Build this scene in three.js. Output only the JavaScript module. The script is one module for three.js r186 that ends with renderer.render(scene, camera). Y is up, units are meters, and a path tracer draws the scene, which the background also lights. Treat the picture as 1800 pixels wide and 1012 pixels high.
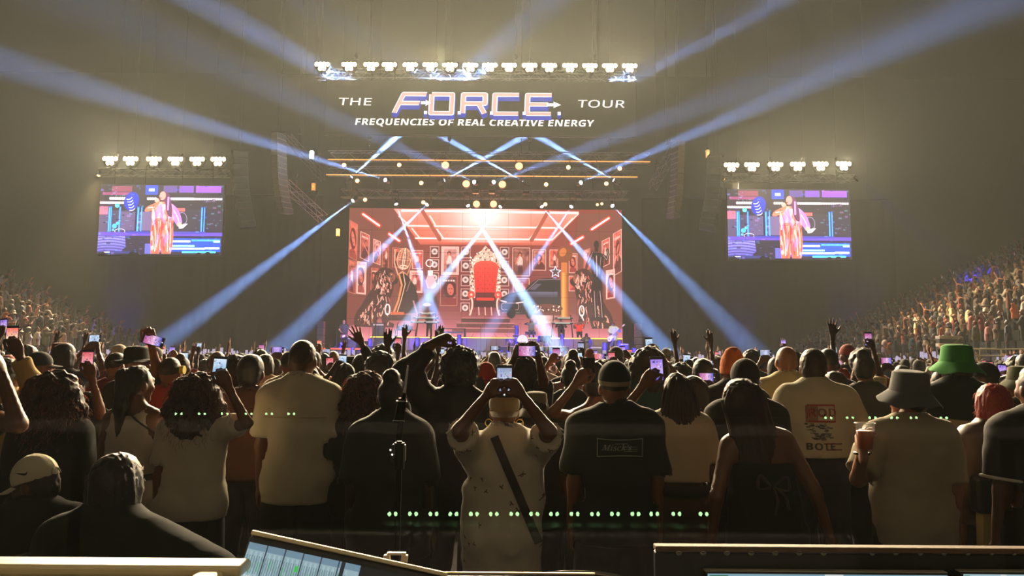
import * as THREE from 'three';
import { mergeGeometries, mergeVertices } from 'three/addons/utils/BufferGeometryUtils.js';
import { RoundedBoxGeometry } from 'three/addons/geometries/RoundedBoxGeometry.js';
import { RectAreaLightUniformsLib } from 'three/addons/lights/RectAreaLightUniformsLib.js';

// ---------------------------------------------------------------- camera, haze, exposure
RectAreaLightUniformsLib.init();
const scene = new THREE.Scene();
const FOCAL = 1300;                                                    // pixels of the 1800 x 1012 frame
const camera = new THREE.PerspectiveCamera(2 * Math.atan(506 / FOCAL) * 180 / Math.PI, 1800 / 1012, 0.05, 200);
camera.position.set(0, 1.72, 0);
camera.rotation.set(Math.atan(119 / FOCAL), 0, 0.42 * Math.PI / 180);
camera.updateMatrixWorld();
scene.add(camera);
const renderer = new THREE.WebGLRenderer();
renderer.toneMapping = THREE.LinearToneMapping;
renderer.toneMappingExposure = 1.0;
renderer.shadowMap.enabled = true;
scene.background = new THREE.Color(0, 0, 0);
const HAZE = 0.00105;
scene.fog = new THREE.FogExp2(new THREE.Color(0.92, 1.0, 0.95), HAZE);   // stage smoke filling the arena
const BLINDER = 1300, BEAM = 800000, PAR = 160, WORK = 1, STANDS = 4200, FRONT = 9000;   // candela of the lamps built further down

// ---------------------------------------------------------------- helpers
const V = (x, y, z) => new THREE.Vector3(x, y, z);
const at = (px, py, depth) => {                                         // the point at that depth that the photograph shows at a pixel
  const v = V((px - 900) / FOCAL, (506 - py) / FOCAL, -1).applyQuaternion(camera.quaternion);
  return v.multiplyScalar(-depth / v.z).add(camera.position);
};
function rng(seed) { let a = seed >>> 0; return () => { a = (a + 0x6d2b79f5) | 0; let t = Math.imul(a ^ (a >>> 15), 1 | a); t = (t + Math.imul(t ^ (t >>> 7), 61 | t)) ^ t; return ((t ^ (t >>> 14)) >>> 0) / 4294967296; }; }
const lerp = THREE.MathUtils.lerp, clamp = THREE.MathUtils.clamp, deg = Math.PI / 180;
const used = {};
function numbered(n) { const k = used[n] = (used[n] ?? -1) + 1; return k ? n + '_' + String(k).padStart(3, '0') : n; }
function tag(o, label, category, group, kind) { o.userData = { ...o.userData }; if (label) o.userData.label = label; if (category) o.userData.category = category; if (group) o.userData.group = group; if (kind) o.userData.kind = kind; return o; }
function part(name, geometry, material, parent, p, r) {
  const o = new THREE.Mesh(Array.isArray(geometry) ? (geometry.length > 1 ? merge(geometry) : geometry[0]) : geometry, material);
  o.name = name; o.castShadow = o.receiveShadow = true;
  if (p) o.position.set(...p); if (r) o.rotation.set(...r);
  parent.add(o); return o;
}
function thing(name, label, category, p = [0, 0, 0], turn = 0, group) {
  const o = new THREE.Group(); o.name = numbered(name); o.position.set(...(p.isVector3 ? p.toArray() : p)); o.rotation.y = turn; scene.add(o);
  return tag(o, label, category, group);
}
function struct(name, geometry, material, p) { const o = part(name, geometry, material, scene, p); return tag(o, null, null, null, 'structure'); }
function merge(list) {
  const keep = list.map((g) => { g = g.index ? g.toNonIndexed() : g.clone(); for (const k of Object.keys(g.attributes)) if (!['position', 'normal', 'uv'].includes(k)) g.deleteAttribute(k); if (!g.attributes.uv) g.setAttribute('uv', new THREE.BufferAttribute(new Float32Array(g.attributes.position.count * 2), 2)); return g; });
  return mergeGeometries(keep);
}
const box = (w, h, d, x = 0, y = 0, z = 0, r) => { const g = r ? new RoundedBoxGeometry(w, h, d, 2, Math.min(r, w / 2.01, h / 2.01, d / 2.01)) : new THREE.BoxGeometry(w, h, d); return g.translate(x, y, z); };
const cyl = (r0, r1, h, n = 16, x = 0, y = 0, z = 0) => new THREE.CylinderGeometry(r0, r1, h, n).translate(x, y, z);
const QY = V(0, 1, 0);
function bar(a, b, r, n = 6, r2 = r) { const d = b.clone().sub(a), g = new THREE.CylinderGeometry(r2, r, d.length(), n); g.applyQuaternion(new THREE.Quaternion().setFromUnitVectors(QY, d.clone().normalize())); const m = a.clone().add(b).multiplyScalar(0.5); return g.translate(m.x, m.y, m.z); }
const tube = (pts, r, n = 24, k = 6) => new THREE.TubeGeometry(new THREE.CatmullRomCurve3(pts), n, r, k);
const lathe = (pts, n = 24) => new THREE.LatheGeometry(pts.map(([r, y]) => new THREE.Vector2(r, y)), n);
function extrude(pts, depth, bevel = 0) { const s = new THREE.Shape(pts.map((p) => new THREE.Vector2(...p))); return new THREE.ExtrudeGeometry(s, { depth, bevelEnabled: bevel > 0, bevelSize: bevel, bevelThickness: bevel, bevelSegments: 1 }); }
function canvas(w, h, draw) {
  const c = document.createElement('canvas'); c.width = w; c.height = h; draw(c.getContext('2d'), w, h);
  const t = new THREE.CanvasTexture(c); t.colorSpace = THREE.SRGBColorSpace; return t;
}
const std = (color, roughness = 0.8, metalness = 0, more = {}) => new THREE.MeshStandardMaterial({ color, roughness, metalness, ...more });
const glow = (color, k, more = {}) => new THREE.MeshStandardMaterial({ color: 0x000000, emissive: color, emissiveIntensity: k, roughness: 0.5, ...more });
// value noise, for shapes and for textures
const NT = (() => { const r = rng(77), t = new Float32Array(32768); for (let i = 0; i < t.length; i++) t[i] = r() * 2 - 1; return t; })();
function noise(x, y, z) {
  const xi = Math.floor(x), yi = Math.floor(y), zi = Math.floor(z); let u = x - xi, v = y - yi, w = z - zi;
  u = u * u * (3 - 2 * u); v = v * v * (3 - 2 * v); w = w * w * (3 - 2 * w);
  const n = (a, b, c) => NT[((xi + a) & 31) + (((yi + b) & 31) << 5) + (((zi + c) & 31) << 10)];
  const a = n(0, 0, 0) + (n(1, 0, 0) - n(0, 0, 0)) * u, b = n(0, 1, 0) + (n(1, 1, 0) - n(0, 1, 0)) * u, c = n(0, 0, 1) + (n(1, 0, 1) - n(0, 0, 1)) * u, d = n(0, 1, 1) + (n(1, 1, 1) - n(0, 1, 1)) * u;
  return (a + (b - a) * v) + ((c + (d - c) * v) - (a + (b - a) * v)) * w;
}
function noiseTexture(size, f, lo, hi, rep, seed = 0, aniso = 1) {       // tiling grey noise
  const d = new Uint8Array(size * size * 4);
  for (let y = 0; y < size; y++) for (let x = 0; x < size; x++) {
    let s = 0, a = 0.5, k = f; for (let o = 0; o < 3; o++) { const P = Math.min(32, k); s += a * noise((x / size) * P, (y / size) * P * (o ? 1 : aniso), seed + o * 5); k *= 2; a *= 0.5; }
    const v = clamp(lerp(lo, hi, s * 0.7 + 0.5), 0, 255), i = (y * size + x) * 4; d[i] = d[i + 1] = d[i + 2] = v; d[i + 3] = 255;
  }
  const t = new THREE.DataTexture(d, size, size); t.wrapS = t.wrapT = THREE.RepeatWrapping; t.magFilter = THREE.LinearFilter; t.minFilter = THREE.LinearMipmapLinearFilter; t.repeat.set(rep, rep); t.needsUpdate = true; return t;
}
const WEAVE = (() => { const n = 64, d = new Uint8Array(n * n * 4); for (let y = 0; y < n; y++) for (let x = 0; x < n; x++) { const v = 128 + 60 * Math.sin(x * Math.PI / 4) * Math.sin(y * Math.PI / 4) + 40 * noise(x / 2, y / 2, 3), i = (y * n + x) * 4; d[i] = d[i + 1] = d[i + 2] = v; d[i + 3] = 255; } const t = new THREE.DataTexture(d, n, n); t.wrapS = t.wrapT = THREE.RepeatWrapping; t.magFilter = THREE.LinearFilter; t.repeat.set(45, 45); t.needsUpdate = true; return t; })();
const GRAIN = noiseTexture(256, 8, 90, 170, 1, 4);
function spot(parent, p, aim, color, candela, angle, penumbra, size) {   // aim in world space; parent at no turn
  const l = new THREE.SpotLight(color, candela, 0, angle, penumbra, 2);
  l.name = 'light'; l.position.copy(p); l.castShadow = true; l.shadow.radius = size; l.shadow.mapSize.set(512, 512); l.shadow.camera.near = 0.2;
  parent.add(l); parent.updateMatrixWorld(true); l.target.position.copy(aim); scene.add(l.target); l.target.name = 'light_target'; return l;
}
const blackMetal = std(0x0b0b0c, 0.45, 0.6), darkMetal = std(0x1a1a1c, 0.5, 0.7), alu = std(0x6c6a66, 0.42, 0.9), chrome = std(0xd8d8d8, 0.2, 1), blackPlastic = std(0x0d0d0e, 0.55), rubber = std(0x0a0a0a, 0.9);
// ---------------------------------------------------------------- the arena shell
const CX = at(845, 600, 46).x;                                          // the stage's middle line
const STAGE_TOP = 1.5, SIDE_TOP = 2.12, BAND_TOP = at(845, 592, 48).y;
{
  const concrete = std(0x1b1a18, 0.9, 0, { bumpMap: GRAIN, bumpScale: 0.002 });
  struct('floor', box(110, 0.4, 86, 0, -0.2, -25), concrete);
  const shell = new THREE.MeshPhysicalMaterial({ color: 0x0b0a09, roughness: 1, specularIntensity: 0.1 });
  struct('ceiling', box(110, 0.5, 86, 0, 28.2, -25), shell);
  struct('wall_left', box(0.5, 28, 86, -54.7, 14, -25), shell);
  struct('wall_right', box(0.5, 28, 86, 54.7, 14, -25), shell);
  struct('wall_back', box(110, 28, 0.5, 0, 14, -67.7), shell);
  struct('wall_rear', box(110, 28, 0.5, 0, 14, 17.7), shell);
}
// ---------------------------------------------------------------- stage
{
  const deckM = std(0x17181c, 0.35, 0, { bumpMap: GRAIN, bumpScale: 0.0006 }), fascia = std(0x5a4630, 0.5), slatM = std(0x231c15, 0.6), ledWarm = glow(0xffc84a, 2.6), ledRed = glow(0xff5a28, 1.5), black = std(0x0a0a0b, 0.7);
  const x0 = at(540, 613, 45).x, x1 = at(1150, 613, 45).x;
  const s = thing('stage_deck', 'low black stage deck that runs along the front of the show under the band', 'stage', [0, 0, 0]);
  part('platform', box(x1 - x0, STAGE_TOP, 13, (x0 + x1) / 2, STAGE_TOP / 2, -49.5), deckM, s);
  for (let i = 0; i < 14; i++) part('skirt_panel', box((x1 - x0) / 14 - 0.03, STAGE_TOP - 0.1, 0.05, x0 + (i + 0.5) * (x1 - x0) / 14, (STAGE_TOP - 0.1) / 2, -42.96, 0.01), black, s);
  // raised band platform with a wooden front and a warm light strip along its edge
  const b0 = at(650, 600, 48).x, b1 = at(1094, 600, 48).x, b = thing('band_platform', 'raised band platform with wood front panels and a warm light strip on its edge', 'platform', [0, STAGE_TOP, 0]);
  const h = BAND_TOP - STAGE_TOP, n = 26, w = (b1 - b0) / n;
  part('platform', box(b1 - b0, h, 3.8, (b0 + b1) / 2, h / 2, -50), deckM, b);
  for (let i = 0; i < n; i++) part('front_panel', box(w - 0.025, h * 0.58, 0.06, b0 + (i + 0.5) * w, h * 0.66, -48.05, 0.012), fascia, b);
  for (let i = 0; i < 90; i++) part('slat', box(0.06, h * 0.32, 0.05, b0 + (i + 0.5) * (b1 - b0) / 90, h * 0.17, -48.06), slatM, b);
  part('light_strip', box(b1 - b0, 0.055, 0.05, (b0 + b1) / 2, h - 0.05, -48.02), ledWarm, b);
  for (const k of [0.12, 0.3, 0.5, 0.7, 0.88]) { const l = new THREE.RectAreaLight(0xffc84a, 5, (b1 - b0) / 5.2, 0.06); l.position.set(lerp(b0, b1, k), h - 0.12, -47.95); l.rotation.set(0.9, Math.PI, 0); b.add(l); }
  // two side risers with glowing front rails
  for (const [a, c, word, side] of [[566, 644, 'left', -1], [1072, 1128, 'right', 1]]) {
    const l = at(a, 613, 46).x, r = at(c, 613, 46).x, t = thing('side_riser', `${word === 'left' ? 'guitarist' : 'bass player'} stands on this low riser with an orange light rail`, 'riser', [0, STAGE_TOP, 0]);
    part('platform', box(r - l, SIDE_TOP - STAGE_TOP, 2.4, (l + r) / 2, (SIDE_TOP - STAGE_TOP) / 2, -46.4, 0.02), deckM, t);
    part('light_rail', box(r - l, 0.09, 0.06, (l + r) / 2, SIDE_TOP - STAGE_TOP - 0.06, -45.17), ledRed, t);
    for (let i = 0; i < 5; i++) part('front_panel', box((r - l) / 5 - 0.03, 0.4, 0.04, l + (i + 0.5) * (r - l) / 5, 0.24, -45.18), std(0x2a2438, 0.4), t);
    const al = new THREE.RectAreaLight(0xff5a28, 3, r - l, 0.09); al.position.set((l + r) / 2, 0.5, -45.1); al.rotation.set(0.4, Math.PI, 0); t.add(al);
  }
  // stair with handrails on the left of the band platform
  const st = thing('stage_stair', 'short stage stair with black handrails left of the keyboard players', 'stairs', [at(655, 600, 47.2).x, STAGE_TOP, -47.2]);
  for (let i = 0; i < 5; i++) part('step', box(1.5, (i + 1) * 0.26, 0.28, i * 0.0 + 0.75, (i + 1) * 0.13, -0.28 * i + 0.5), deckM, st);
  for (const x of [0.05, 1.45]) part('handrail', [tube([V(x, 1.05, 0.7), V(x, 1.3, 0.4), V(x, 2.25, -0.8), V(x, 2.35, -1.3)], 0.025), bar(V(x, 0, 0.6), V(x, 1.15, 0.6), 0.022), bar(V(x, 1.2, -0.7), V(x, 2.2, -0.75), 0.022)], blackMetal, st);
  // drum riser
  const d = thing('drum_riser', 'blue-lit drum riser in front of the band platform', 'riser', [at(928, 613, 46.6).x, STAGE_TOP, -46.6]);
  const dh = at(928, 608, 46).y - STAGE_TOP;
  part('platform', box(4.4, dh, 2.2, 0.3, dh / 2, 0.1, 0.03), deckM, d);
  for (let i = 0; i < 10; i++) part('front_light', box(0.2, 0.16, 0.03, -1.65 + i * 0.43, dh * 0.55, 1.225, 0.01), glow(0x1a14ff, i % 3 ? 1.1 : 0.35), d);
  part('edge_strip', box(4.4, 0.04, 0.03, 0.3, dh - 0.03, 1.22), std(0x8a6a62, 0.4), d);
}
// blue wash fixtures on the stage: a lit bar each, with its light
{
  const blue = glow(0x1510ff, 2.4);
  const list = [[650, 602, 45.6, 0.5, 'blue floor light beside the left stage stair'], [600, 606, 45.4, 0.34, 'blue floor light at the feet of the guitarist'], [733, 601, 47.7, 0.62, 'blue floor light below the keyboard rack'], [807, 600, 47.6, 0.9, 'blue upright light bar below the raised keyboard on the left'],
    [908, 592, 47.5, 1.5, 'tall blue upright light bar left of the drum kit'], [1089, 606, 45.4, 0.55, 'blue floor light at the feet of the bass player'], [988, 598, 47.6, 0.8, 'blue floor light below the keyboards right of the drums'], [1063, 609, 44.6, 0.5, 'blue floor light between singer and bass player'], [620, 614, 44.6, 0.3, 'blue floor light at the left stage lip'], [1115, 616, 44.4, 0.34, 'blue floor light at the right stage lip'], [870, 617, 44.4, 0.3, 'blue floor light in front of the wooden front panels']];
  for (const [px, py, z, h, label] of list) {
    const p = at(px, py, z), base = z > 45.2 && z < 47.5 && (px < 644 || px > 1072) ? SIDE_TOP : STAGE_TOP;
    const y = Math.max(base, p.y - h / 2), t = thing('blue_stage_light', label, 'stage light', [p.x, base, -z], 0, 'blue stage lights');
    part('housing', [box(0.3, Math.max(0.06, y - base + 0.06), 0.2, 0, Math.max(0.06, y - base + 0.06) / 2, 0, 0.02), box(0.26, h, 0.08, 0, y - base + h / 2, -0.06, 0.02)], blackMetal, t);
    part('lens', box(0.13, h - 0.06, 0.06, 0, y - base + h / 2, 0.0, 0.02), blue, t);
    const l = new THREE.PointLight(0x2418ff, 26); l.position.set(0, y - base + h / 2, 0.22); l.castShadow = true; l.shadow.radius = 6; t.add(l);
  }
  // tall speaker columns lit blue at both ends
  for (const [px, py, label] of [[555, 582, 'tall narrow speaker column lit blue left of the guitarist'], [1128, 594, 'tall narrow speaker column lit blue right of the bass player']]) {
    const p = at(px, py, 46.5), t = thing('speaker_column', label, 'loudspeaker', [p.x, STAGE_TOP, -46.5 - 1.3]);
    part('plinth', box(0.56, 0.06, 0.6, 0, 0.03, 0, 0.01), blackPlastic, t);
    for (let i = 0; i < 5; i++) part('cabinet', box(0.42, 0.44, 0.5, 0, 0.29 + i * 0.46, 0, 0.03), std(0x2a2733, 0.5), t);
    const l = spot(t, V(px < 800 ? 0.7 : -0.7, 0.16, 1.6), V(p.x, 3.2, -47.8), 0x4030ff, 90, 0.6, 0.6, 4);
    const f = part('uplight', [cyl(0.12, 0.09, 0.12, 16, 0, 0.06, 0), box(0.3, 0.04, 0.3, 0, -0.02, 0)], blackMetal, t, [px < 800 ? 0.7 : -0.7, 0.06, 1.6]);
    part('lens', cyl(0.1, 0.1, 0.02, 16, 0, 0.13, 0), glow(0x4030ff, 1.5), f);
  }
}
// ---------------------------------------------------------------- LED screens
function ledWall(name, label, p, w, h, cols, rows, texture, k, light, lightPower, bend = 0, stuffName = 'LED screen') {
  const t = thing(name, label, 'screen', p);
  part('frame', [box(w + 0.12, h + 0.12, 0.12, 0, 0, -0.12, 0.02)], blackMetal, t);
  const g = new THREE.PlaneGeometry(w, h); g.translate(0, 0, 0.012);
  part('screen', [box(w, h, 0.07, 0, 0, -0.03)], std(0x050505, 0.6), t);
  part('screen_picture', g, new THREE.MeshStandardMaterial({ color: 0x000000, roughness: 0.6, emissive: 0xffffff, emissiveMap: texture, emissiveIntensity: k }), t);
  if (cols) { const bars = []; for (let i = 1; i < cols; i++) bars.push(box(0.012, h, 0.004, -w / 2 + i * w / cols, 0, 0.014)); for (let j = 1; j < rows; j++) bars.push(box(w, 0.012, 0.004, 0, -h / 2 + j * h / rows, 0.014)); if (bars.length) part('module_seam', bars, std(0x050505, 0.8), t); }
  const l = new THREE.RectAreaLight(light, lightPower, w, h); l.position.set(0, 0, 0.1); l.rotation.y = Math.PI; t.add(l);
  return t;
}
const rr = (g, x, y, w, h, r) => { g.beginPath(); g.roundRect(x, y, w, h, r); };
function poster(g, x, y, w, h, c0, c1, skew = 0, kind = 0) {             // a framed picture in the room on the screen; skew slants it along a side wall
  g.save(); g.transform(1, skew, 0, 1, x, y);
  g.fillStyle = kind === 2 ? '#d99a90' : '#6e2a22'; g.fillRect(0, 0, w, h); g.strokeStyle = kind ? '#e9a899' : '#b5604f'; g.lineWidth = 1.1; g.strokeRect(0, 0, w, h);
  const m = kind === 2 ? w * 0.14 : w * 0.08; const gr = g.createLinearGradient(0, m, 0, h - m); gr.addColorStop(0, c0); gr.addColorStop(1, c1); g.fillStyle = gr; g.fillRect(m, m, w - 2 * m, h - 2 * m);
  g.beginPath(); g.rect(m, m, w - 2 * m, h - 2 * m); g.clip();
  const dark = 'rgba(60,10,12,0.8)', skin = 'rgba(205,105,85,0.85)';
  const q = rng(Math.round(x * 31 + y * 7)), E = (a, b, c, d, f, r = 0) => { g.fillStyle = f; g.beginPath(); g.ellipse(w * a, h * b, w * c, h * d, r, 0, 7); g.fill(); }, form = Math.floor(q() * 4), ox = 0.38 + q() * 0.24;
  for (let i = 0; i < 14; i++) E(q(), q(), 0.05 + q() * 0.2, 0.04 + q() * 0.12, q() < 0.5 ? 'rgba(255,170,150,0.18)' : 'rgba(50,8,10,0.25)', q() * 3);
  if (form === 0) { E(ox, 0.4, 0.26, 0.2, dark); E(ox + 0.06, 0.95, 0.44, 0.38, dark); E(ox + 0.03, 0.42, 0.12, 0.11, skin, 0.2); E(ox + 0.02, 0.62, 0.1, 0.1, skin); }
  else if (form === 1) { E(ox, 0.24, 0.12, 0.09, dark); E(ox, 0.26, 0.08, 0.06, skin); E(ox, 0.5, 0.17, 0.2, 'rgba(230,190,180,0.8)'); E(ox - 0.16, 0.45, 0.05, 0.17, skin, 0.4); E(ox - 0.05, 0.82, 0.08, 0.22, dark); E(ox + 0.09, 0.82, 0.08, 0.22, dark, -0.1); }
  else if (form === 2) { E(ox, 0.45, 0.4, 0.3, dark); E(ox + 0.02, 0.45, 0.2, 0.2, skin, -0.15); E(ox - 0.05, 0.43, 0.04, 0.015, dark); E(ox + 0.1, 0.42, 0.04, 0.015, dark); E(ox + 0.03, 0.56, 0.06, 0.02, 'rgba(150,20,30,0.8)'); E(ox, 1, 0.5, 0.28, 'rgba(120,30,30,0.8)'); }
  else { E(ox + 0.1, 0.35, 0.14, 0.12, dark); E(ox + 0.12, 0.37, 0.09, 0.09, skin); E(ox, 0.75, 0.26, 0.3, 'rgba(70,20,34,0.85)', 0.3); E(ox + 0.2, 0.6, 0.06, 0.22, skin, -0.6); }
  if (q() < 0.45) { g.fillStyle = 'rgba(255,220,210,0.75)'; for (let i = 0; i < 5; i++) g.fillRect(w * (0.14 + i * 0.15), h * (q() < 0.5 ? 0.12 : 0.12), w * 0.1, h * 0.06); }
  g.restore();
}
const mainPicture = canvas(2048, 1000, (g, W, H) => {
  const X0 = 612, Y0 = 366, X1 = 1093, Y1 = 600; g.setTransform(W / (X1 - X0), 0, 0, H / (Y1 - Y0), -X0 * W / (X1 - X0), -Y0 * H / (Y1 - Y0));
  let gr = g.createLinearGradient(0, 366, 0, 600); gr.addColorStop(0, '#78281e'); gr.addColorStop(0.3, '#7c2e26'); gr.addColorStop(0.6, '#6c2826'); gr.addColorStop(1, '#86383f'); g.fillStyle = gr; g.fillRect(X0, Y0, 481, 234);
  const poly = (pts, f) => { g.fillStyle = f; g.beginPath(); pts.forEach((p, i) => (i ? g.lineTo(...p) : g.moveTo(...p))); g.closePath(); g.fill(); };
  poly([[612, 366], [690, 366], [720, 440], [720, 545], [612, 590]], '#6a3029'); poly([[1093, 372], [1020, 372], [1000, 440], [1000, 545], [1093, 590]], '#6d332b');
  // ceiling with light coves
  gr = g.createLinearGradient(0, 366, 0, 436); gr.addColorStop(0, '#ef8f80'); gr.addColorStop(0.5, '#d8604c'); gr.addColorStop(1, '#b04a3a'); poly([[690, 367], [1018, 370], [966, 430], [738, 430]], gr);
  gr = g.createRadialGradient(850, 366, 5, 850, 366, 130); gr.addColorStop(0, '#ffe8e6'); gr.addColorStop(0.4, '#ff9d90'); gr.addColorStop(1, 'rgba(230,100,80,0)'); g.fillStyle = gr; g.fillRect(690, 366, 330, 60);
  g.lineCap = 'round';
  const tubeLine = (a, b, w, c) => { g.strokeStyle = c; g.lineWidth = w; g.beginPath(); g.moveTo(...a); g.lineTo(...b); g.stroke(); };
  for (const [a, b, w] of [[[705, 370], [1015, 372], 4], [[716, 397], [975, 399], 2.6], [[730, 419], [970, 420], 2.6], [[700, 380], [714, 393], 2], [[723, 402], [736, 418], 2], [[754, 379], [764, 395], 2], [[767, 403], [778, 418], 2], [[953, 384], [944, 397], 2], [[942, 405], [930, 419], 2], [[1006, 382], [992, 397], 2], [[986, 405], [970, 420], 2], [[1016, 374], [972, 418], 1.5]]) { tubeLine(a, b, w + 3, 'rgba(255,150,130,0.35)'); tubeLine(a, b, w, '#ffd9d2'); }
  tubeLine([738, 366], [772, 421], 7, '#9c4434'); tubeLine([962, 372], [934, 421], 7, '#9c4434');
  for (const [a, b] of [[[636, 377], [665, 397]], [[683, 412], [701, 424]], [[1070, 381], [1040, 401]], [[1024, 415], [1004, 427]]]) { tubeLine(a, b, 9, 'rgba(255,40,30,0.35)'); tubeLine(a, b, 6, 'rgba(255,70,55,0.6)'); tubeLine(a, b, 3, '#fff0ee'); }
  // pictures on the walls
  const R = '#e0483c', O = '#b4503c', P = '#d98a80', D = '#7a2c28';
  for (const a of [[613, 388, 14, 64, R, '#ef6a58', 0.55], [633, 408, 15, 46, '#c84a40', D, 0.45, 1], [656, 421, 12, 41, P, O, 0.4, 1], [613, 458, 13, 56, O, D, 0.3], [628, 461, 16, 56, P, '#e8a79c', 0.1, 2], [653, 472, 12, 38, O, D, 0.1], [672, 428, 11, 42, O, D, 0.3], [690, 436, 18, 34, '#c0503e', D, 0.1], [725, 441, 18, 32, R, O, 0, 1], [721, 477, 22, 38, '#d0463a', D, 0, 2],
    [776, 434, 30, 49, '#c98078', '#8d4038', 0, 2], [775, 486, 29, 51, '#5a2a28', '#6e302c', 0], [901, 435, 30, 49, '#8f4a40', '#6b332f', 0, 1], [936, 438, 23, 36, '#b5685c', O, 0, 1], [902, 489, 28, 24, '#9c4a40', D, 0, 1], [966, 438, 14, 30, R, O, 0, 1], [1000, 444, 14, 34, '#d0584a', R, 0, 1], [1000, 484, 17, 26, R, '#ff5a40', 0, 1], [1026, 438, 11, 36, '#cf8a80', O, -0.3], [1058, 422, 13, 46, '#c44a40', D, -0.5, 1], [1078, 409, 14, 74, R, P, -0.6, 1], [1065, 474, 15, 50, '#e0a79e', R, -0.15, 2]]) poster(g, ...a);
  const record = (x, y) => { g.fillStyle = '#5c2622'; g.fillRect(x, y, 15, 19); g.strokeStyle = '#d9a59a'; g.lineWidth = 1; g.strokeRect(x, y, 15, 19); g.fillStyle = '#c8a8a0'; g.beginPath(); g.arc(x + 7.5, y + 8.5, 5.6, 0, 7); g.fill(); g.fillStyle = '#6e4a48'; g.beginPath(); g.arc(x + 7.5, y + 8.5, 2.2, 0, 7); g.fill(); };
  for (let i = 0; i < 5; i++) { record(811, 434 + i * 24.6); record(879, 434 + i * 24.6); } record(756, 434); record(756, 457); record(756, 480);
  // floor
  gr = g.createLinearGradient(0, 552, 0, 600); gr.addColorStop(0, '#7d3a38'); gr.addColorStop(0.5, '#a05058'); gr.addColorStop(1, '#d07a84'); poly([[720, 548], [1000, 548], [1093, 575], [1093, 600], [612, 600], [612, 575]], gr);
  for (let i = 0; i < 3; i++) { g.fillStyle = ['#4a2322', '#5a2c2c', '#6b3636'][i]; g.fillRect(812 - i * 8, 558 + i * 9, 85 + i * 16, 8); g.fillStyle = '#b5686a'; g.fillRect(812 - i * 8, 558 + i * 9, 85 + i * 16, 1.2); }
  for (let i = 0; i < 9; i++) { g.strokeStyle = 'rgba(120,50,60,0.5)'; g.lineWidth = 1; g.beginPath(); g.moveTo(780 + i * 18, 586); g.lineTo(740 + i * 28, 600); g.stroke(); }
  // throne: carved gold frame round a red buttoned back
  const r0 = rng(5); g.fillStyle = '#caa08a';
  g.beginPath(); g.moveTo(826, 520); g.lineTo(828, 460); g.quadraticCurveTo(836, 446, 846, 440); g.lineTo(853, 431); g.lineTo(860, 440); g.quadraticCurveTo(874, 446, 880, 460); g.lineTo(880, 520); g.closePath(); g.fill();
  for (let i = 0; i < 260; i++) { const t = r0(); let x, y; if (t < 0.4) { x = 826 + r0() * 9; y = 452 + r0() * 72; } else if (t < 0.8) { x = 871 + r0() * 10; y = 452 + r0() * 72; } else { x = 836 + r0() * 34; y = 434 + r0() * 24 + Math.abs(x - 853) * 0.5; } g.fillStyle = r0() < 0.5 ? '#6b3a2c' : '#ffe6d2'; g.beginPath(); g.arc(x, y, 0.6 + r0() * 0.9, 0, 7); g.fill(); }
  gr = g.createLinearGradient(0, 460, 0, 520); gr.addColorStop(0, '#f03a2c'); gr.addColorStop(1, '#b51a14'); g.fillStyle = gr; g.beginPath(); g.moveTo(836, 516); g.lineTo(832, 468); g.quadraticCurveTo(836, 458, 853, 458); g.quadraticCurveTo(872, 458, 876, 468); g.lineTo(871, 516); g.closePath(); g.fill();
  g.fillStyle = 'rgba(90,8,8,0.65)'; for (let j = 0; j < 7; j++) for (let i = 0; i < 4; i++) { g.beginPath(); g.arc(840 + i * 8.6 + (j % 2) * 4, 465 + j * 7, 0.9, 0, 7); g.fill(); }
  g.fillStyle = '#5a1512'; g.fillRect(836, 514, 36, 14); g.fillStyle = '#3a1412'; rr(g, 833, 528, 42, 12, 3); g.fill(); g.fillStyle = '#e02a20'; rr(g, 838, 523, 31, 5, 2); g.fill();
  for (const x of [829, 876]) { g.strokeStyle = '#e23a2c'; g.lineWidth = 4; g.beginPath(); g.arc(x, 518, 4.5, 0, 7); g.stroke(); g.strokeStyle = '#d8b09a'; g.lineWidth = 3; g.beginPath(); g.moveTo(x, 524); g.quadraticCurveTo(x + (x < 850 ? 5 : -5), 534, x + (x < 850 ? -2 : 2), 553); g.stroke(); }
  g.strokeStyle = '#c89a88'; g.lineWidth = 2; for (const x of [842, 853, 864]) { g.beginPath(); g.moveTo(x, 540); g.lineTo(x + 1, 553); g.stroke(); }
  // seated lions in polished bronze
  const lion = (cx, flip) => { g.save(); g.translate(cx, 0); g.scale(flip, 1); g.fillStyle = '#3c1a17';
    g.beginPath(); g.moveTo(-42, 575); g.quadraticCurveTo(-46, 555, -32, 540); g.quadraticCurveTo(-22, 520, -10, 506); g.quadraticCurveTo(-14, 486, -2, 476); g.quadraticCurveTo(4, 468, 14, 472); g.quadraticCurveTo(24, 474, 27, 486); g.lineTo(33, 492); g.lineTo(31, 499); g.lineTo(24, 502); g.quadraticCurveTo(24, 520, 16, 530); g.lineTo(18, 566); g.lineTo(27, 570); g.lineTo(26, 576); g.lineTo(8, 576); g.lineTo(2, 548); g.lineTo(-6, 576); g.closePath(); g.fill(); g.fillStyle = '#8a4a38'; g.beginPath(); g.ellipse(20, 489, 7, 9, 0.2, 0, 7); g.fill(); g.fillStyle = '#20100e'; g.beginPath(); g.arc(21, 486, 1.6, 0, 7); g.fill(); g.fillRect(26, 495, 6, 1.6);
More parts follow.
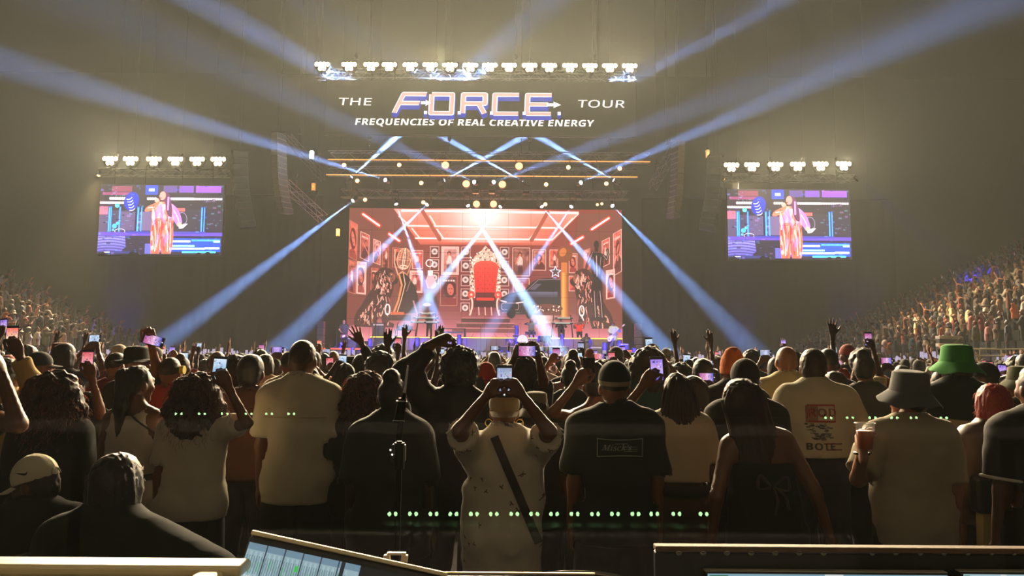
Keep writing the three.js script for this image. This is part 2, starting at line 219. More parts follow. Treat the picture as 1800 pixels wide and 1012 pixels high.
    for (let i = 0; i < 150; i++) { const t = r0(), x = i < 70 ? -6 + r0() * 28 : -34 + r0() * 52, y = i < 70 ? 476 + r0() * 36 : Math.max(508 + r0() * 62, 566 - (x + 40) * 1.25); g.strokeStyle = t < 0.55 ? 'rgba(245,170,150,0.85)' : t < 0.8 ? '#1d0c0c' : '#a84a38'; g.lineWidth = 0.8 + r0() * 1.2; g.beginPath(); g.moveTo(x, y); g.quadraticCurveTo(x + 2 - r0() * 4, y + 3, x + 3 - r0() * 6, y + 4 + r0() * 5); g.stroke(); }
    g.restore(); };
  lion(668, 1); lion(1034, -1);
  for (const x of [683, 1022]) { g.strokeStyle = '#f2d9d4'; g.lineWidth = 2; g.beginPath(); g.ellipse(x, 545, 4, 9, 0, 0, 7); g.stroke(); g.beginPath(); g.moveTo(x, 552); g.lineTo(x + 3, 561); g.stroke(); }
  // bronze statues, globe on a column, star, bottle-shaped vase
  const limb = (pts, w, c) => { g.strokeStyle = c; g.lineWidth = w; g.lineCap = g.lineJoin = 'round'; g.beginPath(); pts.forEach((p, i) => (i ? g.lineTo(...p) : g.moveTo(...p))); g.stroke(); };
  g.fillStyle = '#241214'; g.beginPath(); g.moveTo(1036, 446); g.quadraticCurveTo(1048, 438, 1062, 446); g.quadraticCurveTo(1060, 470, 1056, 486); g.quadraticCurveTo(1060, 500, 1058, 512); g.lineTo(1040, 512); g.quadraticCurveTo(1038, 498, 1042, 486); g.quadraticCurveTo(1037, 466, 1036, 446); g.fill(); g.beginPath(); g.ellipse(1048, 428, 4.6, 7, 0, 0, 7); g.fill(); g.fillRect(1045, 432, 6, 9);
  for (const [c, d] of [['#241214', 0], ['rgba(235,190,180,0.75)', 1]]) { limb([[1044, 510], [1045, 532], [1046, 556]], d ? 1 : 8, c); limb([[1054, 510], [1056, 532], [1058, 558]], d ? 1 : 8, c); limb([[1038, 447], [1034, 460], [1039, 449], [1041, 441]], d ? 0.8 : 4.5, c); limb([[1060, 447], [1066, 455], [1069, 446], [1067, 437]], d ? 0.8 : 4.5, c); }
  limb([[1048, 448], [1049, 484]], 1.4, 'rgba(235,190,185,0.8)'); limb([[1042, 450], [1045, 480]], 1, 'rgba(200,140,135,0.7)'); limb([[1056, 450], [1053, 480]], 1, 'rgba(200,140,135,0.7)'); g.fillStyle = '#241214'; g.fillRect(1036, 556, 30, 6);
  g.fillStyle = '#b05a22'; g.fillRect(984, 478, 15, 78); gr = g.createLinearGradient(984, 0, 999, 0); gr.addColorStop(0, '#6e3014'); gr.addColorStop(0.35, '#f09a44'); gr.addColorStop(1, '#7a3614'); g.fillStyle = gr; g.fillRect(984, 478, 15, 78); g.fillRect(980, 548, 22, 10); g.fillStyle = '#7a3a1c'; g.beginPath(); g.arc(992, 446, 14, 0, 7); g.fill(); g.fillStyle = '#b8622c'; g.beginPath(); g.ellipse(989, 442, 6, 8, 0.4, 0, 7); g.fill(); g.fillRect(986, 460, 11, 18);
  g.fillStyle = '#2c3550'; poly([[958, 528], [966, 510], [972, 486], [978, 486], [976, 508], [972, 528]], '#8a80b8'); const star = (x, y, a, b, f, s) => { g.fillStyle = f; g.strokeStyle = s; g.lineWidth = 1.4; g.beginPath(); for (let i = 0; i < 10; i++) { const q = -Math.PI / 2 + i * Math.PI / 5, r = i % 2 ? b : a; g.lineTo(x + r * Math.cos(q), y + r * Math.sin(q)); } g.closePath(); g.fill(); g.stroke(); }; star(976, 477, 10, 4.5, '#4a3030', '#e6dcf2');
  // tall gilded figure holding up a wire globe
  for (let i = 0; i < 5; i++) { g.strokeStyle = ['#e8a888', '#b8684c', '#d08868', '#8a4632', '#f0bca4'][i]; g.lineWidth = 1.3; g.beginPath(); g.ellipse(710, 456, 12 - i * 2.6, 19, 0.12, 0, 7); g.stroke(); g.beginPath(); g.ellipse(710, 442 + i * 7, 11 - Math.abs(i - 2) * 2, 2.6, 0.1, 0, 7); g.stroke(); }
  limb([[694, 440], [693, 462], [700, 484], [708, 478]], 2.4, '#c88a6a'); limb([[722, 440], [724, 462], [716, 484], [708, 478]], 2, '#b0704e');
  g.fillStyle = '#2c1614'; g.beginPath(); g.moveTo(700, 484); g.quadraticCurveTo(712, 478, 722, 492); g.quadraticCurveTo(738, 512, 738, 550); g.lineTo(700, 552); g.quadraticCurveTo(708, 520, 700, 484); g.fill(); limb([[702, 484], [707, 502], [702, 528], [694, 550]], 3.2, '#d07a48'); limb([[709, 480], [713, 500], [706, 530], [700, 550]], 1.2, '#f4b888'); limb([[722, 494], [716, 512]], 2, '#7a4a40'); limb([[728, 530], [736, 556]], 3, '#a06a78'); g.fillStyle = '#b8502c'; g.fillRect(688, 549, 24, 5); g.fillStyle = '#3a1a18'; g.fillRect(684, 554, 40, 10);
  g.fillStyle = '#c8a0a8'; g.beginPath(); g.moveTo(748, 494); g.lineTo(752, 484); g.lineTo(762, 484); g.lineTo(767, 496); g.quadraticCurveTo(770, 506, 760, 508); g.lineTo(752, 508); g.closePath(); g.fill(); g.fillStyle = '#e8d8d8'; g.fillRect(752, 476, 9, 9); g.strokeStyle = '#e8d0cc'; g.lineWidth = 2; g.beginPath(); g.arc(755, 463, 6, 0, 7); g.stroke(); g.fillStyle = '#4a2420'; g.beginPath(); g.ellipse(757, 536, 15, 22, 0, 0, 7); g.fill(); g.fillStyle = '#d89a8a'; g.beginPath(); g.ellipse(752, 536, 7, 3, 0, 0, 7); g.fill();
  // dark car seen from its front corner, and the carved round table
  g.fillStyle = '#1c161c'; g.beginPath(); g.moveTo(878, 542); g.quadraticCurveTo(878, 526, 884, 521); g.quadraticCurveTo(900, 512, 922, 510); g.quadraticCurveTo(932, 494, 946, 490); g.quadraticCurveTo(966, 486, 985, 490); g.lineTo(986, 552); g.lineTo(908, 552); g.quadraticCurveTo(884, 552, 878, 542); g.fill();
  gr = g.createLinearGradient(0, 512, 0, 532); gr.addColorStop(0, '#5a586e'); gr.addColorStop(0.5, '#2c2834'); gr.addColorStop(1, '#1a141a'); g.fillStyle = gr; g.beginPath(); g.moveTo(882, 526); g.quadraticCurveTo(898, 514, 928, 512); g.lineTo(980, 512); g.lineTo(980, 522); g.quadraticCurveTo(925, 520, 906, 532); g.fill();
  g.fillStyle = '#0e0a0e'; g.beginPath(); g.moveTo(926, 510); g.quadraticCurveTo(936, 496, 950, 494); g.lineTo(984, 494); g.lineTo(984, 510); g.fill(); g.fillStyle = '#4a4250'; g.beginPath(); g.moveTo(930, 508); g.lineTo(942, 498); g.lineTo(952, 498); g.lineTo(940, 509); g.fill(); limb([[926, 510], [946, 491], [984, 490]], 0.8, '#a08088');
  g.fillStyle = '#0c080a'; g.beginPath(); g.roundRect(882, 532, 30, 12, 4); g.fill(); g.strokeStyle = '#c08a80'; g.lineWidth = 0.9; g.stroke(); limb([[881, 528], [890, 530]], 2, '#e8d0d8'); limb([[908, 532], [920, 530]], 2, '#e8c8c8'); limb([[884, 548], [914, 549]], 1, '#7a5a58'); g.fillStyle = '#080607'; g.beginPath(); g.ellipse(899, 549, 8, 10, 0, 0, 7); g.fill(); g.beginPath(); g.ellipse(930, 547, 6, 12, 0, 0, 7); g.fill(); limb([[930, 540], [930, 554]], 1, '#5a4a50');
  g.fillStyle = '#5a2a22'; g.beginPath(); g.ellipse(961, 541, 28, 8, 0, 0, 7); g.fill(); g.fillRect(938, 545, 46, 8); for (let i = 0; i < 60; i++) { g.fillStyle = r0() < 0.5 ? '#f0c8b4' : '#2a1210'; g.beginPath(); g.arc(936 + r0() * 50, 537 + r0() * 10, 0.5 + r0(), 0, 7); g.fill(); } gr = g.createLinearGradient(938, 0, 984, 0); gr.addColorStop(0, '#7a3a34'); gr.addColorStop(0.35, '#e8c0bc'); gr.addColorStop(1, '#7a3a34'); g.fillStyle = gr; g.fillRect(940, 553, 44, 14);
});
{
  const p = at(852.5, 483, 52.4), w = 481 / FOCAL * 52.4 * 1.008, h = 234 / FOCAL * 52.4 * 1.01;
  const t = ledWall('main_led_screen', 'huge LED screen behind the band with a red trophy room and a throne', p, w, h, 12, 6, mainPicture, 1.75, 0xff6a58, 1.6);
  for (let i = 0; i < 9; i++) part('support_leg', box(0.12, p.y - h / 2 - STAGE_TOP, 0.2, -w / 2 + 0.3 + i * (w - 0.6) / 8, -h / 2 - (p.y - h / 2 - STAGE_TOP) / 2, -0.2), blackMetal, t);
}
const sidePicture = canvas(1024, 590, (g, W, H) => {
  g.scale(W / 220, H / 126);
  g.fillStyle = '#2a2438'; g.fillRect(0, 0, 220, 126);
  let gr; const R = (x, y, w, h, c) => { g.fillStyle = c; g.fillRect(x, y, w, h); };
  R(0, 0, 220, 46, '#2b2530'); R(170, 2, 45, 12, '#8a4ad0'); R(140, 2, 26, 12, '#6f44ac'); R(112, 2, 24, 12, '#503a80'); R(20, 3, 36, 10, '#7a3550'); R(4, 14, 50, 5, '#8a3a68');
  R(0, 31, 60, 4, '#f6c8d8'); g.fillStyle = '#fff2f2'; for (let x = 16; x < 215; x += 4.2) { if (x > 60 && x < 80 || x > 98 && x < 120) continue; g.globalAlpha = x > 165 ? 0.7 : 1; rr(g, x, 23, 4.6, 4.6, 2); g.fill(); } g.globalAlpha = 1; R(0, 31, 26, 2, '#ffd8e8');
  R(80, 1, 22, 17, '#2c44d8'); R(86, 7, 10, 5, '#c8d0ff');
  R(0, 47, 55, 45, '#4c4060'); R(0, 40, 15, 14, '#f0607a'); for (let i = 0; i < 40; i++) { g.strokeStyle = 'rgba(20,16,40,0.5)'; g.lineWidth = 0.5; g.beginPath(); g.moveTo(18, 48 + i); g.lineTo(98, 48 + i); g.stroke(); } R(72, 49, 26, 34, '#66547c'); R(34, 49, 30, 34, '#57486e');
  for (const [x, w] of [[16, 4], [20, 2], [35, 3], [67, 4], [74, 2.4], [181, 3], [186, 2]]) { R(x, 40, w, 46, '#2f6cff'); R(x + w * 0.3, 42, w * 0.3, 42, '#49d4ff'); }
  g.fillStyle = '#1c2ea8'; g.beginPath(); g.ellipse(56, 30, 13, 17, 0.3, 0, 7); g.fill(); g.strokeStyle = '#dce0ff'; g.lineWidth = 1.3; for (let i = 0; i < 5; i++) { g.beginPath(); g.arc(50 + i * 1.5, 20 + i * 5, 7, 0.4, 2); g.stroke(); }
  g.fillStyle = '#3fe0f0'; for (const [x, y, r] of [[31, 38, 4], [28, 75, 4], [33, 70, 2.5], [26, 82, 2]]) { g.beginPath(); g.arc(x, y, r, 0, 7); g.fill(); } g.strokeStyle = '#cfd8ff'; g.lineWidth = 0.8; g.beginPath(); g.ellipse(38, 84, 9, 4, 0, 0, 7); g.stroke();
  R(0, 86, 220, 6, '#5c40d8'); R(50, 84, 140, 4, '#3d3a98'); R(0, 92, 220, 34, '#241f34'); gr = g.createLinearGradient(0, 92, 0, 120); gr.addColorStop(0, '#8880d8'); gr.addColorStop(1, '#5a52a8'); g.fillStyle = gr; g.beginPath(); g.moveTo(0, 93); g.lineTo(48, 93); g.lineTo(50, 112); g.lineTo(42, 121); g.lineTo(0, 121); g.fill(); g.strokeStyle = 'rgba(40,34,90,0.6)'; g.lineWidth = 2; for (let i = 0; i < 7; i++) { g.beginPath(); g.moveTo(0, 96 + i * 5); g.quadraticCurveTo(24, 92 + i * 5, 50, 98 + i * 5); g.stroke(); }
  R(130, 44, 50, 38, '#332c3c'); R(132, 42, 20, 6, '#e05a5a'); g.strokeStyle = '#8a80a0'; g.lineWidth = 1; g.beginPath(); g.ellipse(147, 62, 9, 12, 0, 0, 7); g.stroke();
  R(128, 96, 90, 24, '#2048c8'); for (const [x, y, w, c] of [[130, 100, 34, '#e8f6ff'], [132, 108, 40, '#8fd0ff'], [166, 98, 50, '#3a9cff'], [130, 113, 60, '#d8f0ff'], [190, 112, 26, '#fff'], [150, 119, 60, '#4ad0ff'], [205, 100, 12, '#bfe8ff']]) R(x, y, w, 3.4, c); R(0, 120, 70, 4, '#2c3070'); R(8, 121, 14, 1.6, '#e8ecff'); R(84, 106, 12, 18, '#5a58c8');
  // singer in a coral satin suit, microphone raised, holding a shoe
  const satin = (pts, c) => { g.fillStyle = c; g.beginPath(); pts.forEach((p, i) => (i ? g.quadraticCurveTo(...p) : g.moveTo(...p))); g.closePath(); g.fill(); };
  g.fillStyle = '#f0604c'; g.beginPath(); g.moveTo(94, 63); g.lineTo(131, 63); g.quadraticCurveTo(136, 100, 130, 124); g.lineTo(114, 124); g.lineTo(112, 92); g.lineTo(110, 124); g.lineTo(95, 124); g.quadraticCurveTo(91, 95, 94, 63); g.fill();
  gr = g.createLinearGradient(94, 0, 134, 0); gr.addColorStop(0, '#f25844'); gr.addColorStop(0.3, '#ffb6a4'); gr.addColorStop(0.55, '#f4604c'); gr.addColorStop(0.8, '#f0a0e0'); gr.addColorStop(1, '#c070f0'); g.fillStyle = gr; g.beginPath(); g.moveTo(92, 36); g.quadraticCurveTo(110, 26, 128, 34); g.lineTo(134, 62); g.lineTo(94, 64); g.closePath(); g.fill();
  g.fillStyle = gr; g.beginPath(); g.moveTo(128, 34); g.quadraticCurveTo(144, 44, 148, 68); g.lineTo(138, 72); g.lineTo(124, 50); g.fill(); g.fillStyle = '#f27058'; g.beginPath(); g.moveTo(94, 36); g.quadraticCurveTo(82, 38, 80, 48); g.quadraticCurveTo(92, 52, 106, 34); g.lineTo(106, 27); g.fill();
  g.strokeStyle = 'rgba(255,225,215,0.85)'; g.lineWidth = 1.6; for (const [a, b, c, d] of [[99, 66, 102, 120], [106, 66, 104, 118], [120, 66, 124, 120], [127, 68, 128, 118], [100, 42, 112, 60], [104, 40, 120, 58], [132, 46, 142, 66], [86, 42, 98, 40]]) { g.beginPath(); g.moveTo(a, b); g.quadraticCurveTo((a + c) / 2 + 2, (b + d) / 2, c, d); g.stroke(); } g.strokeStyle = 'rgba(190,40,40,0.7)'; g.lineWidth = 1.8; for (const [a, b, c, d] of [[112, 66, 112, 110], [116, 68, 118, 118], [96, 68, 97, 116], [96, 62, 132, 61]]) { g.beginPath(); g.moveTo(a, b); g.lineTo(c, d); g.stroke(); }
  // satin sheen printed in the picture: pale and violet patches down the suit
  { const q = rng(17); g.save(); g.beginPath(); g.moveTo(94, 36); g.lineTo(128, 34); g.lineTo(134, 62); g.lineTo(133, 100); g.lineTo(130, 124); g.lineTo(95, 124); g.lineTo(92, 95); g.closePath(); g.clip(); for (let i = 0; i < 90; i++) { const x = 93 + q() * 40, y = 36 + q() * 88; g.fillStyle = ['rgba(255,235,225,0.5)', 'rgba(255,120,100,0.45)', 'rgba(225,120,235,0.4)', 'rgba(190,40,50,0.4)'][Math.floor(q() * 4)]; g.beginPath(); g.ellipse(x, y, 1 + q() * 2.2, 4 + q() * 9, (q() - 0.5) * 0.5, 0, 7); g.fill(); } g.restore(); }
  { const q = rng(23); for (let i = 0; i < 240; i++) { const x = q() * 220, y = q() * 126; if (x > 78 && x < 160 && y > 10) continue; g.fillStyle = ['rgba(70,110,255,0.35)', 'rgba(20,14,40,0.5)', 'rgba(190,120,230,0.3)', 'rgba(90,220,255,0.3)'][Math.floor(q() * 4)]; g.fillRect(x, y, 1 + q() * 6, 0.8 + q() * 3); } }
  g.fillStyle = '#5c3050'; g.beginPath(); g.moveTo(108, 14); g.quadraticCurveTo(122, 9, 125, 24); g.quadraticCurveTo(131, 44, 129, 58); g.quadraticCurveTo(119, 60, 117, 36); g.lineTo(110, 20); g.fill(); g.fillStyle = '#c88ae8'; g.fillRect(120, 22, 3, 24);
  g.fillStyle = '#f08a80'; g.beginPath(); g.ellipse(111, 20, 5.6, 8, 0.1, 0, 7); g.fill(); g.fillStyle = '#7a2c3c'; g.beginPath(); g.ellipse(107, 24, 2, 1.2, 0, 0, 7); g.fill(); g.fillStyle = '#222'; g.fillRect(101, 24, 5, 3); g.fillStyle = '#f09a8c'; g.beginPath(); g.arc(101, 28, 4, 0, 7); g.fill();
  g.fillStyle = '#f0a090'; g.beginPath(); g.arc(143, 71, 4.5, 0, 7); g.fill(); g.fillStyle = '#fff4f0'; g.beginPath(); g.moveTo(142, 74); g.lineTo(152, 70); g.lineTo(158, 70); g.lineTo(150, 78); g.lineTo(143, 79); g.fill();
  g.fillStyle = '#0c0a12'; for (let i = 0; i < 8; i++) { g.beginPath(); g.arc([4, 10, 62, 70, 180, 196, 206, 212][i], 126, 4 + (i % 3), 0, 7); g.fill(); }
});
for (const [px, py, w, h, word] of [[283, 386, 220, 125, 'left'], [1387, 394, 219, 125, 'right']]) {
  const Z = 43, p = at(px, py, Z), t = ledWall('side_screen', `${word} of the two hanging video screens, showing the singer in a coral satin suit`, p, w / FOCAL * Z, h / FOCAL * Z * 1.01, 0, 0, sidePicture, 2.5, 0xb890ff, 2);
  const W = w / FOCAL * Z / 2, H = h / FOCAL * Z / 2; part('hanging_cable', [-W * 0.8, -W * 0.3, W * 0.3, W * 0.8].map((x) => bar(V(x, H, -0.1), V(x, H + 1.2, -0.1), 0.02)), blackMetal, t);
}
// ---------------------------------------------------------------- header sign
const TECH = { F: [[0, 46, 6, 0, 52, 0], [3.2, 22, 44, 22]], O: [[6, 0, 46, 0, 46, 46, 6, 46, 6, 0]], R: [[4, 46, 4, 0, 46, 0, 46, 22, 4, 22], [34, 22, 46, 46]], C: [[50, 0, 5, 0, 5, 46, 50, 46]], E: [[50, 0, 5, 0, 5, 46, 50, 46], [5, 23, 44, 23]] };
const headerPicture = canvas(2048, 366, (g, W, H) => {
  const X0 = 565, Y0 = 140, S = W / 560; g.fillStyle = '#060605'; g.fillRect(0, 0, W, H); g.setTransform(S, 0, 0, S, -X0 * S, -Y0 * S);
  const word = (t, x, y, w, size, slant, weight = 'bold') => { g.save(); g.font = `${weight} ${size}px sans-serif`; const k = w / g.measureText(t).width; g.translate(x, y); g.transform(k, 0, -slant, 1, 0, 0); g.fillStyle = '#fff2ea'; g.fillText(t, 0, 0); g.restore(); };
  word('THE', 587, 186, 62, 19, 0.12, 'normal'); word('TOUR', 1019, 187, 86, 19, 0.12, 'normal'); word('FREQUENCIES OF REAL CREATIVE ENERGY', 617, 223, 431, 16.5, 0.16);
  g.lineJoin = 'round'; g.lineCap = 'butt';
  const gr = g.createLinearGradient(0, 158, 0, 206); gr.addColorStop(0, '#ea9a90'); gr.addColorStop(0.22, '#a8686c'); gr.addColorStop(0.42, '#f8f0f2'); gr.addColorStop(0.55, '#d8847c'); gr.addColorStop(0.78, '#f0e0e2'); gr.addColorStop(1, '#ffffff');
  const blue = g.createLinearGradient(0, 160, 0, 210); blue.addColorStop(0, '#0c2a9a'); blue.addColorStop(0.6, '#1440e0'); blue.addColorStop(1, '#0a1c70');
  const letters = [['F', 692, 0.9], ['O', 751, 0.93], ['R', 810, 0.94], ['C', 866, 0.96], ['E', 925, 0.96]];
  const stroke = (ch, x, k, dx, dy, w, style) => { g.save(); g.translate(x + dx, 165 + dy); g.transform(k, 0, ch === 'F' ? -0.24 : -0.03, 0.76, ch === 'F' ? 8 : 0, 0); g.strokeStyle = style; g.lineWidth = w; for (const p of TECH[ch]) { g.beginPath(); for (let i = 0; i < p.length; i += 2) (i ? g.lineTo : g.moveTo).call(g, p[i], p[i + 1]); g.stroke(); } g.restore(); };
  for (let d = 8; d > 0; d--) for (const [c, x, k] of letters) stroke(c, x, k, 0.15 * d, d, 10.5, blue);
  for (const [c, x, k] of letters) stroke(c, x, k, 0, 0, 10.5, '#f8f4f8'); for (const [c, x, k] of letters) stroke(c, x, k, 0, 0, 7.4, gr);
  for (const x of [742, 803, 861, 920, 983]) { g.fillStyle = blue; g.fillRect(x, 196, 7, 13); g.fillStyle = '#fff'; g.fillRect(x + 0.8, 196, 5.5, 6); }
  g.fillStyle = '#fff'; for (const [x, y, s] of [[746, 181, 9], [977, 183, 13]]) { g.beginPath(); g.moveTo(x - s, y - 2.5); g.lineTo(x, y - 2.5); g.lineTo(x - 1, y - 6); g.lineTo(x + s, y); g.lineTo(x - 1, y + 6); g.lineTo(x, y + 2.5); g.lineTo(x - s, y + 2.5); g.fill(); }
});
{
  const p = at(845, 190, 43), w = 560 / FOCAL * 43, h = 100 / FOCAL * 43;
  const t = ledWall('header_sign', 'wide LED header sign above the stage reading The F.O.R.C.E. Tour', p, w, h, 0, 0, headerPicture, 1.6, 0xd8c8ff, 0.5);
  part('hanging_bracket', [-8.6, -5.2, -1.8, 1.8, 5.2, 8.6].map((x) => bar(V(x, h / 2, -0.1), V(x, h / 2 + 0.7, -0.25), 0.03)), blackMetal, t);
}
// ---------------------------------------------------------------- trusses
const ROOF = 27.93;
function truss(name, label, a, b, size, mat = alu, hang = true, hoistWord = label.split(/ with| that|,/)[0]) {
  const t = thing(name, label, 'truss', a, 0), d = b.clone().sub(a), L = d.length(), u = d.clone().normalize(), s = V(0, 1, 0).cross(u).normalize(), up = u.clone().cross(s).normalize(), q = size / 2;
  const P = (k, i, j) => u.clone().multiplyScalar(k).addScaledVector(s, i * q).addScaledVector(up, j * q);
  for (const [i, j] of [[-1, -1], [1, -1], [1, 1], [-1, 1]]) part('chord', bar(P(0, i, j), P(L, i, j), 0.025, 8), mat, t);
  const n = Math.max(2, Math.round(L / (size * 1.1))), lat = [];
  for (let k = 0; k < n; k++) { const x0 = k * L / n, x1 = (k + 1) * L / n; for (const [i, j, i2, j2] of [[-1, -1, 1, -1], [-1, 1, 1, 1], [-1, -1, -1, 1], [1, -1, 1, 1]]) lat.push(k % 2 ? bar(P(x0, i, j), P(x1, i2, j2), 0.011, 5) : bar(P(x0, i2, j2), P(x1, i, j), 0.011, 5)); }
  tag(part('lattice', lat, mat, t), null, null, null, 'stuff');
  const nh = hang === true ? 4 : hang;
  for (let k = 0; k < nh; k++) {
    const c = P(L * (k + 0.5) / nh, 0, 1).add(a), h = thing('chain_hoist', `chain hoist ${['at the left end of', 'left of the middle of', 'right of the middle of', 'at the right end of'][nh === 4 ? k : k * 3]} ${hoistWord}`, 'hoist', c, 0, 'chain hoists of the trusses');
    part('motor', [cyl(0.09, 0.09, 0.34, 10, 0, 0.9, 0), box(0.24, 0.14, 0.14, 0, 0.9, 0, 0.02)], blackMetal, h); part('chain', bar(V(0, 0.4, 0), V(0, ROOF - c.y, 0), 0.018, 5), blackMetal, h);
    for (const q of [-1, 1]) part('sling', bar(P(L * (k + 0.5) / nh, q, 1).add(a).sub(c), V(0, 0.72, 0), 0.014, 5), chrome, h);
  }
  return t;
}
const T = {};
for (const [key, x0, y0, x1, y1, Z, label, color, k] of [['a', 578, 281, 1142, 288, 44, 'front lighting truss with an orange light strip, nearest of the three over the stage', 0xff9c50, 1.7], ['b', 575, 308, 1120, 314, 46, 'middle lighting truss with an orange light strip, carrying the blue upward beams', 0xff9c50, 1.9], ['c', 600, 347, 1105, 353, 49, 'rear lighting truss just above the main LED screen, its strip barely lit', 0xcfa070, 0.22]]) {
  const a = at(x0, y0, Z), b = at(x1, y1, Z); b.y = a.y = (a.y + b.y) / 2; a.y += 0.3; b.y += 0.3;
  T[key] = { a, b, Z, t: truss('lighting_truss', label, a, b, 0.52) };
  const n = 12, L = b.x - a.x; for (let i = 0; i < n; i++) part('light_strip', box(L / n - 0.05, 0.05, 0.05, (i + 0.5) * L / n, -0.3, 0.3), glow(color, k * (key === 'c' && i % 3 ? 0.25 : 1)), T[key].t);
  for (let i = 0; i < 3; i++) { const l = new THREE.RectAreaLight(color, k * 0.5, L / 3, 0.05); l.position.set((i + 0.5) * L / 3, -0.3, 0.34); l.rotation.y = Math.PI; T[key].t.add(l); }
}
{ const a = at(556, 131, 43.45), b = at(1117, 133, 43.45); b.y = a.y; T.h = truss('lighting_truss', 'high truss above the header sign that carries the long row of blinder lamps', a, b, 0.5);
  for (const [x0, x1, y, word] of [[176, 402, 303, 'left'], [1268, 1500, 312, 'right']]) { const c = at(x0, y, 43.45), d = at(x1, y, 43.45); d.y = c.y; truss('lighting_truss', `${word} side truss above its video screen that carries six blinder lamps`, c, d, 0.4); } }
{ // raking trusses at the sides
  truss('raking_truss', 'sloping truss between the left speaker array and the main screen', at(500, 322, 46), at(568, 384, 48), 0.55, std(0x9a8a86, 0.5, 0.7), 2, 'sloping truss at left');
  const r = truss('raking_truss', 'sloping truss seen faintly left of the right speaker array', at(1186, 262, 46), at(1146, 330, 49), 0.5, std(0x5a5650, 0.5, 0.8), 2, 'sloping truss at right');
  truss('raking_truss', 'thin sloping truss above the left end of the stage trusses', at(505, 240, 46), at(572, 315, 48), 0.45, std(0x5a5650, 0.5, 0.8), 2, 'thin sloping truss');
}
// ---------------------------------------------------------------- lamps
const lampWarm = glow(0xffd08a, 60), lampPar = glow(0xffb070, 6), lampParBig = glow(0xff8a50, 7), lampBeam = glow(0xcfe4ff, 45);
const blGeo = (() => {
  const can = [extrude([[-0.46, 0.3], [0.46, 0.3], [0.46, 0.02], [0.24, -0.3], [-0.24, -0.3], [-0.46, 0.02]], 0.2, 0.02).translate(0, 0, -0.25), box(0.5, 0.04, 0.05, 0, -0.37, -0.1), box(0.04, 0.12, 0.05, 0, -0.33, -0.1)], lens = [];
  for (const [x, y] of [[-0.33, 0.15], [-0.11, 0.16], [0.11, 0.16], [0.33, 0.15], [-0.115, -0.1], [0.115, -0.1]]) lens.push(new THREE.SphereGeometry(0.112, 14, 8, 0, Math.PI * 2, 0, Math.PI / 2).rotateX(Math.PI / 2).scale(1, y > 0 ? 1.12 : 1.2, 0.4).translate(x, y, -0.02));
  return { can: merge(can), lens };
})();
const blinderRows = [['above the header sign', [566, 613.5, 652, 684, 721, 756, 791, 827, 861, 895, 931, 965.5, 1002, 1037, 1072, 1107], 117, 119.6], ['above the left video screen', [193, 229, 270, 308, 346, 383], 283, 284], ['above the right video screen', [1286, 1322, 1363.5, 1402.6, 1443, 1483.5], 294, 292]];
const ordinal = ['leftmost', 'second from the left', 'third from the left', 'fourth from the left', 'fifth from the left', 'sixth from the left', 'seventh from the left', 'eighth from the left', 'eighth from the right', 'seventh from the right', 'sixth from the right', 'fifth from the right', 'fourth from the right', 'third from the right', 'second from the right', 'rightmost'];
for (const [where, xs, ya, yb] of blinderRows) xs.forEach((x, i) => {
  const p = at(x, lerp(ya, yb, i / (xs.length - 1)), 43), word = xs.length > 6 ? ordinal[i] : i < 3 ? ordinal[i] : ordinal[10 + i];
  const t = thing('blinder_lamp', `glaring warm blinder lamp in the row ${where}, ${word}`, 'stage light', p, 0, 'blinder lamps');
  part('housing', blGeo.can, blackMetal, t); blGeo.lens.forEach((g) => part('lens', g, lampWarm, t));
  part('clamp', [box(0.06, 0.12, 0.5, 0, -0.4, -0.3)], darkMetal, t);
  spot(t, V(0, 0, 0.2), V(p.x * 0.75, 10, -8), 0xffe6ba, BLINDER, 1.02, 0.75, 14);
});
const parGeo = { can: merge([lathe([[0.001, -0.3], [0.1, -0.3], [0.13, -0.22], [0.15, 0.02], [0.13, 0.02], [0.12, -0.05]], 18).rotateX(Math.PI / 2), box(0.03, 0.42, 0.05, -0.17, 0.13, -0.1), box(0.03, 0.42, 0.05, 0.17, 0.13, -0.1), box(0.37, 0.03, 0.05, 0, 0.34, -0.1), cyl(0.02, 0.02, 0.16, 8, 0, 0.42, -0.1)]), lens: new THREE.CircleGeometry(0.128, 20).translate(0, 0, -0.01) };
const pars = [[604.7, 290, 44], [701.7, 289.7, 44], [782.8, 290, 44, 1], [912.5, 291.7, 44, 1], [999, 294, 44], [1089.5, 296, 44], [628, 317.5, 46], [740.5, 321.3, 46], [819.5, 322.8, 46, 1], [883, 323.8, 46, 1], [960, 324, 46], [1065.8, 322.5, 46], [641.7, 350.8, 49], [744, 355.5, 49], [837.5, 358.3, 49, 1], [867.5, 358.3, 49, 1], [958.7, 358.8, 49], [1050, 359.5, 49], [1058, 358, 49]];
const rowWord = { 44: 'front', 46: 'middle', 49: 'rear' }, parOrd = ['first from the left', 'second from the left', 'third from the left', 'third from the right', 'second from the right', 'last on the right', 'last on the right'];
const seenPar = {};
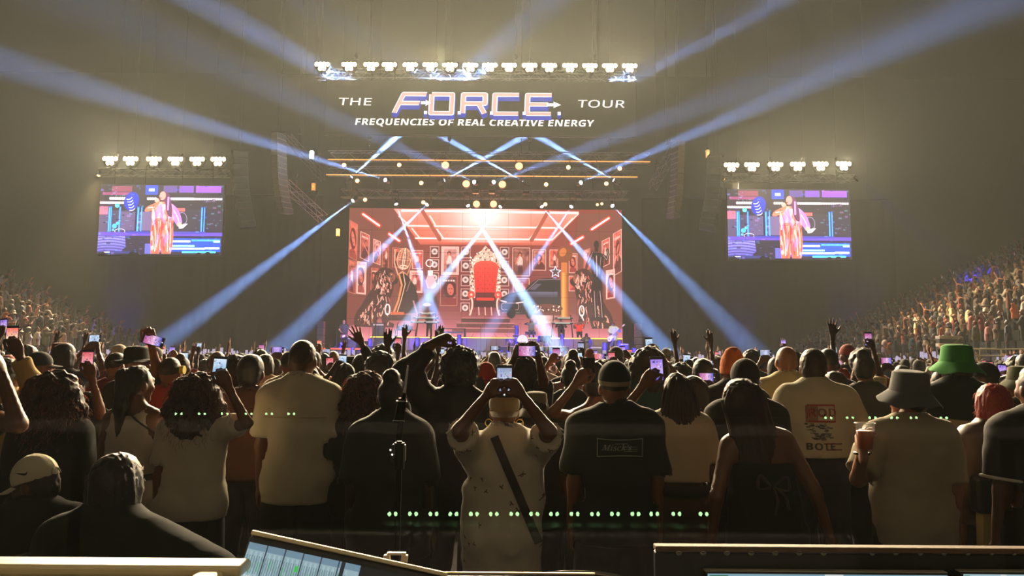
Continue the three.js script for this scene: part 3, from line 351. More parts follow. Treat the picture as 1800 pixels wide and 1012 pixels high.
for (const [x, y, Z, big] of pars) {
  const p = at(x, y, Z - 0.32), i = seenPar[Z] = (seenPar[Z] ?? -1) + 1;
  const word = Z === 49 ? ['first from the left', 'second from the left', 'left of the middle pair', 'right of the middle pair', 'right of centre', 'left one of the small pair at the right', 'right one of the small pair at the right'][i] : parOrd[i];
  const t = thing('par_lamp', `${big ? 'large orange' : 'small warm'} lamp on the ${rowWord[Z]} truss, ${word}`, 'stage light', p, 0, 'warm lamps on the stage trusses');
  const s = big ? 1.75 : i === 6 || (Z === 49 && i === 5) ? 0.7 : 1; t.scale.setScalar(s);
  part('can', parGeo.can, blackMetal, t); part('lens', parGeo.lens, big ? lampParBig : lampPar, t);
  const top = T[rowWord[Z] === 'front' ? 'a' : Z === 46 ? 'b' : 'c'].a.y - 0.26; part('hanger', [box(0.05 / s, Math.max(0.1, (top - p.y) / s - 0.4), 0.05 / s, 0, 0.42 + Math.max(0.1, (top - p.y) / s - 0.4) / 2, -0.1), box(0.05 / s, 0.05 / s, 0.45 / s, 0, (top - p.y) / s, -0.25 / s)], darkMetal, t);
  spot(t, V(0, 0, 0.08), V(p.x * 0.7, 1.5, -24), big ? 0xff9a5c : 0xffc890, PAR * (big ? 1.3 : 0.6), 0.5, 0.6, big ? 10 : 6);
}
const headGeo = { base: merge([box(0.4, 0.16, 0.34, 0, 0.62, 0, 0.03), box(0.05, 0.5, 0.16, -0.2, 0.3, 0, 0.02), box(0.05, 0.5, 0.16, 0.2, 0.3, 0, 0.02), box(0.45, 0.07, 0.2, 0, 0.53, 0, 0.02), cyl(0.025, 0.025, 0.24, 8, 0, 0.8, 0)]), head: lathe([[0.001, -0.3], [0.1, -0.29], [0.15, -0.2], [0.165, 0], [0.15, 0.2], [0.14, 0.26], [0.12, 0.26], [0.115, 0.2]], 20).rotateX(Math.PI / 2), lens: new THREE.SphereGeometry(0.118, 18, 8, 0, Math.PI * 2, 0, Math.PI / 2).rotateX(Math.PI / 2).scale(1, 1, 0.3).translate(0, 0, 0.22) };
const beams = [[613, 315, 46, 722, 218, 44.3, 'leftmost of the upward beams'], [681, 317.5, 46, 0, 108, 24, 'throwing a long beam to the upper left'], [775.5, 320, 46, 935, 232, 44.4, 'throwing a beam right below the header sign'], [836, 321, 46, 575, 200, 30, 'throwing a faint beam to the left, near the middle'], [865, 321, 46, 1300, 160, 27, 'throwing a faint beam to the right, near the middle'], [925, 322, 46, 700, 196, 44.3, 'throwing a beam left below the header sign'], [1018, 322, 46, 1700, 25, 22, 'throwing a long beam to the upper right'], [1084.5, 319.5, 46, 925, 228, 44.3, 'rightmost of the upward beams'],
  [624, 350, 49, 290, 600, 38, 'strong beam down to the left crowd'], [694.7, 353.7, 49, 757, 530, 46, 'second from the left, beam down the screen'], [753, 356.7, 49, 495, 608, 37, 'third left, beam down across the lion'], [820.5, 357.5, 49, 912, 505, 44, 'left of centre, beam down past the throne'], [882.5, 359.5, 49, 745, 532, 44, 'right of centre, beam down to the left'], [949.7, 359.5, 49, 1090, 520, 43, 'fourth from right, beam down right'], [1006.7, 359.5, 49, 930, 475, 45, 'third from the right, faint beam down to the left'], [1074, 358.8, 49, 1330, 622, 36, 'strong beam down to the right crowd']];
const beamPower = [2.6, 1.1, 2.0, 0.35, 0.4, 1.8, 0.9, 2.0, 1.2, 1.6, 1.2, 3.2, 2.0, 1.5, 0.9, 0.75];
beams.forEach(([x, y, Z, tx, ty, tz, words], i) => {
  const p = at(x, y, Z - 0.3), aim = at(tx, ty, tz), row = Z === 46 ? 'b' : 'c', top = T[row].a.y - 0.26;
  const t = thing('moving_head_lamp', `moving lamp on the ${rowWord[Z]} truss, ${words}`, 'stage light', p, 0, 'moving beam lamps');
  part('yoke', headGeo.base, blackMetal, t, [0, 0, 0], [0, 0, i < 8 ? Math.PI : 0]); part('hanger', i < 8 ? [box(0.05, top - p.y + 0.9, 0.05, 0.3, (top - p.y - 0.62) / 2, -0.2), box(0.3, 0.05, 0.05, 0.16, -0.74, -0.1), box(0.05, 0.05, 0.3, 0.3, -0.74, -0.1), box(0.07, 0.1, 0.62, 0.3, top - p.y + 0.02, -0.3)] : [box(0.05, Math.max(0.05, top - p.y - 0.7), 0.05, 0, 0.8 + Math.max(0.05, top - p.y - 0.7) / 2, 0), box(0.06, 0.06, 0.34, 0, top - p.y + 0.1, -0.14)], darkMetal, t);
  const h = part('head', headGeo.head, blackMetal, t); h.lookAt(aim); part('lens', headGeo.lens, lampBeam, h);
  const d = aim.clone().sub(p).normalize(); spot(t, d.clone().multiplyScalar(0.42), aim, i === 11 || i === 12 ? 0xa8c8ff : 0x86aeff, BEAM * beamPower[i], i === 0 ? 0.07 : [2, 5, 7].includes(i) ? 0.05 : i > 7 ? 0.045 : [1, 6].includes(i) ? 0.032 : 0.035, 1, 0.25);
});
{ // white lamp at the left end and golden follow-lamps hanging at the left
  const spots = [[548, 272, 44, 'bright white lamp left of the front truss', 0xf2f6ff, 10], [594, 408, 48, 'small golden lamp hanging left of the main screen', 0xffb860, 3], [551, 328, 46, 'golden lamp hanging beside the sloping left truss', 0xe08a40, 1.2], [1244, 270, 44, 'dim lamp left of the right blinder row', 0xf0c070, 0.9]];
  for (const [x, y, Z, label, c, k] of spots) { const p = at(x, y, Z), t = thing('hanging_lamp', label, 'stage light', p); part('can', [lathe([[0.001, -0.3], [0.09, -0.28], [0.1, 0.3], [0.08, 0.32]], 14)], blackMetal, t); part('lens', [lathe([[0.02, -0.26], [0.12, -0.24], [0.125, 0.2], [0.02, 0.3]], 14)], glow(c, k), t); part('cable', bar(V(0, 0.3, 0), V(0, ROOF - p.y, 0), 0.012, 5), blackMetal, t); const l = new THREE.PointLight(c, k * 3); l.position.set(0, 0, 0.2); l.shadow.radius = 4; l.castShadow = true; t.add(l); }
}
// ---------------------------------------------------------------- speaker arrays
function lineArray(label, pts, n, w, depth, turn, color) {
  const p = at(...pts[0]), t = thing('speaker_array', label, 'loudspeaker', p, 0), c = new THREE.CatmullRomCurve3(pts.map((q) => at(...q).sub(p)));
  const m = std(color, 0.55), grille = std(0x1a1a1a, 0.7);
  for (let i = 0; i < n; i++) { const a = c.getPointAt(i / n), b = c.getPointAt((i + 1) / n), mid = a.clone().add(b).multiplyScalar(0.5), L = a.distanceTo(b) - 0.012; const o = part('cabinet', box(w, L, depth, 0, 0, 0, 0.02), m, t, mid.toArray(), [0, turn, 0]); o.rotateX(Math.atan2(0, 1)); o.rotateZ(Math.atan2(b.x - a.x, a.y - b.y) * Math.cos(turn)); part('grille', [box(w * 0.9, L * 0.8, 0.02, 0, 0, depth / 2 + 0.01)], grille, o); }
  part('flying_frame', [box(w, 0.12, depth * 0.9, 0, 0.08, 0), bar(V(-0.1, 0.1, 0), V(-0.1, ROOF - p.y, 0), 0.02, 5), bar(V(0.1, 0.1, 0), V(0.1, ROOF - p.y, 0), 0.02, 5)], blackMetal, t);
}
lineArray('curved speaker array hanging left of the stage beside the sloping truss', [[490, 236, 44.5], [491, 300, 44.5], [496, 345, 44.5], [503, 376, 44.5]], 14, 0.9, 0.5, 1.2, 0x55493f);
lineArray('curved speaker array hanging right of the stage trusses', [[1192, 250, 44.5], [1190, 310, 44.5], [1187, 350, 44.5], [1182, 384, 44.5]], 14, 0.9, 0.45, -1.25, 0x5c4c3c);
lineArray('wide speaker array hanging just left of the right video screen', [[1258, 276, 43.5], [1256, 330, 43.5], [1250, 370, 43.5], [1243, 406, 43.5]], 12, 0.85, 0.7, -0.5, 0x3a3944);
lineArray('wide speaker array hanging just right of the left video screen', [[421, 268, 43.5], [422, 320, 43.5], [428, 362, 43.5], [436, 400, 43.5]], 12, 0.85, 0.7, 0.5, 0x35332f);
// ---------------------------------------------------------------- drapes beside the stage with blue uplights, house lamps behind the camera
{
  const drapeM = new THREE.MeshPhysicalMaterial({ color: 0x060608, roughness: 1, specularIntensity: 0.05 });
  for (const [x0, x1, word, side] of [[180, 560, 'left', -1], [1130, 1580, 'right', 1]]) {
    const a = at(x0, 600, 52), b = at(x1, 600, 52), L = b.x - a.x, n = 300, g = new THREE.PlaneGeometry(L, 13, n, 1), P = g.attributes.position; for (let i = 0; i < P.count; i++) P.setZ(i, 0.012 * Math.sin(P.getX(i) * 5) + 0.006 * Math.sin(P.getX(i) * 11 + 1)); g.computeVertexNormals();
    const back = g.clone().translate(0, 0, -0.06);
    const t = thing('stage_drape', `tall dark pleated drape hanging on the ${word} side of the stage`, 'curtain', [(a.x + b.x) / 2, 6.5, -52]); part('cloth', [g, back], drapeM, t); part('rail', [bar(V(-L / 2, 6.5, 0), V(L / 2, 6.5, 0), 0.05), bar(V(-L * 0.4, 6.5, 0), V(-L * 0.4, ROOF - 6.5, 0), 0.02, 5), bar(V(L * 0.4, 6.5, 0), V(L * 0.4, ROOF - 6.5, 0), 0.02, 5)], blackMetal, t);
  }
  for (const [px, py, Z, label, I, ax, ay] of [[215, 614, 50, 'blue floor wash lamp under the left drape', 300, 215, 480], [1302, 618, 50.5, 'blue floor wash lamp under the middle of the right drape', 150, 1302, 540], [1500, 606, 50, 'blue floor wash lamp under the right end of the right drape', 320, 1500, 510]]) {
    const p = at(px, 620, Z); p.y = 0.0; const t = thing('blue_floor_lamp', label, 'stage light', p, 0, 'blue drape lamps');
    part('can', [lathe([[0.2, 0], [0.2, 0.05], [0.12, 0.06], [0.16, 0.42], [0.14, 0.42]], 16)], blackMetal, t); part('lens', cyl(0.13, 0.13, 0.03, 16, 0, 0.4, 0), glow(0x3a30ff, 2), t);
    spot(t, V(0, 0.46, 0), at(ax, ay, 52), 0x4034ff, I * 5, 0.42, 0.7, 6);
  }
  for (const [px, py, Z, ax, ay, az, I, word] of [[404, 306, 43.2, 150, 590, 42, 2600, 'left'], [1506, 314, 43.2, 1730, 500, 44, 2600, 'right']]) {
    const p = at(px, py, Z), t = thing('blue_wash_lamp', `blue wash lamp at the outer end of the ${word} side truss`, 'stage light', p), aim = at(ax, ay, az), m = new THREE.Matrix4().lookAt(V(0, 0, 0), p.clone().sub(aim), QY);
    part('can', [lathe([[0.001, -0.2], [0.1, -0.18], [0.13, 0.14], [0.11, 0.14]], 16).rotateX(Math.PI / 2).applyMatrix4(m), box(0.5, 0.05, 0.05, word === 'left' ? -0.2 : 0.2, 0.12, 0)], blackMetal, t);
    spot(t, aim.clone().sub(p).normalize().multiplyScalar(0.25), aim, 0x3428ff, I, 0.16, 0.8, 6);
  }
  for (const [px, py, Z, ax, ay, az, word] of [[174, 306, 43.2, 90, 580, 38, 'left'], [1270, 314, 43.2, 1720, 545, 38, 'right']]) {
    const p = at(px, py, Z), t = thing('stand_wash_lamp', `warm wash lamp under the ${word} side truss lighting the ${word} stand`, 'stage light', p), aim = at(ax, ay, az), m = new THREE.Matrix4().lookAt(V(0, 0, 0), p.clone().sub(aim), QY);
    part('can', [lathe([[0.001, -0.2], [0.1, -0.18], [0.13, 0.14], [0.11, 0.14]], 16).rotateX(Math.PI / 2).applyMatrix4(m), box(0.5, 0.05, 0.05, word === 'left' ? 0.2 : 0.2, 0.12, 0)], blackMetal, t); part('lens', cyl(0.1, 0.1, 0.02, 16).rotateX(Math.PI / 2).translate(0, 0, 0.1).applyMatrix4(m), glow(0xffc878, 4), t);
    spot(t, aim.clone().sub(p).normalize().multiplyScalar(0.25), aim, 0xffd9a0, STANDS, 0.42, 0.8, 8);
  }
  for (const [x, z, word] of [[-8.2, 3.2, 'left'], [8.4, 3.4, 'right']]) {                 // their light stops at the desk edges, so only the upper backs get it
    const p = V(x, 0, z), t = thing('work_lamp', `dim warm work lamp on a tall pole behind the camera on the ${word}`, 'lamp', p, 0, 'work lamps behind the mixing position');
    part('base', lathe([[0.001, 0], [0.2, 0], [0.2, 0.02], [0.02, 0.04]], 24), blackMetal, t); part('pole', bar(V(0, 0, 0), V(0, 3.1, 0), 0.02), blackMetal, t); part('shade', [box(0.7, 0.4, 0.12, 0, 3.2, 0.04, 0.02)], blackMetal, t); part('lens', box(0.62, 0.32, 0.02, 0, 3.2, -0.035, 0.004), glow(0xffd9a0, 0.8), t);
    spot(t, V(0, 3.2, -0.12), V(-x * 0.2, 1.4, -5), 0xffdcae, WORK, 1.0, 0.7, 16);
  }
  for (const [x, tx, word] of [[-9, 700, 'left'], [5, 1000, 'right']]) {                  // lamps over the audience, above the frame, that light the band from the front
    const p = V(x, 21, -11), t = thing('front_lamp', `dark profile lamp hanging over the audience and lighting the band, ${word} of two`, 'stage light', p), aim = at(tx, 604, 46.5), m = new THREE.Matrix4().lookAt(V(0, 0, 0), p.clone().sub(aim), QY);
    part('can', lathe([[0.001, -0.3], [0.1, -0.28], [0.12, 0.25], [0.1, 0.25], [0.09, 0.2]], 16).rotateX(Math.PI / 2).applyMatrix4(m), blackMetal, t); part('lens', cyl(0.095, 0.095, 0.02, 18).rotateX(Math.PI / 2).translate(0, 0, 0.22).applyMatrix4(m), glow(0xffe2d0, 3), t); part('pipe', bar(V(0, 0.1, 0), V(0, ROOF - p.y, 0), 0.025, 6), blackMetal, t);
    spot(t, aim.clone().sub(p).normalize().multiplyScalar(0.36), aim, 0xffe2d0, FRONT, 0.16, 0.6, 8);
  }
}
// ---------------------------------------------------------------- figures: distance fields joined smoothly and meshed
// primitive: [kind, ax,ay,az, bx,by,bz, ra, rb, k, fx, fz]; kind 0 = tapered capsule whose x and z are squeezed by fx, fz round a; 1 = ellipsoid with radii b at a; 2 = the same, cut away
const cap = (a, b, ra, rb = ra, k = 0.03, fx = 1, fz = 1) => [0, a.x, a.y, a.z, b.x, b.y, b.z, ra, rb, k, fx, fz];
const ell = (a, rx, ry, rz, k = 0.02) => [1, a.x, a.y, a.z, rx, ry, rz, 0, 0, k, 1, 1];
const cut = (a, rx, ry, rz, k = 0.01) => [2, a.x, a.y, a.z, rx, ry, rz, 0, 0, k, 1, 1];
function primDistance(p, x, y, z) {
  if (p[0] === 0) {
    const fx = p[10], fz = p[11], qx = (x - p[1]) / fx, qy = y - p[2], qz = (z - p[3]) / fz, bx = (p[4] - p[1]) / fx, by = p[5] - p[2], bz = (p[6] - p[3]) / fz, bb = bx * bx + by * by + bz * bz;
    let t = bb > 1e-9 ? (qx * bx + qy * by + qz * bz) / bb : 0; t = t < 0 ? 0 : t > 1 ? 1 : t;
    const dx = qx - bx * t, dy = qy - by * t, dz = qz - bz * t, d = Math.sqrt(dx * dx + dy * dy + dz * dz) - (p[7] + (p[8] - p[7]) * t);
    return fx === 1 && fz === 1 ? d : d * Math.min(fx, fz, 1);
  }
  const X = (x - p[1]) / p[4], Y = (y - p[2]) / p[5], Z = (z - p[3]) / p[6], k0 = Math.sqrt(X * X + Y * Y + Z * Z), k1 = Math.sqrt((X / p[4]) ** 2 + (Y / p[5]) ** 2 + (Z / p[6]) ** 2);
  return k1 < 1e-6 ? -Math.min(p[4], p[5], p[6]) : k0 * (k0 - 1) / k1;
}
function fieldAt(prims, x, y, z) {
  let d = 1e3;
  for (let i = 0; i < prims.length; i++) {
    const p = prims[i], e = primDistance(p, x, y, z), k = p[9];
    if (p[0] === 2) { const h = Math.max(k - Math.abs(-e - d), 0) / k; d = Math.max(d, -e) + h * h * k * 0.25; }
    else if (d > 1e2) d = e; else { const h = Math.max(k - Math.abs(d - e), 0) / k; d = Math.min(d, e) - h * h * k * 0.25; }
  }
  return d;
}
function sdfMesh(prims, cell, { clip, wrinkle, pad = 0.03, uvScale = 1 } = {}) {
  let lo = V(1e3, 1e3, 1e3), hi = V(-1e3, -1e3, -1e3);
  for (const p of prims) { if (p[0] === 2) continue; const R = p[0] ? [p[4], p[5], p[6]] : null; for (const s of p[0] ? [0] : [1, 4]) { const c = p[0] ? V(p[1], p[2], p[3]) : V(p[s], p[s + 1], p[s + 2]), r = p[0] ? V(...R) : V(Math.max(p[7], p[8]) * p[10], Math.max(p[7], p[8]), Math.max(p[7], p[8]) * p[11]); lo.min(c.clone().sub(r)); hi.max(c.clone().add(r)); } }
  lo.subScalar(pad + cell); hi.addScalar(pad + cell);
  const nx = Math.ceil((hi.x - lo.x) / cell) + 1, ny = Math.ceil((hi.y - lo.y) / cell) + 1, nz = Math.ceil((hi.z - lo.z) / cell) + 1, D = new Float32Array(nx * ny * nz).fill(1), B = 6, reach = B * cell * 0.87, margin = 0.03 + (wrinkle ? 0.03 : 0);
  for (let bz = 0; bz < nz; bz += B) for (let by = 0; by < ny; by += B) for (let bx = 0; bx < nx; bx += B) {
    const cx = lo.x + (bx + B / 2) * cell, cy = lo.y + (by + B / 2) * cell, cz = lo.z + (bz + B / 2) * cell, near = []; let m = 1e3;
    const ds = prims.map((p) => { const e = primDistance(p, cx, cy, cz); if (p[0] !== 2) m = Math.min(m, e); return e; });
    if (m > reach * 1.25 + margin) continue;
    for (let i = 0; i < prims.length; i++) if (ds[i] < m + 2.2 * reach + 0.08) near.push(prims[i]);
    const ex = Math.min(nx, bx + B), ey = Math.min(ny, by + B), ez = Math.min(nz, bz + B);
    for (let k = bz; k < ez; k++) for (let j = by; j < ey; j++) for (let i = bx; i < ex; i++) {
      const x = lo.x + i * cell, y = lo.y + j * cell, z = lo.z + k * cell; let d = fieldAt(near, x, y, z);
      if (wrinkle && d < 0.05 && d > -0.05) d += wrinkle(x, y, z);
      if (clip) d = clip(d, x, y, z);
      D[i + nx * (j + ny * k)] = d;
    }
  }
  const id = new Int32Array(nx * ny * nz).fill(-1), pos = [], index = [], sx = 1, sy = nx, sz = nx * ny, corner = [0, sx, sy, sx + sy, sz, sz + sx, sz + sy, sz + sx + sy], edges = [[0, 1], [0, 2], [0, 4], [1, 3], [1, 5], [2, 3], [2, 6], [3, 7], [4, 5], [4, 6], [5, 7], [6, 7]];
  for (let k = 0; k < nz - 1; k++) for (let j = 0; j < ny - 1; j++) for (let i = 0; i < nx - 1; i++) {
    const o = i + nx * (j + ny * k); let mask = 0; for (let c = 0; c < 8; c++) if (D[o + corner[c]] < 0) mask |= 1 << c;
    if (mask === 0 || mask === 255) continue;
    let x = 0, y = 0, z = 0, n = 0;
    for (const [a, b] of edges) { const A = (mask >> a) & 1, Bb = (mask >> b) & 1; if (A === Bb) continue; const da = D[o + corner[a]], db = D[o + corner[b]], t = da / (da - db); x += (a & 1) + t * ((b & 1) - (a & 1)); y += ((a >> 1) & 1) + t * (((b >> 1) & 1) - ((a >> 1) & 1)); z += ((a >> 2) & 1) + t * (((b >> 2) & 1) - ((a >> 2) & 1)); n++; }
    id[o] = pos.length / 3; pos.push(lo.x + (i + x / n) * cell, lo.y + (j + y / n) * cell, lo.z + (k + z / n) * cell);
  }
  for (let k = 1; k < nz - 1; k++) for (let j = 1; j < ny - 1; j++) for (let i = 1; i < nx - 1; i++) {
    const o = i + nx * (j + ny * k), s = D[o] < 0;
    const quad = (a, b, c, d, flip) => { if (a < 0 || b < 0 || c < 0 || d < 0) return; flip ? index.push(a, c, b, a, d, c) : index.push(a, b, c, a, c, d); };
    if (s !== D[o + sx] < 0) quad(id[o - sy - sz], id[o - sz], id[o], id[o - sy], !s);
    if (s !== D[o + sy] < 0) quad(id[o - sx - sz], id[o - sx], id[o], id[o - sz], !s);
    if (s !== D[o + sz] < 0) quad(id[o - sx - sy], id[o - sy], id[o], id[o - sx], !s);
  }
  const g = new THREE.BufferGeometry(); g.setAttribute('position', new THREE.Float32BufferAttribute(pos, 3)); g.setIndex(index); g.computeVertexNormals();
  const uv = new Float32Array(pos.length / 3 * 2); for (let i = 0; i < uv.length / 2; i++) { uv[i * 2] = (pos[i * 3] + 0.5 * pos[i * 3 + 2]) * uvScale; uv[i * 2 + 1] = (pos[i * 3 + 1] + 0.3 * pos[i * 3 + 2]) * uvScale; }
  g.setAttribute('uv', new THREE.BufferAttribute(uv, 2));
  return g;
}
const joined = (list) => { const keep = list.map((g) => { const c = g.clone(); for (const k of Object.keys(c.attributes)) if (!['position', 'normal', 'uv'].includes(k)) c.deleteAttribute(k); return c; }); return mergeGeometries(keep); };

// ---- one hand on its own fine grid: wrist at the origin, fingers along +y, palm towards -z, thumb on the side given
const handCache = new Map();
function handGeometry(pose, side, cell) {
  const key = pose + side + cell; if (handCache.has(key)) return handCache.get(key);
  const P = [ell(V(0, 0.052, 0), 0.042, 0.056, 0.017, 0.02), cap(V(0, -0.05, 0), V(0, 0.03, 0), 0.026, 0.028, 0.02, 1.05, 0.8)];
  const curl = { open: [0.08, 0.12, 0.1], relaxed: [0.35, 0.45, 0.35], grip: [1.0, 0.95, 0.55], fist: [1.25, 1.5, 0.9], spread: [0.05, 0.1, 0.08] }[pose], fan = pose === 'spread' ? 0.17 : pose === 'open' ? 0.07 : 0.03;
  [[0.03, 0.096, 0.9], [0.01, 0.103, 1], [-0.011, 0.099, 0.94], [-0.03, 0.088, 0.75]].forEach(([x, y, L], i) => {
    let p = V(x * side, y - 0.012, 0), a = 0, side0 = (1.3 - i) * fan * side; const len = [0.042 * L, 0.028 * L, 0.022 * L], rad = [0.0098, 0.0088, 0.008, 0.007];
    for (let s = 0; s < 3; s++) { a += curl[s] * (pose === 'grip' ? 1 - i * 0.04 : 1); const d = V(Math.sin(side0) * Math.cos(a), Math.cos(a), -Math.sin(a)), q = p.clone().addScaledVector(d, len[s]); P.push(cap(p, q, rad[s], rad[s + 1], s ? 0.004 : 0.008)); p = q; }
  });
  const t0 = V(0.03 * side, 0.03, -0.004), tg = pose === 'grip' ? [V(0.052 * side, 0.06, -0.022), V(0.05 * side, 0.088, -0.036), V(0.043 * side, 0.11, -0.042)] : pose === 'fist' ? [V(0.045 * side, 0.055, -0.02), V(0.03 * side, 0.075, -0.036), V(0.01 * side, 0.082, -0.042)] : [V(0.058 * side, 0.056, -0.01), V(0.074 * side, 0.08, -0.014), V(0.082 * side, 0.1, -0.016)];
  P.push(cap(t0, tg[0], 0.016, 0.012, 0.014), cap(tg[0], tg[1], 0.0115, 0.01, 0.005), cap(tg[1], tg[2], 0.01, 0.008, 0.005));
  const g = sdfMesh(P, cell, { pad: 0.012 }); handCache.set(key, g); return g;
}
// ---- a head in its own frame: centre at the middle of the skull, face towards -z
const headPrims = (w = 1) => [ell(V(0, 0.035, 0.012), 0.077 * w, 0.092, 0.098, 0.02), cap(V(0, -0.015, -0.03), V(0, -0.085, -0.042), 0.066 * w, 0.041, 0.04), ell(V(0, -0.03, 0.02), 0.062 * w, 0.07, 0.07, 0.03), cap(V(0, 0.016, -0.093), V(0, -0.022, -0.107), 0.009, 0.0145, 0.012), cap(V(-0.016, -0.026, -0.096), V(0.016, -0.026, -0.096), 0.009, 0.009, 0.008), cap(V(-0.04, 0.032, -0.076), V(0.04, 0.032, -0.076), 0.015, 0.015, 0.014),
  ell(V(0, -0.056, -0.083), 0.023, 0.009, 0.012, 0.006), ell(V(0, -0.066, -0.08), 0.02, 0.008, 0.012, 0.006), ell(V(0, -0.094, -0.07), 0.02, 0.017, 0.016, 0.015), ell(V(-0.045, -0.02, -0.06), 0.026, 0.024, 0.02, 0.02), ell(V(0.045, -0.02, -0.06), 0.026, 0.024, 0.02, 0.02), ell(V(-0.078 * w, -0.005, 0.008), 0.011, 0.032, 0.02, 0.01), ell(V(0.078 * w, -0.005, 0.008), 0.011, 0.032, 0.02, 0.01), cut(V(-0.032, 0.012, -0.092), 0.019, 0.013, 0.014, 0.012), cut(V(0.032, 0.012, -0.092), 0.019, 0.013, 0.014, 0.012)];
// ---- hair and hats in the head's frame
const headHair = {
  short: (c) => sdfMesh([ell(V(0, 0.04, 0.014), 0.084, 0.096, 0.104, 0.02), ell(V(0, -0.02, 0.05), 0.07, 0.07, 0.06, 0.03)], c, { clip: (d, x, y, z) => Math.max(d, -0.02 - z * 1.1 - y + (z < -0.03 ? 0.07 + (-0.03 - z) * 0.6 : 0)), wrinkle: (x, y, z) => 0.004 * noise(x * 90, y * 90, z * 90) }),
  fade: (c) => sdfMesh([ell(V(0, 0.039, 0.013), 0.08, 0.096, 0.101, 0.02)], c, { clip: (d, x, y, z) => Math.max(d, -0.005 - z * 0.8 - y + (z < -0.03 ? 0.07 : 0)), wrinkle: (x, y, z) => 0.0025 * noise(x * 120, y * 120, z * 120) }),
  afro: (c) => sdfMesh([ell(V(0, 0.045, 0.02), 0.135, 0.135, 0.135, 0.02), ell(V(0, -0.03, 0.06), 0.1, 0.09, 0.07, 0.05)], c, { clip: (d, x, y, z) => Math.max(d, z < -0.05 ? 0.055 - y : -9), wrinkle: (x, y, z) => 0.012 * noise(x * 45, y * 45, z * 45) + 0.006 * noise(x * 110, y * 110, z * 110) }),
  curly: (c) => sdfMesh([ell(V(0, 0.035, 0.025), 0.135, 0.115, 0.125, 0.03), ell(V(-0.09, -0.09, 0.035), 0.1, 0.13, 0.09, 0.05), ell(V(0.09, -0.09, 0.035), 0.1, 0.13, 0.09, 0.05), ell(V(0, -0.12, 0.07), 0.13, 0.14, 0.085, 0.05), ell(V(0, -0.2, 0.075), 0.14, 0.08, 0.06, 0.05)], c, { clip: (d, x, y, z) => Math.max(d, z < -0.045 && Math.abs(x) < 0.07 ? 0.075 - y : -9), wrinkle: (x, y, z) => 0.017 * noise(x * 32, y * 26, z * 32) + 0.008 * noise(x * 80, y * 60, z * 80) }),
  long: (c) => sdfMesh([ell(V(0, 0.04, 0.016), 0.088, 0.1, 0.108, 0.02), cap(V(-0.045, 0.02, 0.045), V(-0.075, -0.27, 0.06), 0.06, 0.05, 0.05, 1, 0.8), cap(V(0.045, 0.02, 0.045), V(0.075, -0.27, 0.06), 0.06, 0.05, 0.05, 1, 0.8), cap(V(0, 0, 0.07), V(0, -0.36, 0.085), 0.07, 0.06, 0.05, 1.25, 0.7)], c, { clip: (d, x, y, z) => Math.max(d, z < -0.05 ? 0.065 - y : -9), wrinkle: (x, y, z) => 0.005 * noise(x * 85, y * 9, z * 85) + 0.004 * noise(x * 170, y * 14, z * 170) }),
  bob: (c) => sdfMesh([ell(V(0, 0.04, 0.016), 0.094, 0.103, 0.112, 0.02), ell(V(0, -0.06, 0.035), 0.105, 0.12, 0.09, 0.05)], c, { clip: (d, x, y, z) => Math.max(d, z < -0.05 ? 0.06 - y : -0.135 - y), wrinkle: (x, y, z) => 0.006 * noise(x * 80, y * 12, z * 80) + 0.004 * noise(x * 160, y * 20, z * 160) }),
  ponytail: (c) => sdfMesh([ell(V(0, 0.038, 0.013), 0.081, 0.096, 0.102, 0.02), ell(V(0, -0.02, 0.05), 0.062, 0.06, 0.055, 0.03), ell(V(0, 0.085, 0.1), 0.032, 0.03, 0.03, 0.02), cap(V(0, 0.08, 0.12), V(0.01, -0.12, 0.125), 0.032, 0.042, 0.03), cap(V(0.01, -0.12, 0.125), V(0.01, -0.4, 0.125), 0.045, 0.02, 0.03)], c, { clip: (d, x, y, z) => Math.max(d, z < 0.085 && y < 0.1 ? -0.02 - z * 1.1 - y + (z < -0.03 ? 0.07 : 0) : -9), wrinkle: (x, y, z) => 0.007 * noise(x * 70, y * 16, z * 70) + 0.003 * noise(x * 160, y * 30, z * 160) }),
  bun: (c) => sdfMesh([ell(V(0, 0.038, 0.013), 0.081, 0.096, 0.102, 0.02), ell(V(0, -0.02, 0.05), 0.06, 0.055, 0.05, 0.03), ell(V(0, 0.135, 0.06), 0.05, 0.045, 0.05, 0.02)], c, { clip: (d, x, y, z) => Math.max(d, y < 0.1 ? -0.02 - z * 1.1 - y + (z < -0.03 ? 0.07 : 0) : -9), wrinkle: (x, y, z) => 0.004 * noise(x * 80, y * 60, z * 80) }),
  dreads: (c) => { const r = rng(21), P = [ell(V(0, 0.04, 0.014), 0.084, 0.097, 0.104, 0.02)], G = []; const cp = sdfMesh(P, c, { clip: (d, x, y, z) => Math.max(d, -0.02 - z * 1.1 - y + (z < -0.03 ? 0.07 : 0)), wrinkle: (x, y, z) => 0.007 * noise(x * 60, y * 60, z * 60) }); G.push(cp);
    for (let i = 0; i < 70; i++) { const a = lerp(0.12, 0.88, r()) * Math.PI, h = lerp(-0.02, 0.1, r()), s = V(Math.cos(a) * 0.08, h, Math.sin(a) * 0.09 + 0.012), L = lerp(0.22, 0.36, r()), o = V(Math.cos(a) * (0.1 + 0.04 * r()), h - 0.09, Math.sin(a) * 0.1 + 0.03), e = V(Math.cos(a) * (0.11 + 0.05 * r()), h - L, Math.sin(a) * 0.085 + 0.045); G.push(tube([V(s.x * 0.6, 0.11, s.z * 0.6), s, o, e], 0.0085 + 0.003 * r(), 12, 5)); } return joined(G); },
};
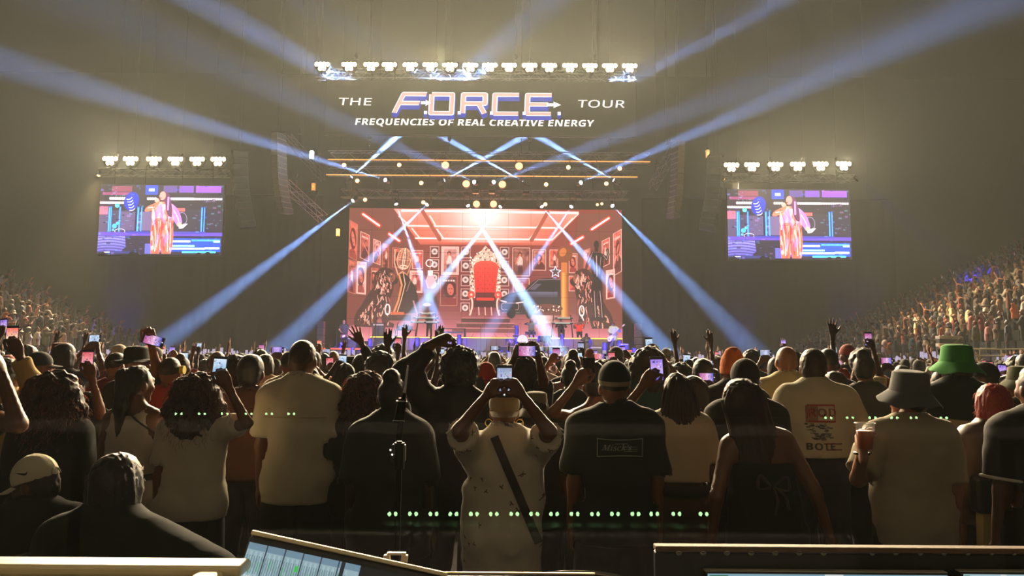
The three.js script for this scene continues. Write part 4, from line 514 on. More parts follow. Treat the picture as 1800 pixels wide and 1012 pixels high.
function strands(shell, n, len, seed, curl) {                            // loose curly hairs standing off a head of hair
  const r = rng(seed), P = shell.attributes.position, N = shell.attributes.normal, G = [];
  for (let i = 0; i < n; i++) { const k = Math.floor(r() * P.count), p = V(P.getX(k), P.getY(k), P.getZ(k)), d = V(N.getX(k), N.getY(k), N.getZ(k)); if (p.z < -0.06) continue; const u = V(r() - 0.5, r() - 0.5, r() - 0.5).cross(d).normalize(), w = d.clone().cross(u), pts = [], a0 = r() * 7, L = len * (0.5 + r()); for (let s = 0; s <= 7; s++) { const t = s / 7; pts.push(p.clone().addScaledVector(d, t * L * 0.55 - 0.008).addScaledVector(V(0, -1, 0), t * t * L * 0.5).addScaledVector(u, curl * t * Math.cos(a0 + t * 9)).addScaledVector(w, curl * t * Math.sin(a0 + t * 9))); } G.push(new THREE.TubeGeometry(new THREE.CatmullRomCurve3(pts), 8, 0.0006 + 0.0004 * r(), 3)); }
  return joined(G);
}
const hats = {
  cap: (c) => [['crown', sdfMesh([ell(V(0, 0.05, 0.012), 0.09, 0.105, 0.11, 0.02)], c, { clip: (d, x, y) => Math.max(d, 0.025 - y), wrinkle: (x, y, z) => -0.003 * Math.max(0, 1 - Math.abs(Math.sin(Math.atan2(x, z) * 3)) * 9) })], ['brim', brim(1)]],
  backcap: (c) => [['crown', sdfMesh([ell(V(0, 0.05, 0.012), 0.09, 0.105, 0.11, 0.02)], c, { clip: (d, x, y) => Math.max(d, 0.02 - y), wrinkle: (x, y, z) => -0.003 * Math.max(0, 1 - Math.abs(Math.sin(Math.atan2(x, z) * 3)) * 9) })], ['brim', brim(-1)]],
  beanie: (c) => [['crown', sdfMesh([ell(V(0, 0.05, 0.016), 0.092, 0.115, 0.113, 0.02), ell(V(0, 0.15, 0.04), 0.05, 0.035, 0.05, 0.04)], c, { clip: (d, x, y) => Math.max(d, -0.005 - y), wrinkle: (x, y, z) => 0.0022 * Math.sin(Math.atan2(x, z) * 46) })], ['cuff', lathe([[0.092, -0.012], [0.099, -0.01], [0.1, 0.035], [0.094, 0.04]], 40).scale(0.96, 1, 1.17).translate(0, 0.0, 0.014)]],
  bucket: (c) => [['crown', lathe([[0.001, 0.152], [0.06, 0.15], [0.083, 0.138], [0.092, 0.06], [0.096, 0.035], [0.092, 0.03]], 40).scale(1, 1, 1.16).translate(0, 0, 0.012)], ['brim', wavyBrim(0.094, 0.152, 0.036, -0.03, 40)]],
  widehat: (c) => [['crown', lathe([[0.001, 0.155], [0.06, 0.152], [0.082, 0.13], [0.09, 0.05], [0.09, 0.04]], 40).scale(1, 1, 1.16).translate(0, 0, 0.012)], ['brim', wavyBrim(0.089, 0.165, 0.045, 0.03, 40)]],
};
function brim(s) { const g = new THREE.PlaneGeometry(1, 1, 14, 8), P = g.attributes.position; for (let i = 0; i < P.count; i++) { const u = P.getX(i) * 2, v = P.getY(i) + 0.5, a = u * 1.15, r0 = 1, L = v * 0.085 * (1 - 0.35 * u * u), x = Math.sin(a) * 0.092 * (1 - v * 0.12), z = -(Math.cos(a) * 0.105 - 0.012 + L * 1.0); P.setXYZ(i, x * r0, 0.032 - 0.018 * u * u - L * 0.22, z * s + (s < 0 ? 0.022 : 0)); } g.computeVertexNormals(); const h = g.clone().translate(0, -0.003, 0); return joined([g, h]); }
function wavyBrim(r0, r1, y0, y1, n) { const g = new THREE.RingGeometry(0.5, 1, n, 5), P = g.attributes.position; for (let i = 0; i < P.count; i++) { const x = P.getX(i), y = P.getY(i), r = Math.hypot(x, y), t = (r - 0.5) * 2, a = Math.atan2(y, x), R = lerp(r0, r1, t); P.setXYZ(i, Math.cos(a) * R, lerp(y0, y1, t) + t * 0.01 * Math.sin(a * 3 + 1) + t * 0.006 * Math.sin(a * 7), -Math.sin(a) * R * 1.14 + 0.012); } g.computeVertexNormals(); return joined([g, g.clone().translate(0, 0.004, 0)]); }

// ---- the figure. Local frame: feet on the ground at y = 0, facing -z, its right on +x. All lengths for a height of 1.75 m, scaled by h.
const skinTones = [0x3a2114, 0x4a2a19, 0x5c3620, 0x6e432a, 0x8a5a3c, 0xa9765a].map((c) => new THREE.MeshPhysicalMaterial({ color: c, roughness: 0.48, sheen: 0.8, sheenRoughness: 0.4, sheenColor: new THREE.Color(c).lerp(new THREE.Color(0xffe0b8), 0.4) }));
const REST = { relaxedL: [-0.25, 0.86, 0.02], relaxedR: [0.25, 0.86, 0.02] };
function figure(o) {
  const S = (o.h ?? 1.75) / 1.75, w = o.build ?? 1, fem = !!o.fem, cell = o.cell ?? 0.018, hc = o.headCell ?? 0.008, handCell = o.handCell ?? 0.007;
  const lean = o.lean ?? 0, bend = o.bend ?? 0;                          // lean: to its right; bend: forwards (radians)
  const L = (x, y, z = 0) => { const t = clamp((y - 0.9) / 0.5, 0, 1), v = V(x, y - 0.95, z); if (y > 0.9) v.applyEuler(new THREE.Euler(-bend * t, 0, -lean * t)); v.y += 0.95; return v.multiplyScalar(S); };
  const sw = (fem ? 0.158 : 0.18) * Math.sqrt(w), hw = (fem ? 0.1 : 0.088) * w, cw = (fem ? 0.93 : 1.03) * w;
  const sit = o.sit; const drop = sit ? -0.47 : 0;                       // seated: hips on a chair of 0.45 m
  const M = (x, y, z = 0) => { const p = L(x, y, z); p.y += drop * S; return p; };
  const s = S;
  // arms: two-bone reach from the shoulder to a wrist target
  const arm = (side) => {
    const sh = M(side * sw, 1.415, 0.01), key = side > 0 ? o.armR : o.armL; let tgt = key?.to ? V(...key.to).multiplyScalar(S) : M(side * (0.225 * Math.sqrt(w) + 0.01), 0.86, -0.02), a = 0.295 * s, b = 0.265 * s, d = tgt.clone().sub(sh), D = Math.min(d.length(), (a + b) * 0.995); d.normalize();
    const pole = key?.pole ? V(...key.pole) : V(side * 0.5, -0.3, 1), n = pole.sub(d.clone().multiplyScalar(pole.dot(d))).normalize(), ca = clamp((a * a + D * D - b * b) / (2 * a * D), -1, 1), el = sh.clone().addScaledVector(d, a * ca).addScaledVector(n, a * Math.sqrt(1 - ca * ca)), wr = sh.clone().addScaledVector(d, D);
    return { sh, el, wr, key, side };
  };
  const A = { L: arm(-1), R: arm(1) };
  const hipY = 0.93, hip = (sd) => M(sd * hw, hipY, 0.0), knee = (sd) => (sit ? V(sd * 0.13, 0.5, -0.42).multiplyScalar(S) : M(sd * (hw + 0.012 + (o.stance ?? 0.02)), 0.5, -0.012)), ank = (sd) => (sit ? V(sd * 0.14, 0.09, -0.4).multiplyScalar(S) : V(sd * (hw + 0.02 + (o.stance ?? 0.02) * 1.8), 0.085, 0.02).multiplyScalar(S));
  const torso = (e) => [cap(M(0, 0.94), M(0, 1.1), 0.15 * w * s + e, (fem ? 0.118 : 0.135) * w * s + e, 0.05 * s, fem ? 1.13 : 1.07, 0.74), cap(M(0, 1.1), M(0, 1.33), (fem ? 0.12 : 0.137) * w * s + e, 0.15 * Math.sqrt(w) * s + e, 0.05 * s, cw > 1 ? 1.08 : 1.02, 0.7), cap(M(-sw + 0.035, 1.405, 0.01), M(sw - 0.035, 1.405, 0.01), 0.062 * s + e, 0.062 * s + e, 0.06 * s, 1, 1), cap(M(0, 1.5, 0.015), M(0.11, 1.435, 0.015), 0.046 * s + e, 0.046 * s + e, 0.05 * s), cap(M(0, 1.5, 0.015), M(-0.11, 1.435, 0.015), 0.046 * s + e, 0.046 * s + e, 0.05 * s), ...(fem ? [ell(M(-0.075, 1.26, -0.085), 0.07 * s * w + e, 0.07 * s * w + e, 0.06 * s * w + e, 0.04), ell(M(0.075, 1.26, -0.085), 0.07 * s * w + e, 0.07 * s * w + e, 0.06 * s * w + e, 0.04), ell(M(-0.075, 0.94, 0.06), 0.085 * s * w + e, 0.09 * s * w + e, 0.08 * s * w + e, 0.05), ell(M(0.075, 0.94, 0.06), 0.085 * s * w + e, 0.09 * s * w + e, 0.08 * s * w + e, 0.05)] : [ell(M(-0.075, 0.94, 0.05), 0.08 * s * w + e, 0.085 * s + e, 0.075 * s + e, 0.05), ell(M(0.075, 0.94, 0.05), 0.08 * s * w + e, 0.085 * s + e, 0.075 * s + e, 0.05)])];
  const aw = Math.sqrt(w) * (fem ? 0.92 : 1.04);
  const upper = (q, e0, e1, t = 1) => cap(q.sh, q.sh.clone().lerp(q.el, t), 0.052 * aw * s + e0, lerp(0.052, 0.041, t) * aw * s + e1, 0.035 * s);
  const lower = (q, e0, e1, t = 1) => cap(q.el, q.el.clone().lerp(q.wr, t), 0.041 * aw * s + e0, lerp(0.041, 0.027, t) * aw * s + e1, 0.02 * s);
  const legs = (e0, e1, e2) => [-1, 1].flatMap((sd) => [cap(hip(sd), knee(sd), 0.088 * w * s + e0, 0.058 * Math.sqrt(w) * s + e1, 0.04 * s), cap(knee(sd), ank(sd), 0.056 * s + e1, 0.036 * s + e2, 0.03 * s)]);
  const neck0 = M(0, 1.46, 0.02), headAt = M(0, 1.628, -0.012).add(V((o.headShift ?? [0, 0])[0], 0, (o.headShift ?? [0, 0])[1]).multiplyScalar(S));
  const P = [...torso(0), cap(neck0, headAt.clone().add(V(0, -0.07, 0.025).multiplyScalar(S)), 0.06 * s * Math.sqrt(w), 0.053 * s * Math.sqrt(w), 0.03 * s), ...['L', 'R'].flatMap((k) => [upper(A[k], 0, 0), lower(A[k], 0, 0)]), ...legs(0, 0, 0), ...[-1, 1].flatMap((sd) => { const a = ank(sd); return [cap(a.clone().add(V(0, -0.03 * s, 0.02 * s)), a.clone().add(V(sd * 0.02 * s, -0.045 * s, -0.15 * s)), 0.038 * s, 0.03 * s, 0.03 * s)]; })];
  const root = new THREE.Group(); root.name = 'person';
  const headRot = new THREE.Euler(o.headPitch ?? 0.04, o.headYaw ?? 0, o.headTilt ?? 0, 'YXZ'), HM = new THREE.Matrix4().compose(headAt, new THREE.Quaternion().setFromEuler(headRot), V(S, S, S).multiplyScalar(o.headScale ?? 1));
  const hands = ['L', 'R'].map((k) => {
    const q = A[k], y = q.wr.clone().sub(q.el).normalize(); if (q.key?.dir) y.set(...q.key.dir).normalize();
    const palm = q.key?.palm ? V(...q.key.palm) : V(-q.side, 0, 0.0), z = palm.clone().negate(); z.sub(y.clone().multiplyScalar(z.dot(y))).normalize(); const x = y.clone().cross(z);
    const m = new THREE.Matrix4().makeBasis(x.multiplyScalar(S * 1.02), y.multiplyScalar(S * 1.02), z.multiplyScalar(S * 1.02)).setPosition(q.wr); q.handMatrix = m;
    // thumb side: which side of the hand's own x the thumb leaves from, so that it is a left or a right hand
    return handGeometry(q.key?.hand ?? 'relaxed', q.side > 0 ? -1 : 1, handCell).clone().applyMatrix4(m);
  });
  const skin = o.skinMaterial ?? skinTones[o.skin ?? 2];
  const bodyGeo = joined([sdfMesh(P, cell), sdfMesh(headPrims(), hc, { pad: 0.015 }).applyMatrix4(HM), ...hands]);
  part('body', bodyGeo, skin, root);
  // clothes
  const wr = o.wrinkle ?? 1, seed = (o.seed ?? 1) * 3.7, folds = (amp) => (x, y, z) => amp * wr * (noise(x * 7 + seed, y * 10 + x * 6, z * 7) * 0.8 + 0.5 * noise(x * 16 + y * 9 + seed, y * 20 - x * 10, z * 15));
  const top = o.top; let topMesh = null;
  if (top) {
    const e = 0.014 + (top.loose ?? 0.012), hem = (top.hem ?? 0.88) * S + drop * S, sl = top.sleeve ?? 0.55, prims = torso(e).slice(0, fem ? 9 : 7);
    const flare = (top.flare ?? 0.02); prims.push(cap(M(0, 1.28), V(0, hem, 0.008), (fem ? 0.125 : 0.145) * w * s + e, 0.148 * w * s + e + flare, 0.05, fem ? 1.1 : 1.08, 0.76));
    for (const k of ['L', 'R']) { const q = A[k]; if (sl > 0) prims.push(upper(q, e * 0.9, (top.cuff ?? 0.022) + e * 0.6, Math.min(1, sl))); if (sl > 1) prims.push(lower(q, e * 0.7 + 0.006, top.cuff2 ?? 0.016, (sl - 1))); }
    const neckC = M(0, 1.535, top.neckBack ?? -0.005), nr = (top.neck ?? 0.075) * S, yMax = top.strapless ? M(0, 1.31).y : 1e3, cuffs = ['L', 'R'].map((k) => { const q = A[k]; if (sl <= 0) return null; const t = Math.min(1, sl), c = sl > 1 ? q.el.clone().lerp(q.wr, sl - 1) : q.sh.clone().lerp(q.el, t), dir = (sl > 1 ? q.wr.clone().sub(q.el) : q.el.clone().sub(q.sh)).normalize(); return [c, dir, sl > 1 ? 0.1 : 0.14]; });
    const tank = top.tank;
    const clip = (d, x, y, z) => {
      d = Math.max(d, hem - (top.curved ? top.curved * S * (1 - (x / (0.2 * w)) ** 2) : 0) - y);
      d = Math.max(d, -(Math.hypot((x - neckC.x) * 0.95, (y - neckC.y), (z - neckC.z) * 0.9) - nr));
      for (const c of cuffs) if (c) { const px = x - c[0].x, py = y - c[0].y, pz = z - c[0].z, h = px * c[1].x + py * c[1].y + pz * c[1].z; const rr2 = px * px + py * py + pz * pz; if (h > 0 && rr2 < c[2] * c[2] && rr2 - h * h < 0.0072 * S * S * aw * aw) d = Math.max(d, h); }
      if (tank) for (const k of ['L', 'R']) { const a = A[k].sh; d = Math.max(d, -(Math.hypot(x - a.x, (y - a.y) * 0.62, z - a.z) - tank * S)); }
      if (y > yMax) d = Math.max(d, y - yMax);
      return d;
    };
    topMesh = part(top.name ?? 'shirt', sdfMesh(prims, o.clothCell ?? cell * 0.85, { clip, wrinkle: o.flat ? null : folds(top.folds ?? 0.008) }), top.m, root);
    if (top.collar) { const g = new THREE.TorusGeometry(0.068 * S * Math.sqrt(w), top.collar, 8, 24).rotateX(Math.PI / 2 - 0.25).scale(1, 1.5, 0.95); const c = M(0, 1.487, 0.015); part('collar', g.translate(c.x, c.y, c.z), top.m, root); }
  }
  const bt = o.bottom;
  if (bt) {
    const e = 0.014 + (bt.loose ?? 0.008), waist = M(0, bt.waist ?? 1.0).y, prims = [...torso(e * 0.8).filter((p, i) => i === 0 || i >= (fem ? 7 : 5)), ...legs(e, e + (bt.loose ?? 0.008), e + 0.012 + (bt.wide ?? 0))], cutY = (bt.length ?? 0.07) * S;
    if (bt.skirt) prims.push(cap(M(0, 0.92), V(0, bt.skirt * S + drop * S, 0), 0.17 * w * s, 0.2 * w * s, 0.05, 1.05, 0.85));
    part(bt.name ?? 'trousers', sdfMesh(prims, (o.clothCell ?? cell) * 1.15, { clip: (d, x, y) => Math.max(d, y - waist, (bt.skirt ? bt.skirt * S : cutY) - y), wrinkle: o.flat ? null : folds(0.006) }), bt.m, root);
  }
  if (o.shoes !== false) for (const sd of [-1, 1]) { const a = ank(sd); part('shoe', sdfMesh([cap(a.clone().add(V(0, -0.04 * s, 0.03 * s)), a.clone().add(V(sd * 0.022 * s, -0.048 * s, -0.155 * s)), 0.05 * s, 0.04 * s, 0.03)], 0.018, { clip: (d, x, y) => Math.max(d, 0.002 - y) }), o.shoeM ?? rubber, root); }
  const inHead = (name, g, m, parent = root) => part(name, g.clone().applyMatrix4(HM), m, parent);
  let hairMesh = null;
  if (o.hair && o.hair !== 'bald') { const g = headHairCached(o.hair, o.hairCell ?? hc); hairMesh = inHead('hair', g, o.hairM, root); if (o.strands) tag(inHead('loose_strand', strands(g, o.strands[0], o.strands[1], o.seed ?? 3, o.strands[2] ?? 0.012), o.strandM ?? o.hairM, hairMesh), null, null, null, 'stuff'); }
  if (o.hat) { const hr = new THREE.Matrix4().makeRotationFromEuler(new THREE.Euler(...(o.hatTilt ?? [0, 0, 0]))), list = hatCached(o.hat, o.hairCell ?? hc), names = list.map((l) => l[0]); const crown = part(o.hatName ?? 'hat', list[0][1].clone().applyMatrix4(hr).applyMatrix4(HM), o.hatM, root); for (let i = 1; i < list.length; i++) part(names[i], list[i][1].clone().applyMatrix4(hr).applyMatrix4(HM), o.brimM ?? o.hatM, crown); }
  if (o.face !== false) { const eye = new THREE.SphereGeometry(0.0125, 10, 8), iris = new THREE.CircleGeometry(0.0062, 12).rotateY(Math.PI).translate(0, 0, -0.0127); for (const x of [-0.032, 0.032]) { const e = inHead('eye', eye.clone().translate(x, 0.012, -0.0815), eyeM, root); inHead('iris', iris.clone().translate(x, 0.012, -0.0815), irisM, e); } inHead('lips', sdfMesh([ell(V(0, -0.0555, -0.0905), 0.022, 0.006, 0.006, 0.004), ell(V(0, -0.0655, -0.0885), 0.018, 0.006, 0.006, 0.004)], 0.004, { pad: 0.006 }), lipM, root); for (const x of [-1, 1]) inHead('eyebrow', cap2([V(x * 0.016, 0.034, -0.098), V(x * 0.034, 0.039, -0.094), V(x * 0.05, 0.033, -0.082)], 0.0032), browM, root); }
  root.userData.rig = { A, HM, S, headAt, M, topMesh, hairMesh, HMset: inHead };
  return root;
}
const eyeM = std(0xd8d0c4, 0.3), irisM = std(0x20120a, 0.3), lipM = std(0x6a2f2a, 0.5), browM = std(0x120c09, 0.8), cap2 = (pts, r) => tube(pts, r, 8, 5);
const hairCache = new Map(), hatCache = new Map();
const headHairCached = (k, c) => { const key = k + c; if (!hairCache.has(key)) hairCache.set(key, headHair[k](c)); return hairCache.get(key); };
const hatCached = (k, c) => { const key = k + c; if (!hatCache.has(key)) hatCache.set(key, hats[k](c)); return hatCache.get(key); };
// a print on a garment: the garment's own triangles inside a rectangle on its back, lifted off by a hair
function backPrint(mesh, cx, cy, w, h, m, name = 'print') {
  const g = mesh.geometry, P = g.attributes.position, N = g.attributes.normal, idx = g.index.array, pos = [], nor = [], uv = [];
  for (let i = 0; i < idx.length; i += 3) { const t = [idx[i], idx[i + 1], idx[i + 2]]; if (!t.some((k) => N.getZ(k) > 0.25)) continue; if (!t.some((k) => N.getZ(k) > 0.1 && Math.abs(P.getX(k) - cx) < w / 2 && Math.abs(P.getY(k) - cy) < h / 2)) continue; for (const k of t) { pos.push(P.getX(k) + N.getX(k) * 0.0025, P.getY(k) + N.getY(k) * 0.0025, P.getZ(k) + N.getZ(k) * 0.0025); nor.push(N.getX(k), N.getY(k), N.getZ(k)); uv.push((P.getX(k) - cx) / w + 0.5, (P.getY(k) - cy) / h + 0.5); } }
  const q = new THREE.BufferGeometry(); q.setAttribute('position', new THREE.Float32BufferAttribute(pos, 3)); q.setAttribute('normal', new THREE.Float32BufferAttribute(nor, 3)); q.setAttribute('uv', new THREE.Float32BufferAttribute(uv, 2));
  return part(name, q, m, mesh);
}
// depth of a garment's back at a place, for straps and seams that lie on it
function backZ(mesh, x, y) { const P = mesh.geometry.attributes.position; let z = -9; for (let i = 0; i < P.count; i++) if (Math.abs(P.getX(i) - x) < 0.018 && Math.abs(P.getY(i) - y) < 0.018) z = Math.max(z, P.getZ(i)); return z < -5 ? 0.1 : z; }
const cloth = (color, rough = 0.9, more = {}) => new THREE.MeshPhysicalMaterial({ color, roughness: rough, bumpMap: WEAVE, bumpScale: 0.0006, sheen: 1, sheenRoughness: 0.45, sheenColor: new THREE.Color(color).lerp(new THREE.Color(0xffffff), 0.22), ...more });
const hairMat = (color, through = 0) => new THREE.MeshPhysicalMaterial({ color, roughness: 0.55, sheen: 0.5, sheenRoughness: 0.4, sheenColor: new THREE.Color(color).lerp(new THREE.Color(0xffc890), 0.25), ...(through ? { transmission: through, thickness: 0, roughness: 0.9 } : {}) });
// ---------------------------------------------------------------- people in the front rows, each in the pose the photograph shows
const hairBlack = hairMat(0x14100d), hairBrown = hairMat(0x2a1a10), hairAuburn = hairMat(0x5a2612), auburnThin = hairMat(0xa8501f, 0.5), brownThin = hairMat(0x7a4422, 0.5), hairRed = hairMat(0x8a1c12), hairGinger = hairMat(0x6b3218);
const black = (r = 0.9) => cloth(0x141416, r), denim = cloth(0x23262e), darkTrousers = cloth(0x17171a);
function hero(o) {
  const p = at(o.px, o.crown, o.Z), extra = o.extra ?? (o.hat ? 0.035 : o.hair === 'curly' || o.hair === 'afro' ? 0.025 : 0.008);
  const drop = o.sit ? 0.47 : 0; o.h = (p.y - extra) / (1.755 - drop) * 1.75; o.h = clamp(o.h, 1.42, 1.96);
  const S = o.h / 1.75, base = V(p.x + (o.dx ?? 0), 0, -o.Z);
  for (const k of ['armL', 'armR']) if (o[k]?.at) { const q = at(...o[k].at).sub(base).applyAxisAngle(QY, -(o.yaw ?? 0)).divideScalar(S); o[k].to = q.toArray(); }
  o.cell ??= 0.019; o.clothCell ??= 0.0165;
  const g = figure(o); g.name = numbered('person'); g.position.copy(base); g.rotation.y = o.yaw ?? 0; scene.add(g); tag(g, o.label, 'person'); g.updateMatrixWorld(true);
  return g;
}
const handPoint = (g, side, v) => v.clone().applyMatrix4(g.userData.rig.A[side].handMatrix).applyMatrix4(g.matrixWorld);
const GRIP = V(0, 0.108, -0.036);
const rigDone = (g) => { const r = g.userData.rig; delete g.userData.rig; return r; };
// ---- smartphones, held by a hand and so things of their own
const phoneArt = [['#d65a5a', '#f0a8b8', '#3a3a9a'], ['#b0508a', '#e8b8e0', '#4a58c8'], ['#cfe0f0', '#8fb4d8', '#d8ecf8'], ['#e86a5a', '#f8d8b0', '#c8c0d8'], ['#9a7ae0', '#c8b0f0', '#5a48c0'], ['#8898b8', '#c8d0e8', '#687898']].map(([a, b, c], i) => glow(0xffffff, 1.15, { emissiveMap: canvas(48, 96, (g) => { g.fillStyle = '#101014'; g.fillRect(0, 0, 48, 96); const gr = g.createLinearGradient(0, 8, 0, 88); gr.addColorStop(0, a); gr.addColorStop(0.55, b); gr.addColorStop(1, c); g.fillStyle = gr; g.fillRect(0, 8, 48, 76); const r = rng(i + 40); for (let k = 0; k < 60; k++) { g.fillStyle = ['#ffffff', '#3c2a50', '#ff8a7a', '#5a6af0', '#1c1424'][Math.floor(r() * 5)]; g.globalAlpha = 0.5; g.fillRect(r() * 46, 10 + r() * 72, 1 + r() * 6, 1 + r() * 5); } g.globalAlpha = 1; g.fillStyle = '#fff'; g.beginPath(); g.arc(24, 90, 3, 0, 7); g.fill(); }) }));
const phoneCase = new RoundedBoxGeometry(0.076, 0.156, 0.009, 2, 0.0044), phoneScreen = new THREE.PlaneGeometry(0.069, 0.148).translate(0, 0, 0.0049), phoneBack = merge([cyl(0.008, 0.008, 0.003, 12).rotateX(Math.PI / 2).translate(0.02, 0.055, -0.0055), cyl(0.008, 0.008, 0.003, 12).rotateX(Math.PI / 2).translate(0.02, 0.033, -0.0055)]);
const phoneM = std(0x0c0c0e, 0.35);
function phone(p, rot, art, label, group, scale = 1) { const t = thing('smartphone', label, 'phone', p, 0, group); t.rotation.set(...rot); t.scale.setScalar(scale); part('case', phoneCase, phoneM, t); part('screen', phoneScreen, phoneArt[art % phoneArt.length], t); part('camera', phoneBack, phoneM, t); return t; }

// 1 left edge: bare arm bent, most of the person outside the frame
{ const g = hero({ px: -75, crown: 612, Z: 3.7, label: 'person cut off by the left frame edge with a bent bare arm raised', skin: 3, hair: 'short', hairM: hairBlack, top: { m: black(), sleeve: 0.35 }, bottom: { m: denim }, armR: { at: [2, 655, 3.55], pole: [1, -0.8, 0.4], hand: 'fist', palm: [-1, 0, 0] } }); rigDone(g); }
// 2 tan jacket with raised phone
{ const g = hero({ px: 12, crown: 628, Z: 5.0, label: 'person in a tan jacket at the far left holding up a phone', skin: 2, hair: 'short', hairM: hairBlack, top: { m: cloth(0xb8975e), sleeve: 1.85, folds: 0.016, cuff: 0.018, cuff2: 0.024, loose: 0.022 }, bottom: { m: denim }, armR: { at: [33, 622, 4.7], pole: [1, -1, 0.2], hand: 'grip', palm: [-0.6, 0, -1] } }); const q = handPoint(g, 'R', GRIP); rigDone(g); phone(q, [-0.1, 0.1, 0.04], 3, 'lit phone held up at the far left beside a tan sleeve'); }
// 3 dark hair with orange rim
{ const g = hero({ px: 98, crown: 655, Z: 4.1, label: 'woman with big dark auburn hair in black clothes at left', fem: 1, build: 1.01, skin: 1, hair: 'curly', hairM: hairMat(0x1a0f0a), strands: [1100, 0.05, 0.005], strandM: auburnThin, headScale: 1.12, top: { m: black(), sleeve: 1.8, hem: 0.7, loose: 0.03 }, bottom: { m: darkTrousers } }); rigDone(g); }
// 4 shiny black jacket, arm up with a phone
{ const g = hero({ px: 150, crown: 688, Z: 4.85, label: 'person in a shiny black puffed top with a bare arm lifting a phone', fem: 1, skin: 3, hair: 'curly', hairM: hairMat(0x0c0a09), top: { m: cloth(0x17150f, 0.32, { sheen: 0 }), sleeve: 0.7, folds: 0.03, loose: 0.035 }, bottom: { m: darkTrousers }, armR: { at: [158, 645, 4.6], pole: [1, -0.55, 0.1], hand: 'grip', palm: [-0.6, 0, -1] } }); const p = handPoint(g, 'R', GRIP); rigDone(g); phone(p, [-0.1, 0, 0.02], 0, 'lit phone in a raised hand near the left stand crowd'); }
// 5 white tank top and ponytail
{ const g = hero({ px: 243, crown: 641, Z: 4.55, label: 'woman in a white tank top with a long dark ponytail and brown belt', fem: 1, build: 0.95, skin: 2, headYaw: -0.5, hair: 'ponytail', hairM: hairBlack, top: { name: 'tank_top', m: cloth(0xbdb4a0), sleeve: 0, tank: 0.088, neck: 0.125, hem: 0.78, loose: 0.004, flare: 0.0, folds: 0.005 }, bottom: { m: cloth(0xb9ab90), waist: 0.99, loose: 0.004 } });
  const r = rigDone(g); part('belt', new THREE.TorusGeometry(0.17, 0.016, 6, 40).scale(1.06, 0.84, 1.25).rotateX(Math.PI / 2).translate(0, 1.06 * r.S, 0.006), std(0x2a140c, 0.6), g);
  const b = thing('shoulder_bag', 'small black shoulder bag with shiny ring at the hip of the ponytail woman', 'bag', [at(292, 795, 4.45).x, at(292, 795, 4.45).y, -4.5]); part('pouch', box(0.16, 0.17, 0.09, 0, 0, 0, 0.03), std(0x0d0b0a, 0.45), b); part('ring', new THREE.TorusGeometry(0.018, 0.004, 8, 18).translate(-0.02, 0.11, 0.05), chrome, b); part('strap', tube([V(-0.03, 0.08, 0.03), V(-0.1, 0.13, 0.05), V(-0.17, 0.18, 0.06), V(-0.24, 0.24, 0.05)], 0.006, 20), std(0x0d0b0a, 0.5), b); }
// 6 curly hair, white tee, phone in the right hand
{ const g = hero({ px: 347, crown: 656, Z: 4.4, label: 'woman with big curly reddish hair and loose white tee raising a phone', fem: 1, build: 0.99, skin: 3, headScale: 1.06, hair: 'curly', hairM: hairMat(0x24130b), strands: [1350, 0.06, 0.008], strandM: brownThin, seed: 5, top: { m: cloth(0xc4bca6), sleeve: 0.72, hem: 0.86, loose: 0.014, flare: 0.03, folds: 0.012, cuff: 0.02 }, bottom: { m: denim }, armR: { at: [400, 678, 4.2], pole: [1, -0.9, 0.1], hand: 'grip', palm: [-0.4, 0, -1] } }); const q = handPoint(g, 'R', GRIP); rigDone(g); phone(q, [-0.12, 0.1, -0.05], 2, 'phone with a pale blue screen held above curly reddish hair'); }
// 7 cream shirt
{ const g = hero({ px: 533, crown: 597, Z: 4.7, label: 'tall man in a cream button shirt with cropped hair, seen from behind', build: 1.02, skin: 2, hair: 'fade', hairM: hairBrown, seed: 2, top: { m: cloth(0xb3ab92), sleeve: 0.82, cuff: 0.02, collar: 0.014, hem: 0.79, loose: 0.024, flare: 0.015, folds: 0.009 }, bottom: { m: darkTrousers, loose: 0.02 } }); const r = rigDone(g); part('yoke_seam', tube([-0.19, -0.14, -0.09, -0.04, 0, 0.04, 0.09, 0.14, 0.19].map((x) => V(x * r.S, 1.3 * r.S, backZ(r.topMesh, x * r.S, 1.3 * r.S))), 0.0022, 40, 4), cloth(0xa89a76), g); }
// 8 auburn hair, black top
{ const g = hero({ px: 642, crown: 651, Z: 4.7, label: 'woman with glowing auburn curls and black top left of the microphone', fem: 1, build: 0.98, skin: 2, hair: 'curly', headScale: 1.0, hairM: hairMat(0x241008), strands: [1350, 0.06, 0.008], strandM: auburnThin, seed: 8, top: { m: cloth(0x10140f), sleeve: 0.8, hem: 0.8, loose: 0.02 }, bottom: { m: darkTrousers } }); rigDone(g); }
// 9 dark figure behind the microphone
{ const g = hero({ px: 690, crown: 660, Z: 3.95, label: 'broad person in black with pinned-up braids standing behind the measurement microphone', build: 1.04, fem: 1, skin: 0, hair: 'bun', hairM: hairBlack, top: { m: cloth(0x0e0e0f, 0.7), sleeve: 0.85, hem: 0.75, loose: 0.03 }, bottom: { m: darkTrousers } }); rigDone(g); }
// 10 raised fist arm
{ const g = hero({ px: 808, crown: 612, Z: 4.6, label: 'man in a black long-sleeve top stretching his left arm high', build: 0.99, skin: 1, hair: 'afro', hairM: hairBlack, headScale: 0.94, top: { m: cloth(0x101012, 0.7), sleeve: 1.85, loose: 0.022, folds: 0.013, hem: 0.78, cuff2: 0.02 }, bottom: { m: darkTrousers }, armL: { at: [764, 602, 4.35], pole: [-1, -0.55, -0.2], hand: 'grip', palm: [0.3, -0.7, -0.6], dir: [0.75, 0.35, -0.1] } }); rigDone(g); }
